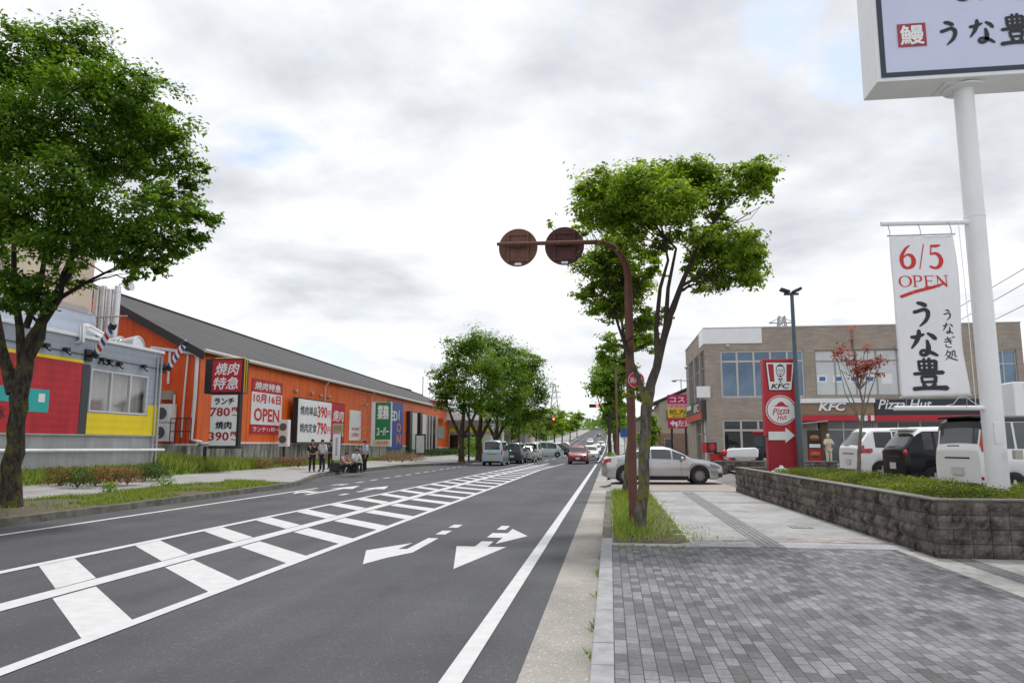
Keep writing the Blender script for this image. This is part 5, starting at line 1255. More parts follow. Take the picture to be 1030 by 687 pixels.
for x_, z_ in ((5.5, 3.9), (5.3, 1.0)):
    f_ = MB(); f_.box(x_, x_ + .9, 74.9, 74.94, z_, z_ + 1.2); fo = f_.build("window", M_ALU, T, world=True)
    f_ = MB(); f_.box(x_ + .06, x_ + .84, 74.885, 74.898, z_ + .06, z_ + 1.14); go = f_.build("pane", M_GREYGLASS, None); go.parent = fo; go.matrix_parent_inverse = Matrix.Translation(-T.location)
ch = MB(); ch.tube([(7.2, 76, 6.9), (7.2, 76, 8.2)], .05, 6); ch.build("aerial", M_ALU, T, world=True)
T = thing("garden_fence", "low dark slatted fence in front of the beige house", "fence", (4.0, 63, .1))
f_ = MB()
for i in range(16): f_.box(3.2 + i * .13, 3.26 + i * .13, 63, 63.03, .2, 1.5)
f_.build("slats", M_LAMPPOLE, T, world=True); f_ = MB(); f_.box(3.1, 5.3, 63.04, 63.08, 1.2, 1.3); f_.box(3.1, 5.3, 63.04, 63.08, .4, .5); f_.build("rail", M_LAMPPOLE, T, world=True)
T = thing("road_cone_sign", "small red sign standing beyond the silver car", "sign", (2.7, 60, .1)); f_ = MB(); f_.box(-.16, .16, -.02, .02, .7, 1.9); f_.build("board", M_RED, T); f_ = MB(); f_.tube([(0, 0.03, 0), (0, .03, 1.2)], .03, 6); f_.build("post", M_ALU, T)
# ------------------------------------------------------------------ left side of the road
def ribbed(name, col, axis='y', pitch=.22, var=.08, strength=.5, rough=.45, stain=.12):
    m = mat(name, col, rough, var=var, vscale=1.2, stain=stain); nt = m.node_tree; b = nt.nodes["Principled BSDF"]
    t = nt.nodes.new("ShaderNodeTexCoord"); w_ = nt.nodes.new("ShaderNodeTexWave"); w_.wave_type = 'BANDS'; w_.bands_direction = axis.upper(); w_.wave_profile = 'SIN'
    w_.inputs["Scale"].default_value = 2 * math.pi / pitch / 20.0
    nt.links.new(t.outputs["Object"], w_.inputs["Vector"])
    bp = nt.nodes.new("ShaderNodeBump"); bp.inputs["Strength"].default_value = strength; bp.inputs["Distance"].default_value = .03
    nt.links.new(w_.outputs["Fac"], bp.inputs["Height"]); nt.links.new(bp.outputs[0], b.inputs["Normal"])
    return m
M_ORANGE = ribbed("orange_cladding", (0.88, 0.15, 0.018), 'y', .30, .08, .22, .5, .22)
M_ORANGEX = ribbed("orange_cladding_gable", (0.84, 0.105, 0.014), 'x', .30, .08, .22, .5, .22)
M_ROOF = brick_mat("grey_roof_sheet", (0.044, 0.041, 0.043), (0.060, 0.056, 0.058), (0.024, 0.022, 0.023), 2.4, .46, .02, .6, 'yx', .6, .25, dscale=.35)
M_OLDCONC = mat("stained_concrete", (0.37, 0.355, 0.33), .9, var=.18, vscale=1.3, stain=.85, bump=.2, grime=(.075, .07, .062))
M_PALECONC = mat("pale_concrete", (0.42, 0.43, 0.44), .9, var=.12, vscale=1.1, stain=.3, bump=.2, grime=(.20, .20, .20))
M_GREYCLAD = ribbed("grey_blue_cladding", (0.36, 0.40, 0.46), 'z', .28, .05, .25, .5, .1)
M_PALECLAD = ribbed("pale_blue_cladding", (0.42, 0.47, 0.56), 'z', .5, .04, .3, .5, .08)
M_BEIGE = mat("beige_wall", (0.58, 0.47, 0.38), .8, var=.06, vscale=1)
M_REDPANEL = ribbed("red_painted_panel", (0.52, 0.018, 0.028), 'z', .28, .08, .08, .5, .28)
M_YELPANEL = ribbed("yellow_painted_panel", (0.85, 0.66, 0.01), 'z', .28, .04, .1, .5, .05)
M_TEAL = mat("teal_paint", (0.02, 0.42, 0.40), .5)
M_CURTAIN = ribbed("curtain_cloth", (0.40, 0.39, 0.35), 'y', .30, .05, .9, .8, .1)
M_DUCT = mat("bare_duct_metal", (0.62, 0.64, 0.66), .32, metal=.85, var=.1, vscale=3)

# orange store
T = thing("orange_store", "long orange clad store with a grey pitched roof and many signs along its wall", "shop", (-21.0, 35.5, .5))
Y0, Y1, XF, XB, XRG = 35.5, 108.0, -21.0, -37.0, -28.0
def eave(y_): return 6.45 - .0065 * (y_ - Y0)
def ridge(y_): return 10.15 - .019 * (y_ - Y0)
def base(y_): return 1.70 - .0125 * max(0, y_ - 50)
w = MB()
n = 30
for i in range(n):
    a, c = Y0 + (Y1 - Y0) * i / n, Y0 + (Y1 - Y0) * (i + 1) / n
    w.quad((XF, a, base(a)), (XF, c, base(c)), (XF, c, eave(c)), (XF, a, eave(a)))
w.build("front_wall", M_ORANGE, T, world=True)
w = MB()
for i in range(20):
    y_ = Y0 + 1.6 + i * 3.6; w.box(XF - .01, XF + .006, y_, y_ + .035, base(y_) + .09, eave(y_))
w.build("cladding_joint", mat("joint_orange", (.42, .055, .012), .6, var=.2), T, world=True)
w = MB(); w.poly([(XF, Y0, 1.7), (XF, Y0, eave(Y0)), (XRG, Y0, ridge(Y0)), (XB, Y0, 5.5), (XB, Y0, 1.7)]); w.poly([(XF, Y1, 0), (XB, Y1, 0), (XB, Y1, 5.2), (XRG, Y1, ridge(Y1)), (XF, Y1, eave(Y1))]); w.quad((XB, Y0, 0), (XB, Y0, 5.5), (XB, Y1, 5.2), (XB, Y1, 0))
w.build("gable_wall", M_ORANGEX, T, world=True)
w = MB()
for i in range(n):
    a, c = Y0 + (Y1 - Y0) * i / n, Y0 + (Y1 - Y0) * (i + 1) / n
    w.quad((XF - .02, a, -.2), (XF - .02, c, -.2), (XF - .02, c, base(c) - .02), (XF - .02, a, base(a) - .02))
w.quad((XB, Y0 + .02, -.2), (XF - .02, Y0 + .02, -.2), (XF - .02, Y0 + .02, 1.68), (XB, Y0 + .02, 1.68)); w.build("concrete_base", M_OLDCONC, T, world=True)
w = MB()
for i in range(n):
    a, c = Y0 + .01 + (Y1 - Y0) * i / n, Y0 + .01 + (Y1 - Y0) * (i + 1) / n
    w.add([(XF + .05, a, base(a) - .02), (XF + .05, c, base(c) - .02), (XF + .05, c, base(c) + .08), (XF + .05, a, base(a) + .08), (XF + .002, a, base(a) - .02), (XF + .002, c, base(c) - .02), (XF + .002, c, base(c) + .08), (XF + .002, a, base(a) + .08)], [(0, 1, 2, 3), (3, 2, 6, 7), (4, 5, 1, 0)])
w.tube([(-24.6, Y0 - .06, 1.62), (XF + .08, Y0 - .06, 1.62)], .08, 8); w.build("base_flashing", M_WHITEM, T, world=True)
r_ = MB(); ov = .45; th = .10
for (ax, az, bx_, bz) in ((XF + .35, -.20, XRG, 0),):
    pass
def roof_pt(x_, y_):
    yy_ = min(max(y_, Y0), Y1)
    if x_ > XRG: t = (x_ - XRG) / (XF - XRG); return ridge(yy_) + (eave(yy_) - ridge(yy_)) * t + .12
    t = (x_ - XRG) / (XB - XRG); return ridge(yy_) + (5.4 - ridge(yy_)) * t + .12
m_ = 16
for (xa, xb) in ((XF + .38, XRG), (XRG, XB - .3)):
    for i in range(m_):
        a = Y0 - ov + (Y1 - Y0 + 2 * ov) * i / m_; c = Y0 - ov + (Y1 - Y0 + 2 * ov) * (i + 1) / m_
        r_.quad((xa, a, roof_pt(xa, a)), (xa, c, roof_pt(xa, c)), (xb, c, roof_pt(xb, c)), (xb, a, roof_pt(xb, a)))
        r_.quad((xa, a, roof_pt(xa, a) - .1), (xb, a, roof_pt(xb, a) - .1), (xb, c, roof_pt(xb, c) - .1), (xa, c, roof_pt(xa, c) - .1))
r_.build("roof", M_ROOF, T, world=True)
v = MB()
v.add([(XF + .40, Y0 - ov, roof_pt(XF + .38, Y0) - .42), (XF + .40, Y0 - ov, roof_pt(XF + .38, Y0) + .03), (XRG, Y0 - ov, ridge(Y0) + .15), (XRG, Y0 - ov, ridge(Y0) - .35),
       (XF + .40, Y0 - ov + .06, roof_pt(XF + .38, Y0) - .42), (XF + .40, Y0 - ov + .06, roof_pt(XF + .38, Y0) + .03), (XRG, Y0 - ov + .06, ridge(Y0) + .15), (XRG, Y0 - ov + .06, ridge(Y0) - .35)], [(0, 1, 2, 3), (7, 6, 5, 4), (1, 5, 6, 2), (0, 3, 7, 4), (0, 4, 5, 1)])
v.build("gable_fascia", mat("fascia_dark", (.03, .028, .03), .5), T, world=True)
gt = MB(); gt.tube([(XF + .42, Y0 - .4, eave(Y0) - .02), (XF + .42, Y1 + .3, eave(Y1) - .02)], .11, 8); gt.build("gutter_pipe", mat("gutter_cream", (.55, .50, .44), .5), T, world=True)
cap_ = MB(); cap_.tube([(XRG, Y0 - ov, ridge(Y0) + .14), (XRG, Y1 + ov, ridge(Y1) + .14)], .10, 6); cap_.build("ridge_cap", M_ROOF, T, world=True)
for yy_ in (52.2, 63.0, 95.0):
    d_ = MB(); d_.tube([(XF + .38, yy_, eave(yy_) - .1), (XF + .12, yy_, eave(yy_) - .5), (XF + .12, yy_, base(yy_))], .06, 8); d_.build("downpipe", mat("downpipe_cream", (.60, .52, .45), .5), T, world=True)
for i in range(7):
    yy_ = 54.5 + i * 1.5; z_ = eave(yy_) - .35
    d_ = MB(); d_.tube([(XF, yy_, z_), (XF + .9, yy_ + .4, z_ - .12)], .03, 5); d_.box(XF + .8, XF + 1.05, yy_ + .3, yy_ + .55, z_ - .22, z_ - .10); d_.build("sign_spotlight", mat("bracket_orange", (.45, .12, .05), .6), T, world=True)
for (px_, py_) in ((298, 393.5), (314, 396), (323, 398), (331, 399.5), (369, 407)):
    p = atx(px_, py_, XF + .1); d_ = MB(); d_.ball(tuple(p), .14, 8, 6); d_.build("wall_floodlight", M_ALU, T, world=True)
# pipes on the gable
pp = MB()
def G_(px_, py_, dy=-.12): p = aty(px_, py_, Y0 + dy); return (p.x, Y0 + dy, p.z)
pp.tube([G_(152, 350), G_(170, 352), G_(196, 355.5), G_(198.5, 360), G_(196, 400), G_(192, 442), G_(203, 445)], .095, 10); pp.build("white_pipe", M_WHITEM, T, world=True, smooth=50)
pp = MB(); pp.tube([G_(171, 354), G_(169, 386)], .06, 8); pp.tube([G_(189, 357), G_(185, 400), G_(182, 440)], .05, 8); pp.tube([G_(175.5, 397), G_(173, 445)], .06, 8); pp.build("white_pipe", M_WHITEM, T, world=True, smooth=50)
for (px_, py_) in ((167, 415), (165, 434)):
    p = aty(px_, py_, Y0 - .4); a = MB(); a.box(p.x - .40, p.x + .40, Y0 - .75, Y0 - .12, p.z - .5, p.z + .42); ao = a.build("air_conditioner", M_WHITE, T, world=True, bevel=.02)
    a = MB(); a.lathe([(.30, 0), (.30, .01)], Matrix.Translation((p.x - .03, Y0 - .76, p.z - .05)) @ Matrix.Rotation(R(90), 4, 'X'), 18); go = a.build("fan_grille", M_GREYGLASS, None); go.parent = ao; go.matrix_parent_inverse = Matrix.Translation(-T.location)
a = MB(); p = aty(166, 398, Y0 - .3); a.box(p.x - .35, p.x + .35, Y0 - .5, Y0 - .002, p.z - .2, p.z + .25); a.build("vent_cowl", mat("vent_beige", (.36, .33, .28), .6), T, world=True)
a = MB()
for i in range(5): p = aty(172 + i * 5.2, 420, Y0 - 1.0); a.tube([(p.x, Y0 - 1.0, 1.68), (p.x, Y0 - 1.0, 2.95)], .025, 5)
p2 = aty(172, 420, Y0 - 1.0); p3 = aty(193, 420, Y0 - 1.0)
for z_ in (2.95, 2.3): a.tube([(p2.x, Y0 - 1, z_), (p3.x, Y0 - 1, z_)], .025, 5)
a.build("railing", M_BLACK, T, world=True)
a = MB(); a.box(-24.7, -20.7, Y0 - 1.2, Y0 + .01, .2, 1.60); a.build("concrete_ledge", M_OLDCONC, T, world=True)
# four silver exhaust ducts
for k_, (xb_, xt_, yb__, yt_) in enumerate(((96, 98.5, 345, 289), (102, 104.8, 345, 288), (108.4, 111.5, 346, 291), (115, 118.8, 348, 288))):
    p, q = aty(xb_, yb__, 33.0), aty(xt_, yt_, 33.0)
    d_ = MB(); d_.tube([(q.x, 33.0, p.z - 1.5), (q.x, 33.0, q.z)], .150, 16)
    for z_ in np.arange(p.z, q.z, .9): d_.lathe([(.165, -.02), (.172, 0), (.165, .02)], Matrix.Translation((q.x, 33.0, z_)), 16, cap=False)
    if k_ == 3: d_.tube([(q.x, 33.6, q.z), (q.x + .1, 33.6, q.z + .12), (q.x + .3, 33.6, q.z + .14)], [.15, .22, .26], 12)
    d_.build("exhaust_duct", M_DUCT, T, world=True, smooth=40)
d_ = MB(); p = aty(122, 318, 32.8); d_.tube([(p.x - 1.4, 32.82, p.z), (p.x + .3, 32.82, p.z)], .03, 6); d_.build("duct_bracket", M_GALV, T, world=True)
# shop front at the far end
M_SHOPFRAME = mat("shopfront_black", (.03, .028, .028), .4)
def fx(px_, py_, X=XF): p = atx(px_, py_, X); return p.y, p.z
def panel_x(name, px0, py0, px1, py1, m__, X=XF, th_=.06, proud=.003, par=None, zb=None, world=True):
    y0_, z1_ = fx(px0, py0, X); y1_, z0_ = fx(px1, py1, X)
    b_ = MB(); b_.box(X + proud, X + proud + th_, y0_, y1_, z0_ if zb is None else zb, z1_); return b_.build(name, m__, par or T, world=True), (y0_, y1_, z0_ if zb is None else zb, z1_)
panel_x("glass_entrance", 428, 418, 438, 453, M_DARKGLASS)
for a_, b_ in ((427.4, 428.6), (430.6, 431.4), (433.6, 434.2), (437.4, 438.6)): panel_x("door_post", a_, 418, b_, 453, M_ALU, th_=.12)
panel_x("barred_window", 440, 428.5, 446.6, 441, mat("shutter_grey", (.30, .33, .33), .5))
panel_x("arched_vent", 457.5, 423.2, 460.8, 430, mat("vent_dark", (.12, .10, .12), .6))
_, q = panel_x("store_poster", 454.7, 434, 464, 447, mat("poster_red", (.52, .03, .03), .5)); l_ = MB(); l_.text("OPEN", (XF + .07, (q[0] + q[1]) / 2, q[3] - .5), UY, UZ, (q[1] - q[0]) * .7, .5, .02); l_.build("poster_lettering", M_WHITE, T, world=True)
c = MB(); c.box(XF + .01, XF + .9, 101, 107, 2.8, 2.86); c.build("ledge", M_ALU, T, world=True); c = MB(); p = atx(446, 423, XF + .4); c.box(XF + .01, XF + .6, p.y - .9, p.y + .9, p.z - .2, p.z + .25); c.build("lamp_hood", mat("hood_rust", (.40, .16, .09), .6), T, world=True)

# signs on the orange wall -- each a thing that could be lifted off
def wall_sign(name, label, cat, X, loc):
    return thing(name, label, cat, loc)
# large orange-wall opening banner
y0_, z1_ = fx(253.5, 380.5, XF); y1_, z0_ = fx(281.5, 438, XF); z1b = fx(281.5, 385, XF)[1]
z1_ = (z1_ + z1b) / 2; z0_ = 2.28
T = thing("opening_banner", "tall red and white opening banner with a date on the orange wall", "banner", (XF + .02, (y0_ + y1_) / 2, z0_))
Hh = z1_ - z0_; W_ = y1_ - y0_; yc = (y0_ + y1_) / 2; x_ = XF + .06
b_ = MB(); b_.box(XF + .02, XF + .05, y0_, y1_, z0_, z0_ + Hh * .17); b_.box(XF + .02, XF + .05, y0_, y1_, z0_ + Hh * .76, z1_); b_.build("red_cloth", M_RED, T, world=True)
b_ = MB(); b_.box(XF + .02, XF + .05, y0_, y1_, z0_ + Hh * .17, z0_ + Hh * .76); b_.build("white_cloth", M_WHITE, T, world=True)
l_ = MB(); l_.text("焼肉特急", (x_, yc, z0_ + Hh * .88), UY, UZ, W_ * .86, Hh * .15, .045, .12); l_.text("ランチ11時〜", (x_, yc, z0_ + Hh * .085), UY, UZ, W_ * .86, Hh * .09, .02); l_.build("white_lettering", M_WHITE, T, world=True)
l_ = MB(); l_.text("10月16日", (x_, yc, z0_ + Hh * .65), UY, UZ, W_ * .9, Hh * .17, .06); l_.text("OPEN", (x_, yc, z0_ + Hh * .35), UY, UZ, W_ * .84, Hh * .25, .03); l_.build("red_lettering", M_REDINK, T, world=True)
# pylon sign at the near corner
T = thing("roadside_sign", "black framed roadside sign with a red lit box above a white price board", "sign", (-19.85, 34.4, .45), R(0))
def sg(px_, py_): p = aty(px_, py_, 34.2); return p.x, p.z
xa, zt = sg(207, 361); xb, zb = sg(243.5, 395.5); xw0 = sg(212, 400)[0]; xw1 = sg(241, 400)[0]; zw = sg(225, 449)[1]
b_ = MB(); b_.box(xa, xb, 34.2, 34.75, zb, zt); b_.build("top_box", M_BLACK, T, world=True, bevel=.015)
xr0 = sg(213.5, 380)[0]
b_ = MB(); b_.box(xr0, xb - .06, 34.185, 34.198, zb + .08, zt - .08); b_.build("red_face", M_RED, T, world=True)
l_ = MB(); xm = (xr0 + xb - .06) / 2; hh = zt - zb
l_.text("焼肉", (xm, 34.18, zb + hh * .70), UX, UZ, 1.32, hh * .36, .03, .22); l_.text("特急", (xm - .05, 34.18, zb + hh * .29), UX, UZ, 1.32, hh * .36, .03, .22); l_.build("white_lettering", M_WHITE, T, world=True)
bl_ = MB()
for i in range(22):
    z_ = zb + .06 + (hh - .12) * i / 21; bl_.ball((xb + .03, 34.30, z_), .04, 6, 4); bl_.ball((xb + .03, 34.5, z_), .04, 6, 4)
for i in range(16): bl_.ball((xa + .5 + (xb - xa - .5) * i / 15, 34.3, zt + .03), .04, 6, 4)
bl_.build("yellow_bulbs", mat("bulb_yellow", (.80, .52, .08), .4), T, world=True)
b_ = MB(); b_.box(xw0, xw1, 34.25, 34.55, zw, zb - .03); b_.build("price_board_frame", M_BLACK, T, world=True, bevel=.01)
b_ = MB(); b_.box(xw0 + .02, xw1 - .12, 34.235, 34.248, zw + .04, zb - .07); b_.build("price_board", M_WHITE, T, world=True)
xm = (xw0 + xw1 - .1) / 2; hw = zb - zw
l_ = MB(); l_.text("ランチ", (xm, 34.23, zw + hw * .85), UX, UZ, 1.05, hw * .13, .07); l_.text("焼肉", (xm + .02, 34.23, zw + hw * .40), UX, UZ, .85, hw * .15, .055); l_.build("black_lettering", M_INK, T, world=True)
l_ = MB()
for s_, z_ in (("780", .65), ("390", .19)):
    l_.text(s_, (xm - .2, 34.23, zw + hw * z_), UX, UZ, 1.06, hw * .17, .025); l_.text("円", (xm + .56, 34.23, zw + hw * (z_ + .045)), UX, UZ, .30, hw * .09, .11); l_.text("〜", (xm + .56, 34.23, zw + hw * (z_ - .06)), UX, UZ, .26, .09, .16)
l_.build("red_lettering", mat("crimson_ink", (.36, .012, .03), .6), T, world=True)
b_ = MB(); b_.tube([(-19.85, 34.4, .2), (-19.85, 34.4, zw)], .085, 10); b_.build("post", M_BLACK, T, world=True)
b_ = MB(); b_.box(xw0 - .03, xw1 + .05, 34.2, 34.6, zw - .1, zw - .01); b_.build("bottom_rail", M_BLACK, T, world=True)

# outdoor unit on a post beside the banner
y0_, z1_ = fx(284, 422, -20.2); y1_, z0_ = fx(296, 449, -20.2)
T = thing("air_conditioner", "white air-conditioning unit with two fans mounted outside the orange wall", "air conditioner", (-20.6, (y0_ + y1_) / 2, z0_))
b_ = MB(); b_.box(-20.55, -19.95, y0_ + .3, y0_ + .7, z0_, z1_); b_.build("casing", M_WHITE, T, world=True, bevel=.02)
for s_ in (.27, .73):
    b_ = MB(); b_.lathe([(.24, 0), (.24, .012)], Matrix.Translation((-20.27, y0_ + .295, z0_ + (z1_ - z0_) * s_)) @ Matrix.Rotation(R(90), 4, 'X'), 20); b_.build("fan_grille", mat("grille_grey", (.12, .12, .12), .6), T, world=True)
b_ = MB(); b_.tube([(-20.25, y0_ + .5, .2), (-20.25, y0_ + .5, z0_)], .09, 8); b_.build("support_post", M_BLACK, T, world=True)

# white price billboard with red end
y0_, z1_ = fx(300, 401, -20.3); ym_, _ = fx(333.5, 405, -20.3); y1_, z0_ = fx(346, 447, -20.3); z0_ = 1.72; z1_ = 4.72
T = thing("price_billboard", "wide white price billboard with a red end panel and thick black edge", "billboard", (-20.6, (y0_ + y1_) / 2, z0_))
b_ = MB(); b_.box(-20.62, -20.3, y0_ - .05, y1_, z0_, z1_); b_.build("frame_box", M_BLACK, T, world=True, bevel=.01)
b_ = MB(); b_.box(-20.297, -20.28, y0_ + .05, ym_, z0_ + .08, z1_ - .08); b_.build("white_face", M_WHITE, T, world=True)
b_ = MB(); b_.box(-20.297, -20.28, ym_, y1_ - .04, z0_ + .08, z1_ - .08); b_.build("red_face", M_RED, T, world=True)
W_ = ym_ - y0_; l_ = MB()
for s_, z_ in (("焼肉単品", 3.9), ("焼肉定食", 2.75)): l_.text(s_, (-20.27, y0_ + W_ * .30, z_), UY, UZ, W_ * .48, .62, .02)
l_.build("black_lettering", M_INK, T, world=True); l_ = MB()
for s_, z_ in (("390", 3.9), ("790", 2.75)): l_.text(s_, (-20.27, y0_ + W_ * .71, z_), UY, UZ, W_ * .30, .85, .03); l_.text("円", (-20.27, y0_ + W_ * .93, z_ - .1), UY, UZ, W_ * .10, .5, .01)
l_.build("red_lettering", M_REDINK, T, world=True); l_ = MB()
l_.text("焼肉", (-20.27, (ym_ + y1_) / 2, 3.75), UY, UZ, (y1_ - ym_) * .8, .85, .03, .15); l_.text("特急", (-20.27, (ym_ + y1_) / 2, 2.6), UY, UZ, (y1_ - ym_) * .8, .85, .03, .15); l_.build("white_lettering", M_WHITE, T, world=True)
# white poster
y0_, z1_ = fx(351.5, 411.5, XF); y1_, z0_ = fx(362, 443, XF)
T = thing("wall_poster", "plain white poster with small red print between the billboard and the green sign", "poster", (XF + .03, (y0_ + y1_) / 2, z0_))
b_ = MB(); b_.box(XF + .01, XF + .05, y0_, y1_, z0_, z1_ - .05); b_.build("sheet", M_WHITE, T, world=True)
l_ = MB(); l_.text("店内改装", (XF + .06, (y0_ + y1_) / 2, z0_ + .95), UY, UZ, (y1_ - y0_) * .62, .26, .02); l_.text("OPEN", (XF + .06, (y0_ + y1_) / 2, z0_ + .45), UY, UZ, (y1_ - y0_) * .62, .3, .02)
l_.build("red_lettering", M_REDINK, T, world=True)
# green projecting sign
T = thing("supermarket_sign", "green projecting sign with white lettering and a pale red-printed foot strip", "sign", (-20.2, 60.5, 1.5))
def gx(px_, py_): p = aty(px_, py_, 60.0); return p.x, p.z
xa, zt = gx(374.5, 404.5); xb, zb = gx(392.5, 449)
b_ = MB(); b_.box(xa - .02, xb, 60.0, 60.4, zb, zt); b_.build("sign_body", M_WHITEM, T, world=True, bevel=.01)
b_ = MB(); b_.box(xa + .30, xb - .01, 59.985, 59.998, zb + .58, zt - .02); b_.build("green_face", mat("sign_green", (.015, .22, .085), .45), T, world=True)
b_ = MB(); b_.box(xa + .12, xb - .01, 59.985, 59.998, zb + .03, zb + .56); b_.build("pale_strip", mat("pale_strip", (.66, .60, .46), .5), T, world=True)
xm = (xa + .3 + xb) / 2; l_ = MB(); l_.text("業務", (xm, 59.98, zt - .85), UX, UZ, 1.02, 1.2, .035); l_.text("スーパー", (xm, 59.98, zb + 1.25), UX, UZ, 1.04, .75, .03); l_.build("white_lettering", M_WHITE, T, world=True)
l_ = MB(); l_.text("一般のお客様", (xm - .08, 59.98, zb + .3), UX, UZ, 1.1, .24, .02); l_.build("red_lettering", M_REDINK, T, world=True)
b_ = MB()
for z_ in (2.0, 3.0, 4.0, 4.8): b_.box(XF + .003, xa, 60.1, 60.2, z_, z_ + .06)
b_.build("wall_bracket", M_GALV, T, world=True)
# blue sign
y0_, z1_ = fx(390, 404, XF); y1_, z0_ = fx(403.5, 451, XF); z1_ = 5.72
T = thing("blue_wall_sign", "tall blue sign with white and orange letters behind the green sign", "sign", (XF + .05, (y0_ + y1_) / 2, z0_))
b_ = MB(); b_.box(XF + .02, XF + .14, y0_, y1_, z0_, z1_); b_.build("panel", mat("sign_blue", (.012, .06, .36), .45), T, world=True)
W_ = y1_ - y0_; l_ = MB(); l_.text("ED", (XF + .15, y0_ + W_ * .36, z1_ - 1.35), UY, UZ, W_ * .46, .95, .03); l_.text("I", (XF + .15, y0_ + W_ * .70, z1_ - 1.25), UY, UZ, .26, 1.0, .02); l_.build("white_lettering", M_WHITE, T, world=True)
l_ = MB(); l_.text("O", (XF + .15, y0_ + W_ * .70, z1_ - 2.45), UY, UZ, W_ * .30, .95, .03); l_.text("N", (XF + .15, y0_ + W_ * .70, z1_ - 3.6), UY, UZ, W_ * .30, .95, .03); l_.build("orange_lettering", mat("letter_orange", (.75, .22, .02), .5), T, world=True)
# standing boards at the entrance
for k_, (px0, px1, py0, py1, lb) in enumerate(((412.7, 419, 413.5, 453, "tall white board with a black edge, nearer of two beside the store entrance"), (423, 428, 415, 453, "tall white board with a black edge right beside the store entrance glass"))):
    y0_, z1_ = fx(px0, py0, -20.6); y1_, z0_ = fx(px1, py1, -20.6)
    T = thing("entrance_board", lb, "sign", (-20.7, (y0_ + y1_) / 2, z0_), 0, None)
    b_ = MB(); b_.box(-20.95, -20.6, y0_, y1_, z0_, z1_); b_.build("frame_box", M_SHOPFRAME, T, world=True); b_ = MB(); b_.box(-20.597, -20.58, y0_ + .9, y1_, z0_ + .1, z1_ - .1); b_.build("white_face", mat("board_white", (.62, .63, .60), .5), T, world=True)
p = atz(423, 458, .45); T = thing("notice_stand", "freestanding black framed notice with a blank pale face before the store", "sign", (-19.2, 76.5, .4))
xa, zt = aty(418, 436.5, 76.5).x, aty(418, 436.5, 76.5).z; xb, zb = aty(428, 457, 76.5).x, aty(428, 457, 76.5).z
b_ = MB(); b_.box(xa, xb, 76.4, 76.55, zb, zt); b_.build("frame", M_SHOPFRAME, T, world=True); b_ = MB(); b_.box(xa + .12, xb - .13, 76.385, 76.398, zb + .15, zt - .16); b_.build("notice_face", M_WHITE, T, world=True)
for k_, px_ in enumerate((413.5, 446.5)):
    p = atz(px_, [456, 455][k_], .45); T = thing("bollard", ["black bollard lamp left of the notice stand", "black bollard lamp right of the store entrance"][k_], "bollard", (-19.6, p.y * .9, .35)); b_ = MB(); b_.lathe([(.09, 0), (.09, .8), (.06, .88), (0, .9)], None, 10); b_.build("post", M_BLACK, T)

# grey shop near the big tree
T = thing("grey_shop", "low grey metal shop with red and yellow panels, wide window and concrete base", "shop", (-20.0, 31.0, .85))
w = MB()
SX, SA, SB, ZT = -20.0, 12.0, 30.62, 5.72
wall_holes(w, 'y', SA, SB, 2.06, ZT, [(26.12, 29.72, 2.92, 4.60)], SX, -.16)
w.quad((SX, SB, 2.06), (-24, SB, 2.06), (-24, SB, ZT), (SX, SB, ZT)); w.quad((-24, SA, 2.06), (SX, SA, 2.06), (SX, SA, ZT), (-24, SA, ZT)); w.build("wall", M_GREYCLAD, T, world=True)
w = MB(); w.box(-24, SX + .09, SA - .05, SB + .10, ZT - .02, ZT + .10); w.build("roof_edge", M_WHITEM, T, world=True, bevel=.01)
w = MB(); w.box(-24, SX - .05, SA, SB - .05, .4, 2.02); w.box(-24, SX + .08, SA, SB + .06, 2.0, 2.055); w.build("concrete_base", M_PALECONC, T, world=True)
b_ = MB(); b_.box(SX + .003, SX + .03, 15, 25.62, 2.06, 4.74); b_.build("red_panel", M_REDPANEL, T, world=True)
b_ = MB(); b_.box(SX + .003, SX + .05, 15, 25.62, 4.742, 4.86); b_.build("yellow_trim", M_YELPANEL, T, world=True)
b_ = MB(); b_.box(SX + .003, SX + .04, 25.63, 26.05, 2.06, 4.72); b_.build("dark_pilaster", mat("pilaster_dark", (.05, .055, .065), .5), T, world=True)
b_ = MB(); b_.box(SX + .003, SX + .03, 26.06, 30.58, 2.06, 2.88); b_.box(SX + .003, SX + .03, 29.78, 30.58, 2.882, 3.35); b_.build("yellow_panel", M_YELPANEL, T, world=True)
b_ = MB()
for (a_, c_, z0_, z1_) in ((16, 22.25, 3.1, 3.6), (22.9, 24.05, 2.80, 3.60), (16, 22.2, 3.601, 3.606)): b_.box(SX + .031, SX + .036, a_, c_, z0_, z1_)
b_.build("teal_patch", M_TEAL, T, world=True)
b_ = MB(); b_.text("水", (SX + .035, 22.0, 2.72), UY, UZ, .35, .45, .02); b_.build("black_lettering", M_INK, T, world=True)
b_ = MB(); b_.box(SX + .0365, SX + .04, 23.55, 23.85, 3.15, 3.45); b_.build("white_sticker", M_WHITE, T, world=True)
y0_, y1_, z0_, z1_ = 26.12, 29.72, 2.92, 4.60; f_ = MB(); t_ = .07; xq = SX - .10
def fb_(a, c, z, zz): f_.box(xq, SX + .035, a, c, z, zz)
fb_(y0_, y1_, z0_, z0_ + t_); fb_(y0_, y1_, z1_ - t_, z1_); fb_(y0_, y0_ + t_, z0_ + t_, z1_ - t_); fb_(y1_ - t_, y1_, z0_ + t_, z1_ - t_)
for yy_ in (27.35, 28.55): fb_(yy_ - .04, yy_ + .04, z0_ + t_, z1_ - t_)
fo = f_.build("window", mat("bright_frame", (.62, .63, .65), .4), T, world=True)
g_ = MB(); g_.box(SX - .30, SX - .29, y0_, y1_, z0_, z1_); go = g_.build("curtain", M_CURTAIN, None); go.parent = fo; go.matrix_parent_inverse = Matrix.Translation(-T.location)
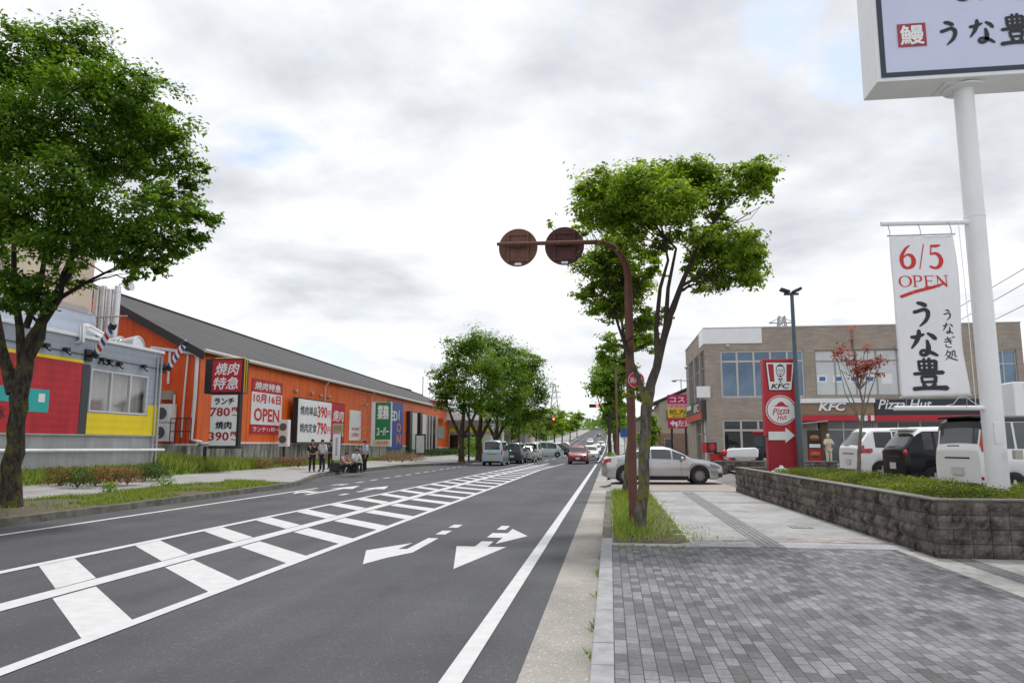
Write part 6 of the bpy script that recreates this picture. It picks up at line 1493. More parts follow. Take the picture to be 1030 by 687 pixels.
M_THINGLASS = bpy.data.materials.new("window_pane"); M_THINGLASS.use_nodes = True; nt = M_THINGLASS.node_tree; nt.nodes.clear()
o_ = nt.nodes.new("ShaderNodeOutputMaterial"); mx_ = nt.nodes.new("ShaderNodeMixShader"); mx_.inputs[0].default_value = .12; tr__ = nt.nodes.new("ShaderNodeBsdfTransparent"); gl_ = nt.nodes.new("ShaderNodeBsdfGlossy"); gl_.inputs["Roughness"].default_value = .05
nt.links.new(tr__.outputs[0], mx_.inputs[1]); nt.links.new(gl_.outputs[0], mx_.inputs[2]); nt.links.new(mx_.outputs[0], o_.inputs[0])
g_ = MB(); g_.box(SX - .03, SX - .025, y0_ + .02, y1_ - .02, z0_ + .02, z1_ - .02); go = g_.build("pane", M_THINGLASS, None); go.parent = fo; go.matrix_parent_inverse = Matrix.Translation(-T.location)
b_ = MB(); b_.tube([(SX + .14, 13, 1.52), (SX + .14, 31.0, 1.42)], .06, 10); b_.build("white_handrail", M_WHITEM, T, world=True)
b_ = MB(); b_.tube([(SX + .08, SB - .1, .6), (SX + .08, SB - .1, 5.6)], .05, 8); b_.tube([(SX + .06, SB - .35, .6), (SX + .06, SB - .35, 5.5)], .035, 8); b_.build("downpipe", M_GALV, T, world=True)
b_ = MB(); b_.tube([(SX + .06, 20, 5.15), (SX + .06, 30.4, 5.0)], .02, 6); b_.build("conduit", M_BLACK, T, world=True)
for i, (yy_, zz_) in enumerate(((22.6, 5.2), (23.6, 5.18), (24.6, 5.15), (27.0, 4.98), (27.6, 4.94), (29.2, 5.0), (26.6, 5.0))):
    b_ = MB(); b_.box(SX + .03, SX + .22, yy_ - .09, yy_ + .09, zz_ - .08, zz_ + .06); b_.tube([(SX + .12, yy_, zz_ - .06), (SX + .3, yy_, zz_ - .2)], .05, 6); b_.build("wall_spotlight", M_BLACK, T, world=True)
b_ = MB()
for i in range(5): b_.ball((SX + .05, 26.5 + i * .28, 4.86), .05, 6, 4)
b_.build("bulb_row", M_BLACK, T, world=True)
for a_ in (0, .9):
    b_ = MB(); b_.lathe([(.46, 0), (.46, .80), (.40, .82), (.40, .78)], Matrix.Translation((-23.5 + a_ * 1.0, 31.6, 6.12)) @ Matrix.Rotation(R(80), 4, 'Y'), 20); b_.build("vent_cowl", M_DUCT, T, world=True, smooth=40)
b_ = MB(); b_.tube([(SX - .3, 25.2, 5.4), (SX + .15, 25.3, 5.55), (SX + .15, 25.3, 6.1), (SX - .5, 26.4, 6.3), (SX - 1, 28, 6.2)], .12, 10); b_.build("bent_duct", M_DUCT, T, world=True, smooth=50)
# striped poles
M_STRIPE = bpy.data.materials.new("barber_stripes"); M_STRIPE.use_nodes = True; nt = M_STRIPE.node_tree; b = nt.nodes["Principled BSDF"]; b.inputs["Roughness"].default_value = .25
t = nt.nodes.new("ShaderNodeTexCoord"); sp_ = nt.nodes.new("ShaderNodeSeparateXYZ"); nt.links.new(t.outputs["Object"], sp_.inputs[0])
at2 = nt.nodes.new("ShaderNodeMath"); at2.operation = 'ARCTAN2'; nt.links.new(sp_.outputs[1], at2.inputs[0]); nt.links.new(sp_.outputs[0], at2.inputs[1])
d1 = nt.nodes.new("ShaderNodeMath"); d1.operation = 'MULTIPLY'; d1.inputs[1].default_value = 1 / (2 * math.pi); nt.links.new(at2.outputs[0], d1.inputs[0])
m1 = nt.nodes.new("ShaderNodeMath"); m1.operation = 'MULTIPLY'; m1.inputs[1].default_value = 1.9; nt.links.new(sp_.outputs[2], m1.inputs[0])
ad = nt.nodes.new("ShaderNodeMath"); ad.operation = 'ADD'; nt.links.new(d1.outputs[0], ad.inputs[0]); nt.links.new(m1.outputs[0], ad.inputs[1])
fr_ = nt.nodes.new("ShaderNodeMath"); fr_.operation = 'FRACT'; nt.links.new(ad.outputs[0], fr_.inputs[0])
rp_ = nt.nodes.new("ShaderNodeValToRGB"); rp_.color_ramp.interpolation = 'CONSTANT'; e = rp_.color_ramp.elements
for p_ in (.5, .75): e.new(p_)
for k_, (p_, c_) in enumerate(((0, (.75, .76, .78)), (.25, (.45, .02, .03)), (.5, (.75, .76, .78)), (.75, (.02, .07, .30)))): e[k_].position = p_; e[k_].color = (*c_, 1)
nt.links.new(fr_.outputs[0], rp_.inputs[0]); nt.links.new(rp_.outputs[0], b.inputs["Base Color"])
for k_, ((ax, ay), (bx_, by_), yy_) in enumerate((((95, 358), (114.5, 326), 26.0), ((169, 371), (187.5, 343), 30.6))):
    pa = atx(ax, ay, SX + .3); pb = aty(bx_, by_, pa.y - .1)
    T = thing("striped_pole", ["tilted red, white and blue striped pole above the curtained window", "tilted red, white and blue striped pole at the shop's right corner"][k_], "sign", tuple(pa))
    v_ = pb - pa; L = v_.length; q_ = v_.to_track_quat('Z', 'Y')
    b_ = MB(); b_.lathe([(.125, .15), (.125, L - .2)], None, 20); o = b_.build("striped_tube", M_STRIPE, T, smooth=40); o.rotation_euler = q_.to_euler()
    b_ = MB(); b_.lathe([(.135, -.05), (.14, .15)], None, 16); b_.lathe([(.14, L - .2), (.14, L), (.10, L + .03)], None, 16); o = b_.build("end_cap", M_BLACK, T, smooth=40); o.rotation_euler = q_.to_euler()
    b_ = MB(); b_.box(-.42, 0, -.05, .05, -.05, .05); b_.box(-.42, -.2, -.18, .18, -.2, .25); b_.build("wall_bracket", M_BLACK, T)

# taller building behind it
T = thing("back_building", "tall block behind the grey shop, pale blue below and beige above", "building", (-24.2, 31.4, .6))
w = MB(); w.box(-34, -24.02, 6, 31.4, .3, 7.66); w.build("lower_wall", M_PALECLAD, T, world=True)
w = MB(); w.box(-34, -24.25, 6, 31.38, 7.661, 10.6); w.build("upper_wall", M_BEIGE, T, world=True)
w = MB()
for i in range(150):
    y_ = 8 + i * .155; w.add([(-24.0, y_, 7.68), (-24.0, y_ + .08, 7.68), (-24.24, y_ + .10, 8.02), (-24.24, y_ + .02, 8.02), (-24.0, y_, 7.64), (-24.0, y_ + .08, 7.64)], [(0, 1, 2, 3), (4, 5, 1, 0)])
w.build("louvre_strip", mat("louvre_dark", (.25, .25, .27), .6), T, world=True)

# bus stop
p = atz(336, 474, .26); BSX, BSY = -15.25, p.y
p = atz(338, 474.3, .17)
T = thing("bus_stop", "bus stop marker with white timetable panel, pale head and heavy block base", "bus stop", (p.x, p.y, .17))
b_ = MB(); b_.box(-.32, .32, -.25, .25, 0, .50); b_.build("base_block", mat("base_dark", (.05, .055, .05), .8, var=.2), T, bevel=.05)
b_ = MB(); b_.box(-.23, .23, -.05, .05, .62, 2.05); b_.build("timetable_panel", M_WHITE, T, bevel=.01)
b_ = MB(); b_.box(-.24, -.232, -.06, .06, .5, 2.1); b_.box(.232, .24, -.06, .06, .5, 2.1); b_.build("pole", M_BLACK, T)
b_ = MB(); b_.box(-.27, .33, -.06, .06, 2.12, 2.62); b_.build("head_plate", mat("head_khaki", (.38, .33, .20), .5), T, bevel=.03)
l_ = MB(); l_.text("バス", (0.03, -.065, 2.37), UX, UZ, .4, .22, .01)
for i in range(9): l_.box(-.06, .06, -.054, -.0535, .9 + i * .11, .95 + i * .11)
l_.build("lettering", M_INK, T)
# ------------------------------------------------------------------ vehicles
def carpaint(name, col, metal=0.0, rough=.28): return mat(name, col, rough, metal, coat=.6)
M_SILVER = carpaint("silver_paint", (.50, .50, .505), .75, .27); M_CARWHITE = carpaint("white_car_paint", (.83, .84, .85)); M_CARBLACK = mat("black_car_paint", (.006, .008, .012), .25, spec=.4); M_CARBLUE = carpaint("dark_blue_car_paint", (.02, .03, .05)); M_CARLB = carpaint("pale_blue_car_paint", (.36, .44, .50), .3)
M_CARRED = carpaint("dark_red_car_paint", (.22, .02, .025)); M_CARMINT = carpaint("mint_car_paint", (.52, .66, .64)); M_CARGREY = carpaint("grey_car_paint", (.33, .34, .35), .4)
M_GLASS = mat("car_glass", (.02, .025, .028), .04, spec=.7); M_GLASSCLEAR = mat("car_glass_grey", (.075, .09, .095), .05, spec=.7)
M_TYRE = mat("tyre_rubber", (.02, .02, .02), .85); M_RIM = mat("alloy_rim", (.48, .49, .50), .35, metal=.8); M_RIMDK = mat("dark_alloy_rim", (.26, .26, .265), .35, metal=.5)
M_TAIL = mat("tail_lens", (.45, .01, .015), .12, coat=.5); M_HEAD = mat("lamp_lens", (.16, .18, .19), .08, spec=.8, coat=.5); M_TRIM = mat("black_trim", (.02, .02, .022), .55); M_PLATE = mat("blank_plate", (.60, .60, .58), .5); M_PLATEY = mat("yellow_plate", (.55, .42, .06), .5)
def smooth_lerp(tab, x):
    xs = [p[0] for p in tab]
    if x <= xs[0]: return tab[0][1]
    for (a, va), (b_, vb) in zip(tab[:-1], tab[1:]):
        if x <= b_: return va + (vb - va) * (x - a) / (b_ - a)
    return tab[-1][1]
def car(name, label, cat, loc, rz, spec, paint, roofpaint=None, group=None, rim=M_RIM, full=True, plate=M_PLATE):
    """spec: L, W, wheel radius, wheel positions (rear, front), sill, tables along x of belt / top / half width, windscreen & rear window ranges, side windows"""
    T = thing(name, label, cat, loc, rz, group)
    L, W = spec['L'], spec['W']; wr = spec['wr']; xr, xf = spec['wx']; sill = spec.get('sill', .20); tum = spec.get('tum', .22)
    ar_ = wr + .055
    def zlow(x):
        z = sill + .10 * max(0, (abs(x) - (L / 2 - .35)) / .35)
        for xw in (xr, xf):
            d = abs(x - xw)
            if d < ar_: z = max(z, wr + math.sqrt(ar_ * ar_ - d * d))
        return z
    def sec(x):
        hw = smooth_lerp(spec['hw'], x); zb = smooth_lerp(spec['belt'], x); zt = smooth_lerp(spec['top'], x); zl = min(zlow(x), zb - .04)
        h = max(.004, zt - zb); k = min(1, h / .45)
        zm = zl + .55 * (zb - zl); zc = max(zl, sill + .13)
        return [(hw * .93, zl), (hw * .985, min(zl + .10 * (zb - zl) + .02, zb - .02)), (hw, zm), (hw * .992, zm + .6 * (zb - zm)), (hw * .962, zb), (hw * (.955 - tum * .55 * k), zb + .55 * h), (hw * (.95 - tum * .93 * k), zb + .86 * h), (hw * (.90 - tum * 1.15 * k), zb + .965 * h), (hw * (.62 - tum * .5 * k), zb + h * 1.0 + .012), (0, zb + h + .022)]
    S = [0, .08, .26, .42, .5, .66, .80, .87, .94, 1.0]
    def surf(x, s):
        P = sec(x)
        for i in range(len(S) - 1):
            if s <= S[i + 1] + 1e-9:
                t = (s - S[i]) / (S[i + 1] - S[i]); return (P[i][0] + (P[i + 1][0] - P[i][0]) * t, P[i][1] + (P[i + 1][1] - P[i][1]) * t)
        return P[-1]
    xs = set(np.linspace(-L / 2, L / 2, 44 if full else 26))
    for tab in (spec['belt'], spec['top'], spec['hw']): xs |= {p[0] for p in tab if -L / 2 <= p[0] <= L / 2}
    for xw in (xr, xf): xs |= {xw + ar_ * math.cos(a) for a in np.linspace(0, math.pi, 11 if full else 7)} | {xw - ar_ - .004, xw + ar_ + .004}
    xs = sorted(xs); xs2 = [xs[0]]
    for x in xs[1:]:
        if x - xs2[-1] > .006: xs2.append(x)
    xs = xs2
    mb = MB(); n = 19; up = MB()
    for x in xs:
        P = sec(x); ring = [(x, -p[0], p[1]) for p in P] + [(x, p[0], p[1]) for p in P[-2::-1]]
        mb.v += ring
    roof_f = []
    xa, xb = spec.get('roof', (9, 9))
    for i in range(len(xs) - 1):
        for k in range(n - 1):
            f = (i * n + k, i * n + k + 1, (i + 1) * n + k + 1, (i + 1) * n + k)
            mb.f.append(f)
    mb.f.append(tuple(range(n - 1, -1, -1))); mb.f.append(tuple((len(xs) - 1) * n + k for k in range(n)))
    mb.build("body", paint, T, smooth=38)
    u_ = MB(); u_.box(-L / 2 + .25, L / 2 - .25, -W * .42, W * .42, sill + .02, sill + .35)
    for xw in (xr, xf): u_.box(xw - ar_, xw + ar_, -W * .46, W * .46, sill + .2, wr + ar_ * .98)
    u_.build("underbody", M_TRIM, T)
    def patch(nm, m_, x0, x1, s0, s1, side, off=.007, nx=8, ns=5, both=False):
        b_ = MB(); S_ = np.linspace(s0, s1, ns)
        cols = [(s, sd) for sd in ((-1,) if not both else (-1,)) for s in S_] + ([(s, 1) for s in S_[::-1][1:]] if both else [])
        X = np.linspace(x0, x1, nx)
        def pt(x, s, sd):
            y, z = surf(x, s); e = 1e-3
            y2, z2 = surf(x, min(1, s + .01)); y1, z1 = surf(x, max(0, s - .01)); xa_, xb_ = max(-L / 2, x - .012), min(L / 2, x + .012)
            ya, za = surf(xa_, s); yb, zb = surf(xb_, s)
            ts = Vector((0, y2 - y1, z2 - z1)); tx_ = Vector((xb_ - xa_, yb - ya, zb - za)); nn = ts.cross(tx_)
            if nn.length < 1e-9: nn = Vector((0, 0, 1))
            nn.normalize()
            if nn.y < 0 and nn.z < 0 or (nn.z < -.2): nn = -nn
            if s > .97: nn.y = 0
            if nn.dot(Vector((0, max(y, .001), .35))) < 0: nn = -nn
            q = Vector((x, y, z)) + nn * off
            return (q.x, q.y * sd if not both else q.y * sd, q.z)
        sds = [(s, side) for s in S_] if not both else cols
        for x in X:
            for s, sd in sds: b_.v.append(pt(x, s, sd))
        m2 = len(sds)
        for i in range(nx - 1):
            for k in range(m2 - 1): b_.f.append((i * m2 + k, i * m2 + k + 1, (i + 1) * m2 + k + 1, (i + 1) * m2 + k))
        return b_.build(nm, m_, T, smooth=40)
    gm = spec.get('glass', M_GLASS)
    if roofpaint:
        patch("roof_panel", roofpaint, xa, xb, .795, 1.0, 1, .014, 70, 9, True)
    if 'ws' in spec: patch("windscreen", gm, *spec['ws'], .885, 1.0, 1, .006, 8, 5, True)
    if 'rw' in spec: patch("rear_window", gm, *spec['rw'], .885, 1.0, 1, .006, 8, 5, True)
    for (a, c) in spec['sw']:
        for sd in (-1, 1): patch("side_window", gm, a, c, .525, .785, sd, .006, 6, 4)
    if full and spec.get('seams'):
        b_ = MB()
        for x in spec['seams']:
            for sd in (-1, 1):
                for s0, s1 in zip(np.linspace(.10, .50, 6)[:-1], np.linspace(.10, .50, 6)[1:]):
                    (ya, za), (yb, zb) = surf(x, s0), surf(x, s1)
                    q = [(x - .005, sd * (ya + .003), za), (x + .005, sd * (ya + .003), za), (x + .005, sd * (yb + .003), zb), (x - .005, sd * (yb + .003), zb)]
                    b_.add(q, [(0, 1, 2, 3)])
        b_.build("door_seam", M_TRIM, T)
        for x in spec['handles']:
            for sd in (-1, 1):
                b_ = MB(); y, z = surf(x, .43); b_.box(x - .09, x + .09, sd * y - .012 - (.012 if sd < 0 else -.0), sd * y + .012 + (.012 if sd > 0 else 0), z - .012, z + .012); b_.build("door_handle", spec.get('handle_m', paint), T, bevel=.006)
    for xw in (xr, xf):
        for sd in (-1, 1):
            Mx = Matrix.Translation((xw, sd * (W / 2 - .115), wr)) @ Matrix.Rotation(R(-90 * sd), 4, 'X')
            b_ = MB(); b_.lathe([(wr * .62, -.10), (wr * .94, -.10), (wr, -.06), (wr, .06), (wr * .94, .10), (wr * .66, .10), (wr * .64, .06)], Mx, 28 if full else 16); wo = b_.build("wheel", M_TYRE, T, smooth=40)
            r_ = MB(); r_.lathe([(wr * .66, .075), (wr * .62, .09), (wr * .60, .06)], Mx, 24, cap=False)
            for q in range(spec.get('spokes', 5) if full else 5):
                a = 2 * math.pi * q / (spec.get('spokes', 5) if full else 5); Mq = Mx @ Matrix.Rotation(a, 4, 'Z')
                r_.add([Mq @ Vector(p) for p in ((-.05, .02, .085), (.05, .02, .085), (.03, wr * .61, .078), (-.03, wr * .61, .078), (-.05, .02, .05), (.05, .02, .05), (.03, wr * .61, .05), (-.03, wr * .61, .05))], [(0, 1, 2, 3), (0, 3, 7, 4), (1, 5, 6, 2)])
            r_.lathe([(.055, .06), (.055, .095), (.0, .1)], Mx, 12, cap=False)
            ro = r_.build("rim", rim, None, smooth=30); ro.parent = wo
            b_ = MB(); b_.lathe([(wr * .60, .03), (wr * .60, .045)], Mx, 18); bo = b_.build("brake_disc", M_TRIM, None); bo.parent = wo
    for kind, items in spec.get('lamps', {}).items():
        for (cx, cy, cz_, rx, ry, rz_) in items:
            for sd in (-1, 1):
                b_ = MB(); b_.ball((cx, cy * sd, cz_), (rx, ry, rz_), 12, 8); b_.build("tail_light" if kind == 'tail' else "headlight", M_TAIL if kind == 'tail' else M_HEAD, T, smooth=60)
    for (nm, m_, a, c, s0, s1) in spec.get('lamp_patch', []):
        for sd in (-1, 1): patch(nm, m_, a, c, s0, s1, sd, .009, 6, 4)
    for (nm, m_, bx_) in spec.get('boxes', []) + spec.get('extra', []):
        b_ = MB(); b_.box(*bx_); b_.build(nm, m_, T, bevel=.012)
    for (px_, pz_) in spec.get('plates', []):
        b_ = MB(); s_ = 1 if px_ > 0 else -1; b_.box(px_ - .008, px_ + .008, -.165, .165, pz_ - .082, pz_ + .082); b_.build("number_plate", plate, T)
    if 'mirror' in spec:
        mx_, mz_ = spec['mirror']
        for sd in (-1, 1):
            b_ = MB(); y, z = surf(mx_, .5); b_.ball((mx_ + .02, sd * (y + .13), mz_), (.07, .11, .075), 10, 7); b_.tube([(mx_ + .03, sd * (y - .02), mz_ - .05), (mx_ + .02, sd * (y + .08), mz_ - .03)], .025, 6); b_.build("wing_mirror", spec.get('mirror_m', paint), T, smooth=60)
    return T

SEDAN = dict(L=4.66, W=1.80, wr=.335, wx=(-1.47, 1.37), sill=.19, tum=.26, spokes=10,
    hw=[(-2.33, .66), (-2.2, .80), (-1.8, .88), (-1.2, .90), (1.2, .90), (1.8, .865), (2.1, .79), (2.25, .68), (2.33, .52)],
    belt=[(-2.33, .70), (-2.27, .93), (-2.1, .985), (-1.6, .975), (0, .925), (.95, .90), (1.6, .82), (2.05, .735), (2.25, .66), (2.33, .56)],
    top=[(-2.33, .72), (-2.27, .95), (-2.15, 1.03), (-1.75, 1.065), (-1.45, 1.13), (-.9, 1.345), (-.45, 1.425), (.05, 1.432), (.35, 1.375), (.75, 1.19), (1.12, .99), (1.25, .965), (1.7, .91), (2.05, .81), (2.25, .70), (2.33, .585)],
    ws=(.36, 1.14), rw=(-1.5, -.62), sw=[(-1.28, -.52), (-.46, .30), (.36, .86)], seams=[-.50, .66, -1.22], handles=[-.80, .16], mirror=(.68, .99), glass=M_GLASSCLEAR,
    lamp_patch=[('headlight', M_HEAD, 1.78, 2.27, .38, .50), ('tail_light', M_TAIL, -2.31, -2.02, .42, .51), ('sill_line', M_TRIM, -1.06, .94, .02, .10)],
    boxes=[("front_grille", M_TRIM, (2.26, 2.345, -.42, .42, .40, .62)), ("bumper_vent", M_TRIM, (2.12, 2.24, -.80, -.52, .28, .42)), ("bumper_vent", M_TRIM, (2.12, 2.24, .52, .80, .28, .42)), ("sill_trim", M_TRIM, (-1.05, .95, -.86, .86, .16, .21))], plates=[(2.352, .44), (-2.34, .56)])
p1 = atz(627, 488, .14); a_ = atz(697, 487.3, .14)
car("sedan", "silver saloon car crossing the pavement behind the street tree, nose to the right", "car", (1.98, 30.4, .135), R(4), SEDAN, M_SILVER, rim=M_RIMDK)

def van_spec(L, W, Hh, belt=.98, wr=.31, hood=.75, nose=.95, tum=.14, rearslope=.16, sw=None, lamps=None, lamp_patch=None, glass=M_GLASS, **k):
    h2 = L / 2
    d = dict(L=L, W=W, wr=wr, wx=(-h2 + .72, h2 - .78), sill=.20, tum=tum,
        hw=[(-h2, W * .43), (-h2 + .10, W * .485), (-h2 + .5, W * .5), (h2 - .9, W * .5), (h2 - .35, W * .46), (h2 - .08, W * .40), (h2, W * .33)],
        belt=[(-h2, belt - .06), (-h2 + .12, belt), (h2 - 1.2, belt - .03), (h2 - hood, belt - .06), (h2 - .25, nose - .14), (h2, nose - .34)],
        top=[(-h2, belt + .02), (-h2 + .04, belt + .10), (-h2 + .04 + rearslope, Hh - .13), (-h2 + .2 + rearslope, Hh - .02), (-.2, Hh), (h2 - hood - 1.05, Hh - .05), (h2 - hood - .75, Hh - .20), (h2 - hood, belt + .02), (h2 - .35, nose - .05), (h2 - .08, nose - .20), (h2, nose - .32)],
        ws=(h2 - hood - .80, h2 - hood - .05), rw=(-h2 + .05, -h2 + .05 + rearslope * .95), sw=sw or [(-h2 + .42, -h2 + 1.15), (-h2 + 1.22, -.1), (-.04, h2 - hood - .62)], seams=[-h2 + 1.18, -.07, h2 - hood - .45], handles=[-.3, .22], mirror=(h2 - hood - .42, belt + .06), glass=glass,
        lamps=lamps or {}, lamp_patch=lamp_patch or [('tail_light', M_TAIL, -h2 + .02, -h2 + .20, .40, .60), ('headlight', M_HEAD, h2 - .40, h2 - .06, .42, .52)],
        boxes=[("rear_wiper", M_TRIM, (-h2 + .025, -h2 + .05, -.05, .30, belt + .10, belt + .125)), ("tailgate_trim", M_TRIM, (-h2 - .012, -h2 + .02, -W * .24, W * .24, belt - .16, belt - .125)), ("front_grille", M_TRIM, (h2 - .06, h2 + .012, -W * .26, W * .26, nose - .55, nose - .42)), ("rear_bumper", M_TRIM, (-h2 - .02, -h2 + .1, -W * .38, W * .38, .30, .38))], plates=[(-h2 - .022, .62), (h2 + .02, .48)])
    d.update(k); return d
# cars in the car park, seen from behind
LZ = .50
MINI = van_spec(4.26, 1.70, 1.70, belt=1.02, wr=.31, hood=.85, nose=.98, rearslope=.34, roof=(-1.9, .3), glass=M_GLASS,
    sw=[(-1.60, -1.05), (-1.0, -.12), (-.06, .9)], lamp_patch=[('tail_light', M_TAIL, -2.12, -1.70, .43, .515), ('tail_light', M_TAIL, -2.10, -1.94, .515, .64), ('headlight', M_HEAD, 1.7, 2.06, .42, .52)])
def place(px_, Y_, z_=LZ): p = aty(px_, 470, Y_); return (p.x, Y_, z_)
c_ = place(845, 25.6); car("minivan", "white compact minivan with pointed red tail lights parked behind the red-leaved tree", "car", (c_[0] + 2.42, 25.9, LZ), R(6), MINI, M_CARWHITE)
KEI = van_spec(3.40, 1.48, 1.62, belt=1.0, wr=.285, hood=.62, nose=.98, rearslope=.30, tum=.16, roof=(-1.40, .25), sw=[(-1.22, -.98), (-.92, -.08), (-.02, .78)], extra=[('rear_spoiler', M_CARWHITE, (-1.52, -1.2, -.50, .50, 1.545, 1.60))],
    lamps=dict(tail=[(-1.655, .615, .96, .06, .075, .085)]), lamp_patch=[('headlight', M_HEAD, 1.35, 1.64, .42, .52)])
c_ = place(889, 20.9); car("hatchback", "black small car with a white roof and round red tail lights", "car", (c_[0] + 2.02, 21.25, LZ), R(5), KEI, M_CARBLACK, M_CARWHITE)
TALL = van_spec(3.40, 1.48, 1.78, belt=1.04, wr=.28, hood=.55, nose=1.02, rearslope=.10, tum=.08, roof=(-1.585, .45), sw=[(-1.30, -.92), (-.86, -.06), (0, .86)], glass=M_GLASSCLEAR, extra=[('rear_spoiler', M_CARBLACK, (-1.69, -1.38, -.50, .50, 1.735, 1.79))],
    lamp_patch=[('tail_light', M_TAIL, -1.655, -1.54, .52, .84), ('reflector', M_TAIL, -1.70, -1.66, .12, .16), ('headlight', M_HEAD, 1.35, 1.64, .42, .52)])
c_ = place(941, 16.9); car("box_car", "tall white kei wagon with a black roof parked against the white sign pole", "car", (c_[0] + 2.22, 17.75, LZ), R(17), TALL, M_CARWHITE, M_CARBLACK)
# box truck behind the pole
T = thing("box_truck", "white box truck with a plain cargo body behind the tall sign pole", "truck", (11.9, 20.6, LZ), 0)
b_ = MB(); b_.box(-1.95, 1.3, -.85, .85, .80, 2.72); b_.build("cargo_box", M_CARWHITE, T, bevel=.03)
b_ = MB()
for x_ in (-1.7, -.9, -.1, .7): b_.box(x_ - .006, x_ + .006, -.856, -.851, .84, 2.66)
b_.build("panel_seam", M_GALV, T)
b_ = MB(); b_.box(-1.95, 1.3, -.80, .80, .62, .79); b_.build("chassis", M_WHITEM, T)
b_ = MB(); b_.box(1.36, 2.75, -.82, .82, .38, 1.3); b_.prism([(1.36, -.82, 1.3), (2.72, -.82, 1.3), (2.45, -.78, 1.98), (1.36, -.78, 1.98)], (0, 1.62, 0)); b_.build("cab", M_CARWHITE, T, bevel=.04)
b_ = MB(); b_.box(1.5, 2.3, -.80, -.79, 1.32, 1.85); b_.build("side_window", M_GLASS, T)
b_ = MB(); b_.box(-1.78, -1.66, -.87, -.85, 1.12, 1.28); b_.build("marker_lamp", mat("lamp_amber", (.6, .5, .35), .3), T)
for x_ in (-1.15, 1.95):
    for s_ in (-1, 1): b_ = MB(); b_.lathe([(.18, -.1), (.30, -.1), (.31, 0), (.30, .1), (.18, .1)], Matrix.Translation((x_, s_ * .70, .31)) @ Matrix.Rotation(R(90), 4, 'X'), 20); b_.build("wheel", M_TYRE, T, smooth=40)
b_ = MB(); b_.box(-2.0, -1.9, -.8, .8, .45, .62); b_.build("rear_bumper", M_WHITEM, T)
b_ = MB()
for x_ in (-2.5, -2.2): b_.tube([(x_, -.6, .7), (x_, -.6, 1.5)], .025, 6)
for z_ in (.8, 1.15, 1.5): b_.tube([(-2.55, -.6, z_), (-1.95, -.6, z_)], .02, 6)
b_.build("tail_rack", M_WHITEM, T)

# row by the kerb and the traffic
ST = dict(full=False)
HV = van_spec(4.4, 1.69, 1.96, belt=1.05, wr=.31, hood=.35, nose=1.05, rearslope=.10, tum=.12)
def road_car(name, label, px_, py_, spec, paint, rz=90, cat="car", **k):
    p = atz(px_, py_, 0); L = spec['L'] / 2 if rz == 90 else spec['L'] / 2
    if p.y > 95: p = atz(px_, py_, hz(p.y * 1.1))
    return car(name, label, cat, (p.x, p.y + L * .95, hz(p.y)), R(rz), spec, paint, full=False, **k)
MPV = van_spec(4.5, 1.72, 1.80, belt=1.0, wr=.32, hood=.8, nose=.98, rearslope=.28)
HATCH = van_spec(4.0, 1.70, 1.52, belt=.94, wr=.30, hood=.95, nose=.92, rearslope=.42, tum=.22)
road_car("van", "pale blue van with dark rear window stopped at the kerb, last in the row", 495, 468.5, HV, M_CARLB, plate=M_PLATEY)
road_car("suv", "dark blue people carrier just ahead of the pale blue van", 515, 466.4, MPV, M_CARBLUE)
road_car("hatchback", "silver hatchback between the dark blue car and the white minivan", 527.5, 465.2, HATCH, M_SILVER)
road_car("minivan", "white minivan with dark windows queuing left of the centre line", 534, 462.6, MPV, M_CARWHITE)
p = atz(547, 458.4, 0); car("van", "mint green van turning side-on at the signals", "van", (p.x + 1.5, 92, 0), R(6), van_spec(4.0, 1.6, 1.95, belt=1.05, wr=.30, hood=.3, nose=1.05, rearslope=.10, tum=.1), M_CARMINT, full=False)
car("suv", "dark van right behind the mint one, side-on at the signals", "car", (-7.0, 99, 0), R(8), MPV, M_CARBLUE, full=False)
HR = dict(HATCH); car("hatchback", "dark red car coming towards the camera beside the painted hatching", "car", (-2.72, 64, 0), R(-90), HATCH, M_CARRED, full=False)
p = atz(596, 462.5, 0); car("hatchback", "white car following the dark red one", "car", (-2.05, 79, 0), R(-90), HATCH, M_CARWHITE, full=False)
for (x_, y_, m_, lb, rz_) in ((-2.3, 118, M_CARGREY, "grey car waiting behind the white one, near the signals", -90), (-2.4, 142, M_CARBLACK, "black car on the foot of the slope", -90), (-2.4, 132, M_SILVER, "silver car before the black one on the slope", -90), (-4.6, 300, M_CARBLUE, "dark car near the crest of the hill", -90), (-5.5, 205, M_CARWHITE, "white car half-way up the hill", -90), (-2.0, 168, M_CARWHITE, "white car behind the black one on the slope", -90), (-8.8, 150, M_CARGREY, "grey car driving away up the slope", 90)):
    car("hatchback", lb, "car", (x_, y_, hz(y_)), R(rz_), HATCH, m_, full=False)

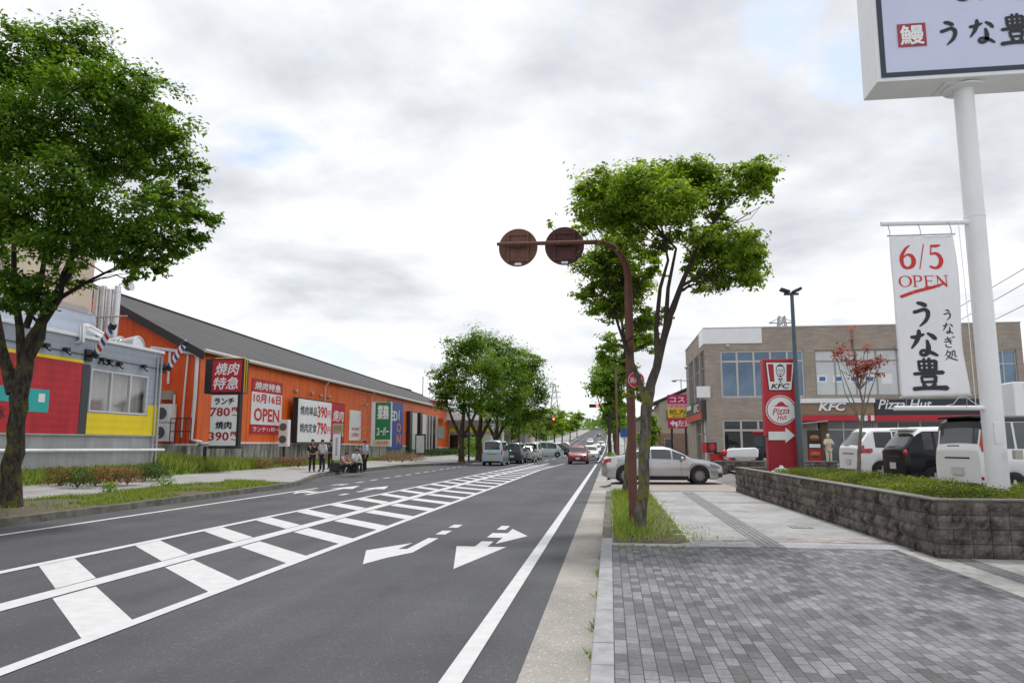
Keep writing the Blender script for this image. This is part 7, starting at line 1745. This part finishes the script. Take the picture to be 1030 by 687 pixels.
# delivery scooters and other bits before the restaurant
def scooter(label, loc, rz, body, roof=False, box=None):
    T = thing("delivery_scooter", label, "scooter", loc, rz, "delivery scooters by the restaurant")
    for x_ in (-.62, .62): b_ = MB(); b_.lathe([(.13, -.045), (.21, -.05), (.225, 0), (.21, .05), (.13, .045)], Matrix.Translation((x_, 0, .225)) @ Matrix.Rotation(R(90), 4, 'X'), 18); b_.build("wheel", M_TYRE, T, smooth=40)
    b_ = MB(); b_.prism([(-.75, -.14, .45), (-.15, -.14, .35), (.30, -.14, .28), (.36, -.14, .36), (-.05, -.14, .48), (-.2, -.14, .72), (-.8, -.14, .76)], (0, .28, 0)); b_.build("body", body, T, bevel=.03)
    b_ = MB(); b_.prism([(.30, -.2, .30), (.42, -.2, .34), (.50, -.2, 1.0), (.44, -.2, 1.02)], (0, .4, 0)); b_.build("leg_shield", body, T, bevel=.02)
    b_ = MB(); b_.tube([(.62, 0, .25), (.50, 0, .95), (.44, 0, 1.08)], .03, 8); b_.tube([(.40, -.32, 1.08), (.46, 0, 1.06), (.40, .32, 1.08)], .018, 6); b_.build("handlebar", M_BLACK, T)
    b_ = MB(); b_.ball((.52, 0, 1.0), (.09, .10, .09)); b_.build("headlight", M_HEAD, T, smooth=60)
    b_ = MB(); b_.box(-.5, -.02, -.13, .13, .74, .84); b_.build("seat", M_BLACK, T, bevel=.03)
    if box:
        b_ = MB(); b_.box(-1.05, -.50, -.27, .27, .80, 1.32); b_.build("delivery_box", box, T, bevel=.03)
        b_ = MB(); b_.box(-1.062, -1.052, -.25, .25, .83, 1.29); b_.build("red_panel", M_RED, T)
        b_ = MB(); b_.lathe([(.17, 0), (.17, .01)], Matrix.Translation((-.78, -.272, 1.08)) @ Matrix.Rotation(R(90), 4, 'X'), 20); b_.build("box_emblem", M_RED, T)
    if roof:
        b_ = MB(); b_.prism([(-.75, -.27, 1.78), (.25, -.27, 1.82), (.42, -.27, 1.72), (.42, -.27, 1.78), (.25, -.27, 1.88), (-.75, -.27, 1.85)], (0, .54, 0)); b_.build("roof", M_RED, T)
        b_ = MB(); b_.prism([(.42, -.25, 1.75), (.55, -.25, 1.0), (.57, -.25, 1.0), (.44, -.25, 1.75)], (0, .5, 0)); b_.build("windscreen", M_GREYGLASS, T)
        b_ = MB(); b_.tube([(-.7, -.2, .8), (-.7, -.2, 1.8)], .02, 6); b_.tube([(-.7, .2, .8), (-.7, .2, 1.8)], .02, 6); b_.build("roof_post", M_BLACK, T)
p = aty(716, 460, 38.5); scooter("delivery scooter with a black box bearing a round red emblem, at the building corner", (p.x + .6, 38.5, .45), R(20), M_RED, False, M_BLACK)
p = aty(764, 460, 39); scooter("delivery scooter with a red roof beside the red sign pillar", (p.x, 39.0, .45), R(80), M_BLACK, True)
p = aty(745, 460, 38.2); T = thing("covered_scooter", "long white-covered scooter with a red front, lying low behind the block wall", "scooter", (p.x, 38.2, .45))
b_ = MB(); b_.prism([(-.75, -.3, .55), (.8, -.3, .55), (.85, -.3, .95), (.7, -.3, 1.05), (-.6, -.3, 1.0)], (0, .6, 0)); b_.build("white_cover", M_WHITE, T, bevel=.08)
b_ = MB(); b_.ball((-.80, -.1, .78), (.18, .16, .17)); b_.build("red_cowl", M_RED, T, smooth=60)
for x_ in (-.7, .6): b_ = MB(); b_.lathe([(.13, -.045), (.21, -.05), (.225, 0), (.21, .05), (.13, .045)], Matrix.Translation((x_, 0, .225)) @ Matrix.Rotation(R(90), 4, 'X'), 18); b_.build("wheel", M_TYRE, T)

# ------------------------------------------------------------------ people
M_SKIN = mat("skin", (.50, .31, .22), .6); M_HAIR = mat("dark_hair", (.02, .017, .015), .6)
M_CLBLACK = mat("black_cloth", (.02, .021, .025), .9, var=.2, vscale=20); M_CLNAVY = mat("navy_cloth", (.03, .035, .055), .9, var=.2, vscale=20); M_CLWHITE = mat("white_cloth", (.62, .65, .70), .9, var=.05, vscale=20); M_CLBLUE = mat("pale_blue_cloth", (.42, .50, .62), .9, var=.06, vscale=20); M_CLPINK = mat("pink_cloth", (.50, .25, .27), .9, var=.08, vscale=20)
def skin_mesh(name, pts, edges, rad, m_, parent=None, root=0):
    me = bpy.data.meshes.new(name); me.from_pydata(pts, edges, []); me.update()
    o = bpy.data.objects.new(name, me); COL.objects.link(o)
    sk = o.modifiers.new("skin", 'SKIN'); sk.use_smooth_shade = True
    if not me.skin_vertices: me.skin_vertices.new()
    for i, r_ in enumerate(rad):
        me.skin_vertices[0].data[i].radius = (r_, r_) if not isinstance(r_, tuple) else r_
    me.skin_vertices[0].data[root].use_root = True
    ss = o.modifiers.new("subdiv", 'SUBSURF'); ss.levels = 2; ss.render_levels = 2
    me.materials.append(m_)
    if parent is not None: o.parent = parent
    return o
def person(label, loc, rz, J, top, bottom, h=1.70, cat="person", hair=M_HAIR, skin=M_SKIN, name="person"):
    """J: joints (pelvis, chest, neck, head, shoulders, elbows, hands, hips, knees, ankles, toes) in metres"""
    order = ['pelvis', 'waist', 'chest', 'neck', 'head', 'crown', 'shL', 'elL', 'waL', 'haL', 'shR', 'elR', 'waR', 'haR', 'hipL', 'knL', 'anL', 'toL', 'hipR', 'knR', 'anR', 'toR']
    idx = {k: i for i, k in enumerate(order)}; P = [J[k] for k in order]
    E = [('pelvis', 'waist'), ('waist', 'chest'), ('chest', 'neck'), ('neck', 'head'), ('head', 'crown'), ('chest', 'shL'), ('shL', 'elL'), ('elL', 'waL'), ('waL', 'haL'), ('chest', 'shR'), ('shR', 'elR'), ('elR', 'waR'), ('waR', 'haR'),
         ('pelvis', 'hipL'), ('hipL', 'knL'), ('knL', 'anL'), ('anL', 'toL'), ('pelvis', 'hipR'), ('hipR', 'knR'), ('knR', 'anR'), ('anR', 'toR')]
    rad = dict(pelvis=(.15, .11), waist=(.13, .10), chest=(.165, .11), neck=.052, head=(.078, .092), crown=(.066, .078), shL=.062, elL=.042, waL=.030, haL=.036, hipL=.088, knL=.056, anL=.040, toL=.036)
    for k in ('sh', 'el', 'wa', 'ha', 'hip', 'kn', 'an', 'to'): rad[k + 'R'] = rad[k + 'L']
    body = skin_mesh(name, P, [(idx[a], idx[b_]) for a, b_ in E], [rad[k] for k in order], skin)
    body.location = loc; body.rotation_euler = (0, 0, rz); tag(body, label, cat)
    def part(nm, keys, ed, m_, grow, over={}):
        ii = {k: i for i, k in enumerate(keys)}
        rr = []
        for k in keys:
            r_ = over.get(k, rad[k]); rr.append(tuple(x + grow for x in r_) if isinstance(r_, tuple) else r_ + grow)
        return skin_mesh(nm, [J[k] for k in keys], [(ii[a], ii[b_]) for a, b_ in ed], rr, m_, body)
    part("shirt", ['pelvis', 'waist', 'chest', 'shL', 'elL', 'shR', 'elR', 'neck'], [('pelvis', 'waist'), ('waist', 'chest'), ('chest', 'neck'), ('chest', 'shL'), ('shL', 'elL'), ('chest', 'shR'), ('shR', 'elR')], top, .032, {'neck': .03, 'chest': (.175, .125)})
    part("trousers", ['pelvis', 'hipL', 'knL', 'anL', 'hipR', 'knR', 'anR'], [('pelvis', 'hipL'), ('hipL', 'knL'), ('knL', 'anL'), ('pelvis', 'hipR'), ('hipR', 'knR'), ('knR', 'anR')], bottom, .017, {'pelvis': (.14, .105), 'anL': .05, 'anR': .05})
    for s_ in 'LR': part("shoe", ['an' + s_, 'to' + s_], [('an' + s_, 'to' + s_)], M_BLACK, .014)
    hd, cr_ = Vector(J['head']), Vector(J['crown']); hb_ = MB(); hb_.ball((cr_.x - .014, cr_.y, cr_.z + .022), (.098, .088, .088), 12, 8); hb_.ball((hd.x - .05, hd.y, hd.z + .03), (.066, .078, .09), 12, 8); hb_.build("hair", hair, body, smooth=60)
    fb_ = MB()
    for sy in (-.032, .032): fb_.ball((hd.x + .088, hd.y + sy, hd.z + .045), (.012, .014, .010), 8, 5)
    fb_.build("eyes", M_BLACK, body, smooth=60)
    nb = MB(); nb.ball((hd.x + .098, hd.y, hd.z + .012), (.022, .015, .024), 8, 6); nb.build("nose", skin, body, smooth=60)
    mb_ = MB(); mb_.box(hd.x + .080, hd.x + .092, hd.y - .022, hd.y + .022, hd.z - .036, hd.z - .028); mb_.build("mouth", mat("lips", (.35, .14, .12), .6), body)
    eb = MB()
    for sy in (-.085, .085): eb.ball((hd.x, hd.y + sy, hd.z + .02), (.02, .012, .03), 8, 6)
    eb.build("ears", skin, body, smooth=60)
    # five separate fingers on each hand, lightly curled
    for s_ in 'LR':
        w_, h_ = Vector(J['wa' + s_]), Vector(J['ha' + s_]); d = (h_ - w_).normalized(); sd = d.cross(Vector((1, 0, 0.01))).normalized(); n_ = sd.cross(d); f_ = MB()
        for q in range(4):
            b0 = h_ + sd * (.027 * (q - 1.5) / 1.5); Lf = (.070, .080, .074, .058)[q]; f_.tube([b0, b0 + d * Lf * .5 + n_ * .006, b0 + d * Lf + n_ * .022], [.0095, .0085, .006], 6)
        b0 = h_ - d * .03 + sd * -.034; f_.tube([b0, b0 + d * .035 - sd * .022, b0 + d * .065 - sd * .024], [.011, .010, .007], 6)
        f_.build("fingers", skin, body, smooth=60)
    return body
def pose(kind, k=0):
    if kind == 'stand':
        w_ = .02 * k
        return dict(pelvis=(0, 0, .93), waist=(.01, 0, 1.08), chest=(.0, 0, 1.28), neck=(.01, 0, 1.44), head=(.035, 0, 1.555), crown=(.03, 0, 1.63), shL=(0, .185, 1.37), elL=(-.02, .24, 1.08), waL=(.08, .22, .86), haL=(.10, .21, .78), shR=(0, -.185, 1.37), elR=(-.03, -.24, 1.09), waR=(.10 + w_, -.20, .92), haR=(.14 + w_, -.19, .85), hipL=(0, .095, .86), knL=(.02, .10, .48), anL=(-.01, .11, .09), toL=(.15, .13, .04), hipR=(0, -.095, .86), knR=(.03 + w_, -.10, .48), anR=(.02 + w_, -.11, .09), toR=(.18 + w_, -.13, .04))
    if kind == 'phone':
        J = pose('stand'); J.update(elR=(.05, -.24, 1.10), waR=(.24, -.12, 1.20), haR=(.29, -.08, 1.24), head=(.055, 0, 1.545), crown=(.06, 0, 1.62)); return J
    if kind == 'crouch':
        return dict(pelvis=(-.12, 0, .34), waist=(-.10, 0, .48), chest=(.02, 0, .70), neck=(.10, 0, .84), head=(.16, 0, .93), crown=(.17, 0, 1.00), shL=(.04, .18, .78), elL=(.20, .24, .56), waL=(.38, .14, .54), haL=(.44, .11, .52), shR=(.04, -.18, .78), elR=(.20, -.24, .56), waR=(.38, -.14, .54), haR=(.44, -.11, .52), hipL=(-.10, .10, .32), knL=(.28, .16, .46), anL=(.05, .15, .09), toL=(.21, .18, .04), hipR=(-.10, -.10, .32), knR=(.28, -.16, .46), anR=(.05, -.15, .09), toR=(.21, -.18, .04))
    if kind == 'sit':
        return dict(pelvis=(0, 0, .47), waist=(.0, 0, .62), chest=(.06, 0, .84), neck=(.10, 0, .99), head=(.15, 0, 1.09), crown=(.15, 0, 1.165), shL=(.07, .18, .92), elL=(.16, .24, .68), waL=(.34, .16, .62), haL=(.41, .13, .60), shR=(.07, -.18, .92), elR=(.16, -.24, .68), waR=(.34, -.16, .62), haR=(.41, -.13, .60), hipL=(.02, .10, .45), knL=(.42, .13, .50), anL=(.36, .13, .09), toL=(.52, .15, .04), hipR=(.02, -.10, .45), knR=(.42, -.13, .50), anR=(.36, -.13, .09), toR=(.52, -.15, .04))
def gp(px_, py_, z_=.30): p = atz(px_, py_, z_); return (p.x, p.y, zleft(p.x, p.y))
person("person in black standing leftmost of the group at the bus stop", gp(313.5, 473), R(-60), pose('stand'), M_CLBLACK, M_CLBLACK)
person("person in a white shirt and dark trousers standing second from left at the bus stop", gp(324, 472.5), R(-110), pose('phone'), M_CLWHITE, M_CLNAVY)
person("person in pale blue standing half hidden behind the bus stop marker", gp(332.5, 470.5), R(-80), pose('stand', 1), M_CLNAVY, M_CLBLACK)
person("person in pink crouching right beside the bus stop marker", gp(346, 473.3), R(-20), pose('crouch'), M_CLPINK, M_CLNAVY)
person("person in a white shirt sitting on a low box at the bus stop", gp(357, 473), R(-40), pose('sit'), M_CLWHITE, M_CLBLACK)
person("person in a pale blue shirt standing at the right end of the bus stop group", gp(367, 472), R(-140), pose('phone'), M_CLBLUE, M_CLBLACK)
q = gp(357, 473); T = thing("low_box", "low dark box used as a seat at the bus stop", "box", (q[0] - .05, q[1], q[2])); b_ = MB(); b_.box(-.2, .2, -.22, .22, 0, .36); b_.build("box", M_BLACK, T, bevel=.02); b_ = MB(); b_.box(-.21, .21, -.23, .23, .365, .385); b_.build("lid", M_TRIM, T)
# cream statue at the entrance
M_CREAM = mat("cream_statue", (.62, .56, .42), .5, var=.05)
p = aty(834, 463, 42.8); J = pose('stand'); J.update(elL=(.10, .25, 1.12), waL=(.28, .16, 1.18), haL=(.36, .12, 1.18), elR=(.10, -.25, 1.12), waR=(.28, -.16, 1.18), haR=(.36, -.12, 1.18))
person("cream coloured statue of a standing man in a suit at the restaurant entrance", (p.x, 42.8, .50), R(-75), J, M_CREAM, M_CREAM, cat="statue", hair=mat("statue_white", (.72, .71, .68), .5), skin=mat("statue_face", (.62, .44, .34), .5), name="statue")
T = thing("statue_plinth", "low dark plinth under the cream statue", "plinth", (p.x, 42.8, .45)); b_ = MB(); b_.box(-.32, .32, -.32, .32, 0, .05); b_.build("slab", M_CAP, T); b_ = MB(); b_.box(-.36, .36, -.36, .36, -.05, -.001); b_.build("base", M_CAP, T)

# ------------------------------------------------------------------ signals, poles, far things
M_SIGDK = mat("signal_housing", (.03, .035, .035), .5)
def signal(label, X, Y_, arm, zp, pole_m):
    T = thing("traffic_signal", label, "traffic light", (X, Y_, hz(Y_)))
    b_ = MB(); b_.tube([(0, 0, 0), (0, 0, zp + .6)], [.13, .09], 10); b_.build("pole", pole_m, T)
    b_ = MB(); b_.tube([(0, 0, zp + .15), (arm, 0, zp + .25)], [.06, .045], 8); b_.build("arm", pole_m, T)
    b_ = MB(); s_ = -1 if arm < 0 else 1; b_.box(min(arm, arm - s_ * 1.45), max(arm, arm - s_ * 1.45), -.12, .12, zp - .22, zp + .24); h_ = b_.build("housing", M_SIGDK, T, bevel=.05)
    xs_ = sorted([arm - s_ * .26, arm - s_ * .72, arm - s_ * 1.18])
    for i, x_ in enumerate(xs_):
        lit = i == 2
        b_ = MB(); b_.lathe([(.17, 0), (.15, .02), (0, .03)], Matrix.Translation((x_, -.125, zp)) @ Matrix.Rotation(R(90), 4, 'X'), 16); lo = b_.build("lamp", mat("lit_red_lamp", (.6, .04, .03), .4, emit=(1, .12, .07, 3.0)) if lit else mat("dark_lamp", (.04, .05, .05), .2), None); lo.parent = h_
        b_ = MB(); b_.lathe([(.19, -.02), (.19, .22)], Matrix.Translation((x_, -.12, zp)) @ Matrix.Rotation(R(90), 4, 'X'), 14, cap=False); lo = b_.build("hood", M_SIGDK, None); lo.parent = h_
    return T
signal("traffic signal with a red light hung over the right lanes", .9, 109.0, -3.9, 7.15 - hz(109), M_RUST)
signal("traffic signal with a red light on the pole left of the road", -10.7, 112.0, 2.5, 5.35, M_RUST)
T = thing("utility_pole", "tall slim red-brown pole beyond the silver car, right of the road", "pole", (.62, 69, .1)); b_ = MB(); b_.tube([(0, 0, 0), (0, 0, 11.5)], [.115, .09], 10); b_.build("pole", mat("pole_pinkish", (.22, .10, .09), .7, var=.15), T); b_ = MB(); b_.lathe([(.2, 0), (.2, .1), (.12, .12)], None, 12); b_.build("collar", M_RUST, T)
p = aty(617.5, 443, 66); T = thing("blue_sign", "small blue sign half hidden by the mossy trunks", "sign", (1.35, 72, .1)); b_ = MB(); b_.box(-.4, .4, -.02, .02, 2.2, 3.0); b_.build("board", mat("blue_board", (.03, .12, .40), .5), T); b_ = MB(); b_.tube([(0, .04, 0), (0, .04, 2.8)], .04, 6); b_.build("post", M_GALV, T)
p = atz(483, 461, .2); T = thing("lamp_post", "dark lamp post between the first lay-by tree and the pale blue van", "street lamp", (-12.2, 63.5, .15)); b_ = MB(); b_.tube([(0, 0, 0), (0, 0, 5.2)], [.09, .06], 8); b_.build("pole", M_BLACK, T); b_ = MB(); b_.ball((0, 0, 5.3), (.25, .25, .15)); b_.build("lantern", M_BLACK, T)
def pylon(label, X, Y_, h_):
    T = thing("transmission_tower", label, "pylon", (X, Y_, hz(Y_))); mb = MB(); w0, w1 = h_ * .13, h_ * .022
    for sx in (-1, 1):
        for sy in (-1, 1): mb.tube([(sx * w0, sy * w0, 0), (sx * w1, sy * w1, h_)], h_ * .006, 4)
    for i in range(8):
        z0_, z1_ = h_ * i / 8, h_ * (i + 1) / 8; a, c = w0 + (w1 - w0) * i / 8, w0 + (w1 - w0) * (i + 1) / 8
        for sy in (-1, 1): mb.tube([(-a, sy * a, z0_), (c, sy * c, z1_)], h_ * .004, 3); mb.tube([(a, sy * a, z0_), (-c, sy * c, z1_)], h_ * .004, 3)
    mb.build("lattice", mat("tower_steel", (.40, .42, .44), .6), T); mb = MB()
    for z_, l_ in ((.70, .15), (.82, .14), (.94, .11)): mb.tube([(-l_ * h_, 0, z_ * h_), (l_ * h_, 0, z_ * h_)], h_ * .006, 4); mb.tube([(-l_ * h_, 0, z_ * h_), (0, 0, (z_ + .05) * h_)], h_ * .004, 3); mb.tube([(l_ * h_, 0, z_ * h_), (0, 0, (z_ + .05) * h_)], h_ * .004, 3)
    mb.build("crossarm", MATS["tower_steel"], T)
p = aty(786, 318, 420); pylon("distant transmission tower peeping over the restaurant roof", p.x, 420, p.z - hz(420))
p = aty(557.5, 386, 500); pylon("distant transmission tower above the trees left of the road", p.x, 500, p.z - hz(500))
for (ax, ay, bx_, by_, lb) in ((985, 297, 1034, 268, "upper overhead wire at the right edge, beyond the sign pole"), (985, 311, 1034, 283, "middle overhead wire at the right edge"), (1000, 322, 1034, 305, "lower overhead wire at the right edge")):
    a, c = aty(ax, ay, 75), aty(bx_, by_, 62); T = bpy.data.objects
    b_ = MB(); d = c - a; b_.tube([a - d * .55, a, c, c + d * 2.0], .03, 5); o = b_.build("overhead_wire", M_BLACK); tag(o, lb, "wire", "overhead wires")

# buildings beyond the lay-by trees on the left
def simple_building(name, label, cat, x0, x1, y0, y1, z1, wallm, roofm, roof='flat', wins=(), wing=M_DARKGLASS):
    z0 = hz(y0); T = thing(name, label, cat, ((x0 + x1) / 2, y0, z0))
    b_ = MB(); b_.box(x0, x1, y0, y1, z0 - .2, z0 + z1); b_.build("wall", wallm, T, world=True)
    b_ = MB()
    if roof == 'flat': b_.box(x0 - .3, x1 + .3, y0 - .3, y1 + .3, z0 + z1 + .003, z0 + z1 + .35)
    else:
        xm = (x0 + x1) / 2; rh = roof
        b_.prism([(x0 - .5, y0 - .5, z0 + z1 - .1), (xm, y0 - .5, z0 + z1 + rh), (xm, y0 - .5, z0 + z1 + rh + .2), (x0 - .6, y0 - .5, z0 + z1 + .1)], (0, y1 - y0 + 1, 0)); b_.prism([(xm, y0 - .5, z0 + z1 + rh), (x1 + .5, y0 - .5, z0 + z1 - .1), (x1 + .6, y0 - .5, z0 + z1 + .1), (xm, y0 - .5, z0 + z1 + rh + .2)], (0, y1 - y0 + 1, 0))
        g_ = MB(); g_.add([(x0, y0, z0 + z1), (x1, y0, z0 + z1), (xm, y0, z0 + z1 + rh)], [(0, 1, 2)]); g_.build("gable", wallm, T, world=True)
    b_.build("roof", roofm, T, world=True)
    for (side, a, w_, z_, h_) in wins:
        f_ = MB(); g_ = MB()
        if side == 'f': f_.box(a, a + w_, y0 - .06, y0 - .004, z0 + z_, z0 + z_ + h_); g_.box(a + .06, a + w_ - .06, y0 - .075, y0 - .062, z0 + z_ + .06, z0 + z_ + h_ - .06)
        else: f_.box(x1 + .004, x1 + .06, a, a + w_, z0 + z_, z0 + z_ + h_); g_.box(x1 + .062, x1 + .075, a + .06, a + w_ - .06, z0 + z_ + .06, z0 + z_ + h_ - .06)
        fo = f_.build("window", M_ALU, T, world=True); go = g_.build("pane", wing, None); go.parent = fo; go.matrix_parent_inverse = Matrix.Translation(-T.location)
    return T
T = simple_building("corner_shop", "white shop with a broad canopy, yellow band and glass front behind the lay-by trees", "shop", -29, -15.5, 96, 108, 4.6, mat("shop_white", (.60, .60, .59), .6), M_WHITEM, 'flat', [('f', -28, 2.2, .6, 2.3), ('f', -25, 2.2, .6, 2.3), ('f', -22, 2.2, .6, 2.3), ('f', -19, 2.2, .6, 2.3), ('s', 98, 3, .6, 2.3), ('s', 102, 3, .6, 2.3)])
b_ = MB(); b_.box(-29.2, -15.3, 95.5, 95.95, 3.2, 3.7); b_.build("yellow_band", M_YELPANEL, T, world=True); b_ = MB(); b_.prism([(-29.6, 93.5, 4.7), (-14.2, 93.5, 4.7), (-14.2, 93.5, 5.6), (-29.6, 93.5, 6.3)], (0, 15, 0)); b_.build("canopy", M_WHITEM, T, world=True)
b_ = MB(); b_.box(-24.5, -21.3, 93.2, 93.45, 6.0, 7.2); b_.build("roof_sign", M_RED, T, world=True)
T = simple_building("billboard_shed", "pale shed with a green lower wall just past the orange store", "building", -30, -21.5, 111, 118, 5.0, mat("shed_pale", (.50, .55, .52), .6), M_WHITEM, 'flat')
b_ = MB(); b_.box(-30, -21.4, 110.85, 110.99, .4, 2.2); b_.build("green_panel", mat("panel_green", (.02, .20, .09), .5), T, world=True); b_ = MB(); b_.box(-23.6, -22.2, 110.5, 110.8, .2, 1.6); b_.build("orange_banner", mat("banner_orange", (.70, .20, .05), .6), T, world=True)
M_HGREY = mat("house_greybrown", (.24, .21, .20), .8, var=.08, vscale=3); M_HROOF = mat("house_roof", (.085, .08, .085), .7, var=.15, vscale=6)
simple_building("house", "grey-brown house with a steep dark roof beyond the white shop", "house", -24, -16.5, 122, 131, 5.6, M_HGREY, M_HROOF, 2.4, [('f', -22.5, 1.4, 3.4, 1.2), ('f', -19.5, 1.4, 3.4, 1.2), ('s', 124, 1.5, 3.4, 1.2), ('s', 127.5, 1.5, 3.4, 1.2), ('s', 124, 1.5, .8, 1.4)])
simple_building("house", "second grey-brown house with a steep dark roof, nearer the signal pole", "house", -23, -15.8, 138, 147, 5.9, mat("house_mauve", (.29, .25, .26), .8, var=.08), M_HROOF, 2.6, [('f', -21.5, 1.4, 3.6, 1.2), ('s', 140, 1.5, 3.6, 1.2), ('s', 143.5, 1.5, 3.6, 1.2)])
simple_building("apartment_block", "grey flat-roofed block rising behind the far end of the orange store", "building", -50, -36, 118, 130, 11.0, mat("block_grey", (.28, .27, .27), .8, var=.08), M_HROOF, 'flat', [('f', -46 + 3 * i, 1.8, 9.4, 1.4) for i in range(4)] + [('s', 118 + 4 * i, 2, 9.4, 1.4) for i in range(3)])
simple_building("house", "pale house among the trees left of the climbing road", "house", -27, -18.5, 176, 186, 6.0, M_BEIGE, M_HROOF, 2.2, [('f', -25, 1.6, 3.6, 1.2), ('s', 178, 1.6, 3.6, 1.2)])
simple_building("house", "white house right of the climbing road behind the trees", "house", 5.5, 13, 128, 138, 6.0, mat("house_white", (.55, .55, .53), .7), M_HROOF, 2.2, [('f', 7, 1.6, 3.6, 1.2)])
simple_building("house", "brown house right of the climbing road near the crest", "house", 6, 14, 178, 188, 6.0, M_HGREY, M_HROOF, 2.0, [('f', 8, 1.6, 3.6, 1.2)])
T = thing("antenna_mast", "thin mast standing behind the far end of the orange store roof", "mast", (-40, 114, 0)); p = aty(425.5, 379, 114); b_ = MB(); b_.tube([(p.x + 40, 0, 8), (p.x + 40, 0, p.z)], .07, 6); b_.build("mast", M_HGREY, T); b_ = MB(); b_.box(p.x + 39.5, p.x + 40.5, -.5, .5, -.1, 8); b_.build("mast_base", M_HGREY, T)
# distant wood closing the view along the road
rg = np.random.default_rng(900); n = 26000
x_ = rg.uniform(-150, 150, n); y_ = rg.uniform(250, 420, n); y_ = np.where(np.abs(x_ + 5) < 14, rg.uniform(470, 640, n), y_)
zz = np.array([hz(v) for v in y_]) + rg.uniform(0, 1, n) ** .6 * (6.0 + 2.5 * np.sin(x_ * .21 + 2) * np.sin(y_ * .13))
o = leaf_mesh("woodland", np.stack([x_, y_, zz], 1), np.tile(np.array([0, -.5, 1.0]), (n, 1)), rg.uniform(.9, 2.0, n), np.clip(rg.normal(.4, .2, n) + .15 * np.sin(x_ * .3), 0, 1), M_LEAFD, seed=901, ratio=.7, kind="stuff")
o["label"] = "distant wooded land either side of the hill crest"; o["category"] = "woodland"
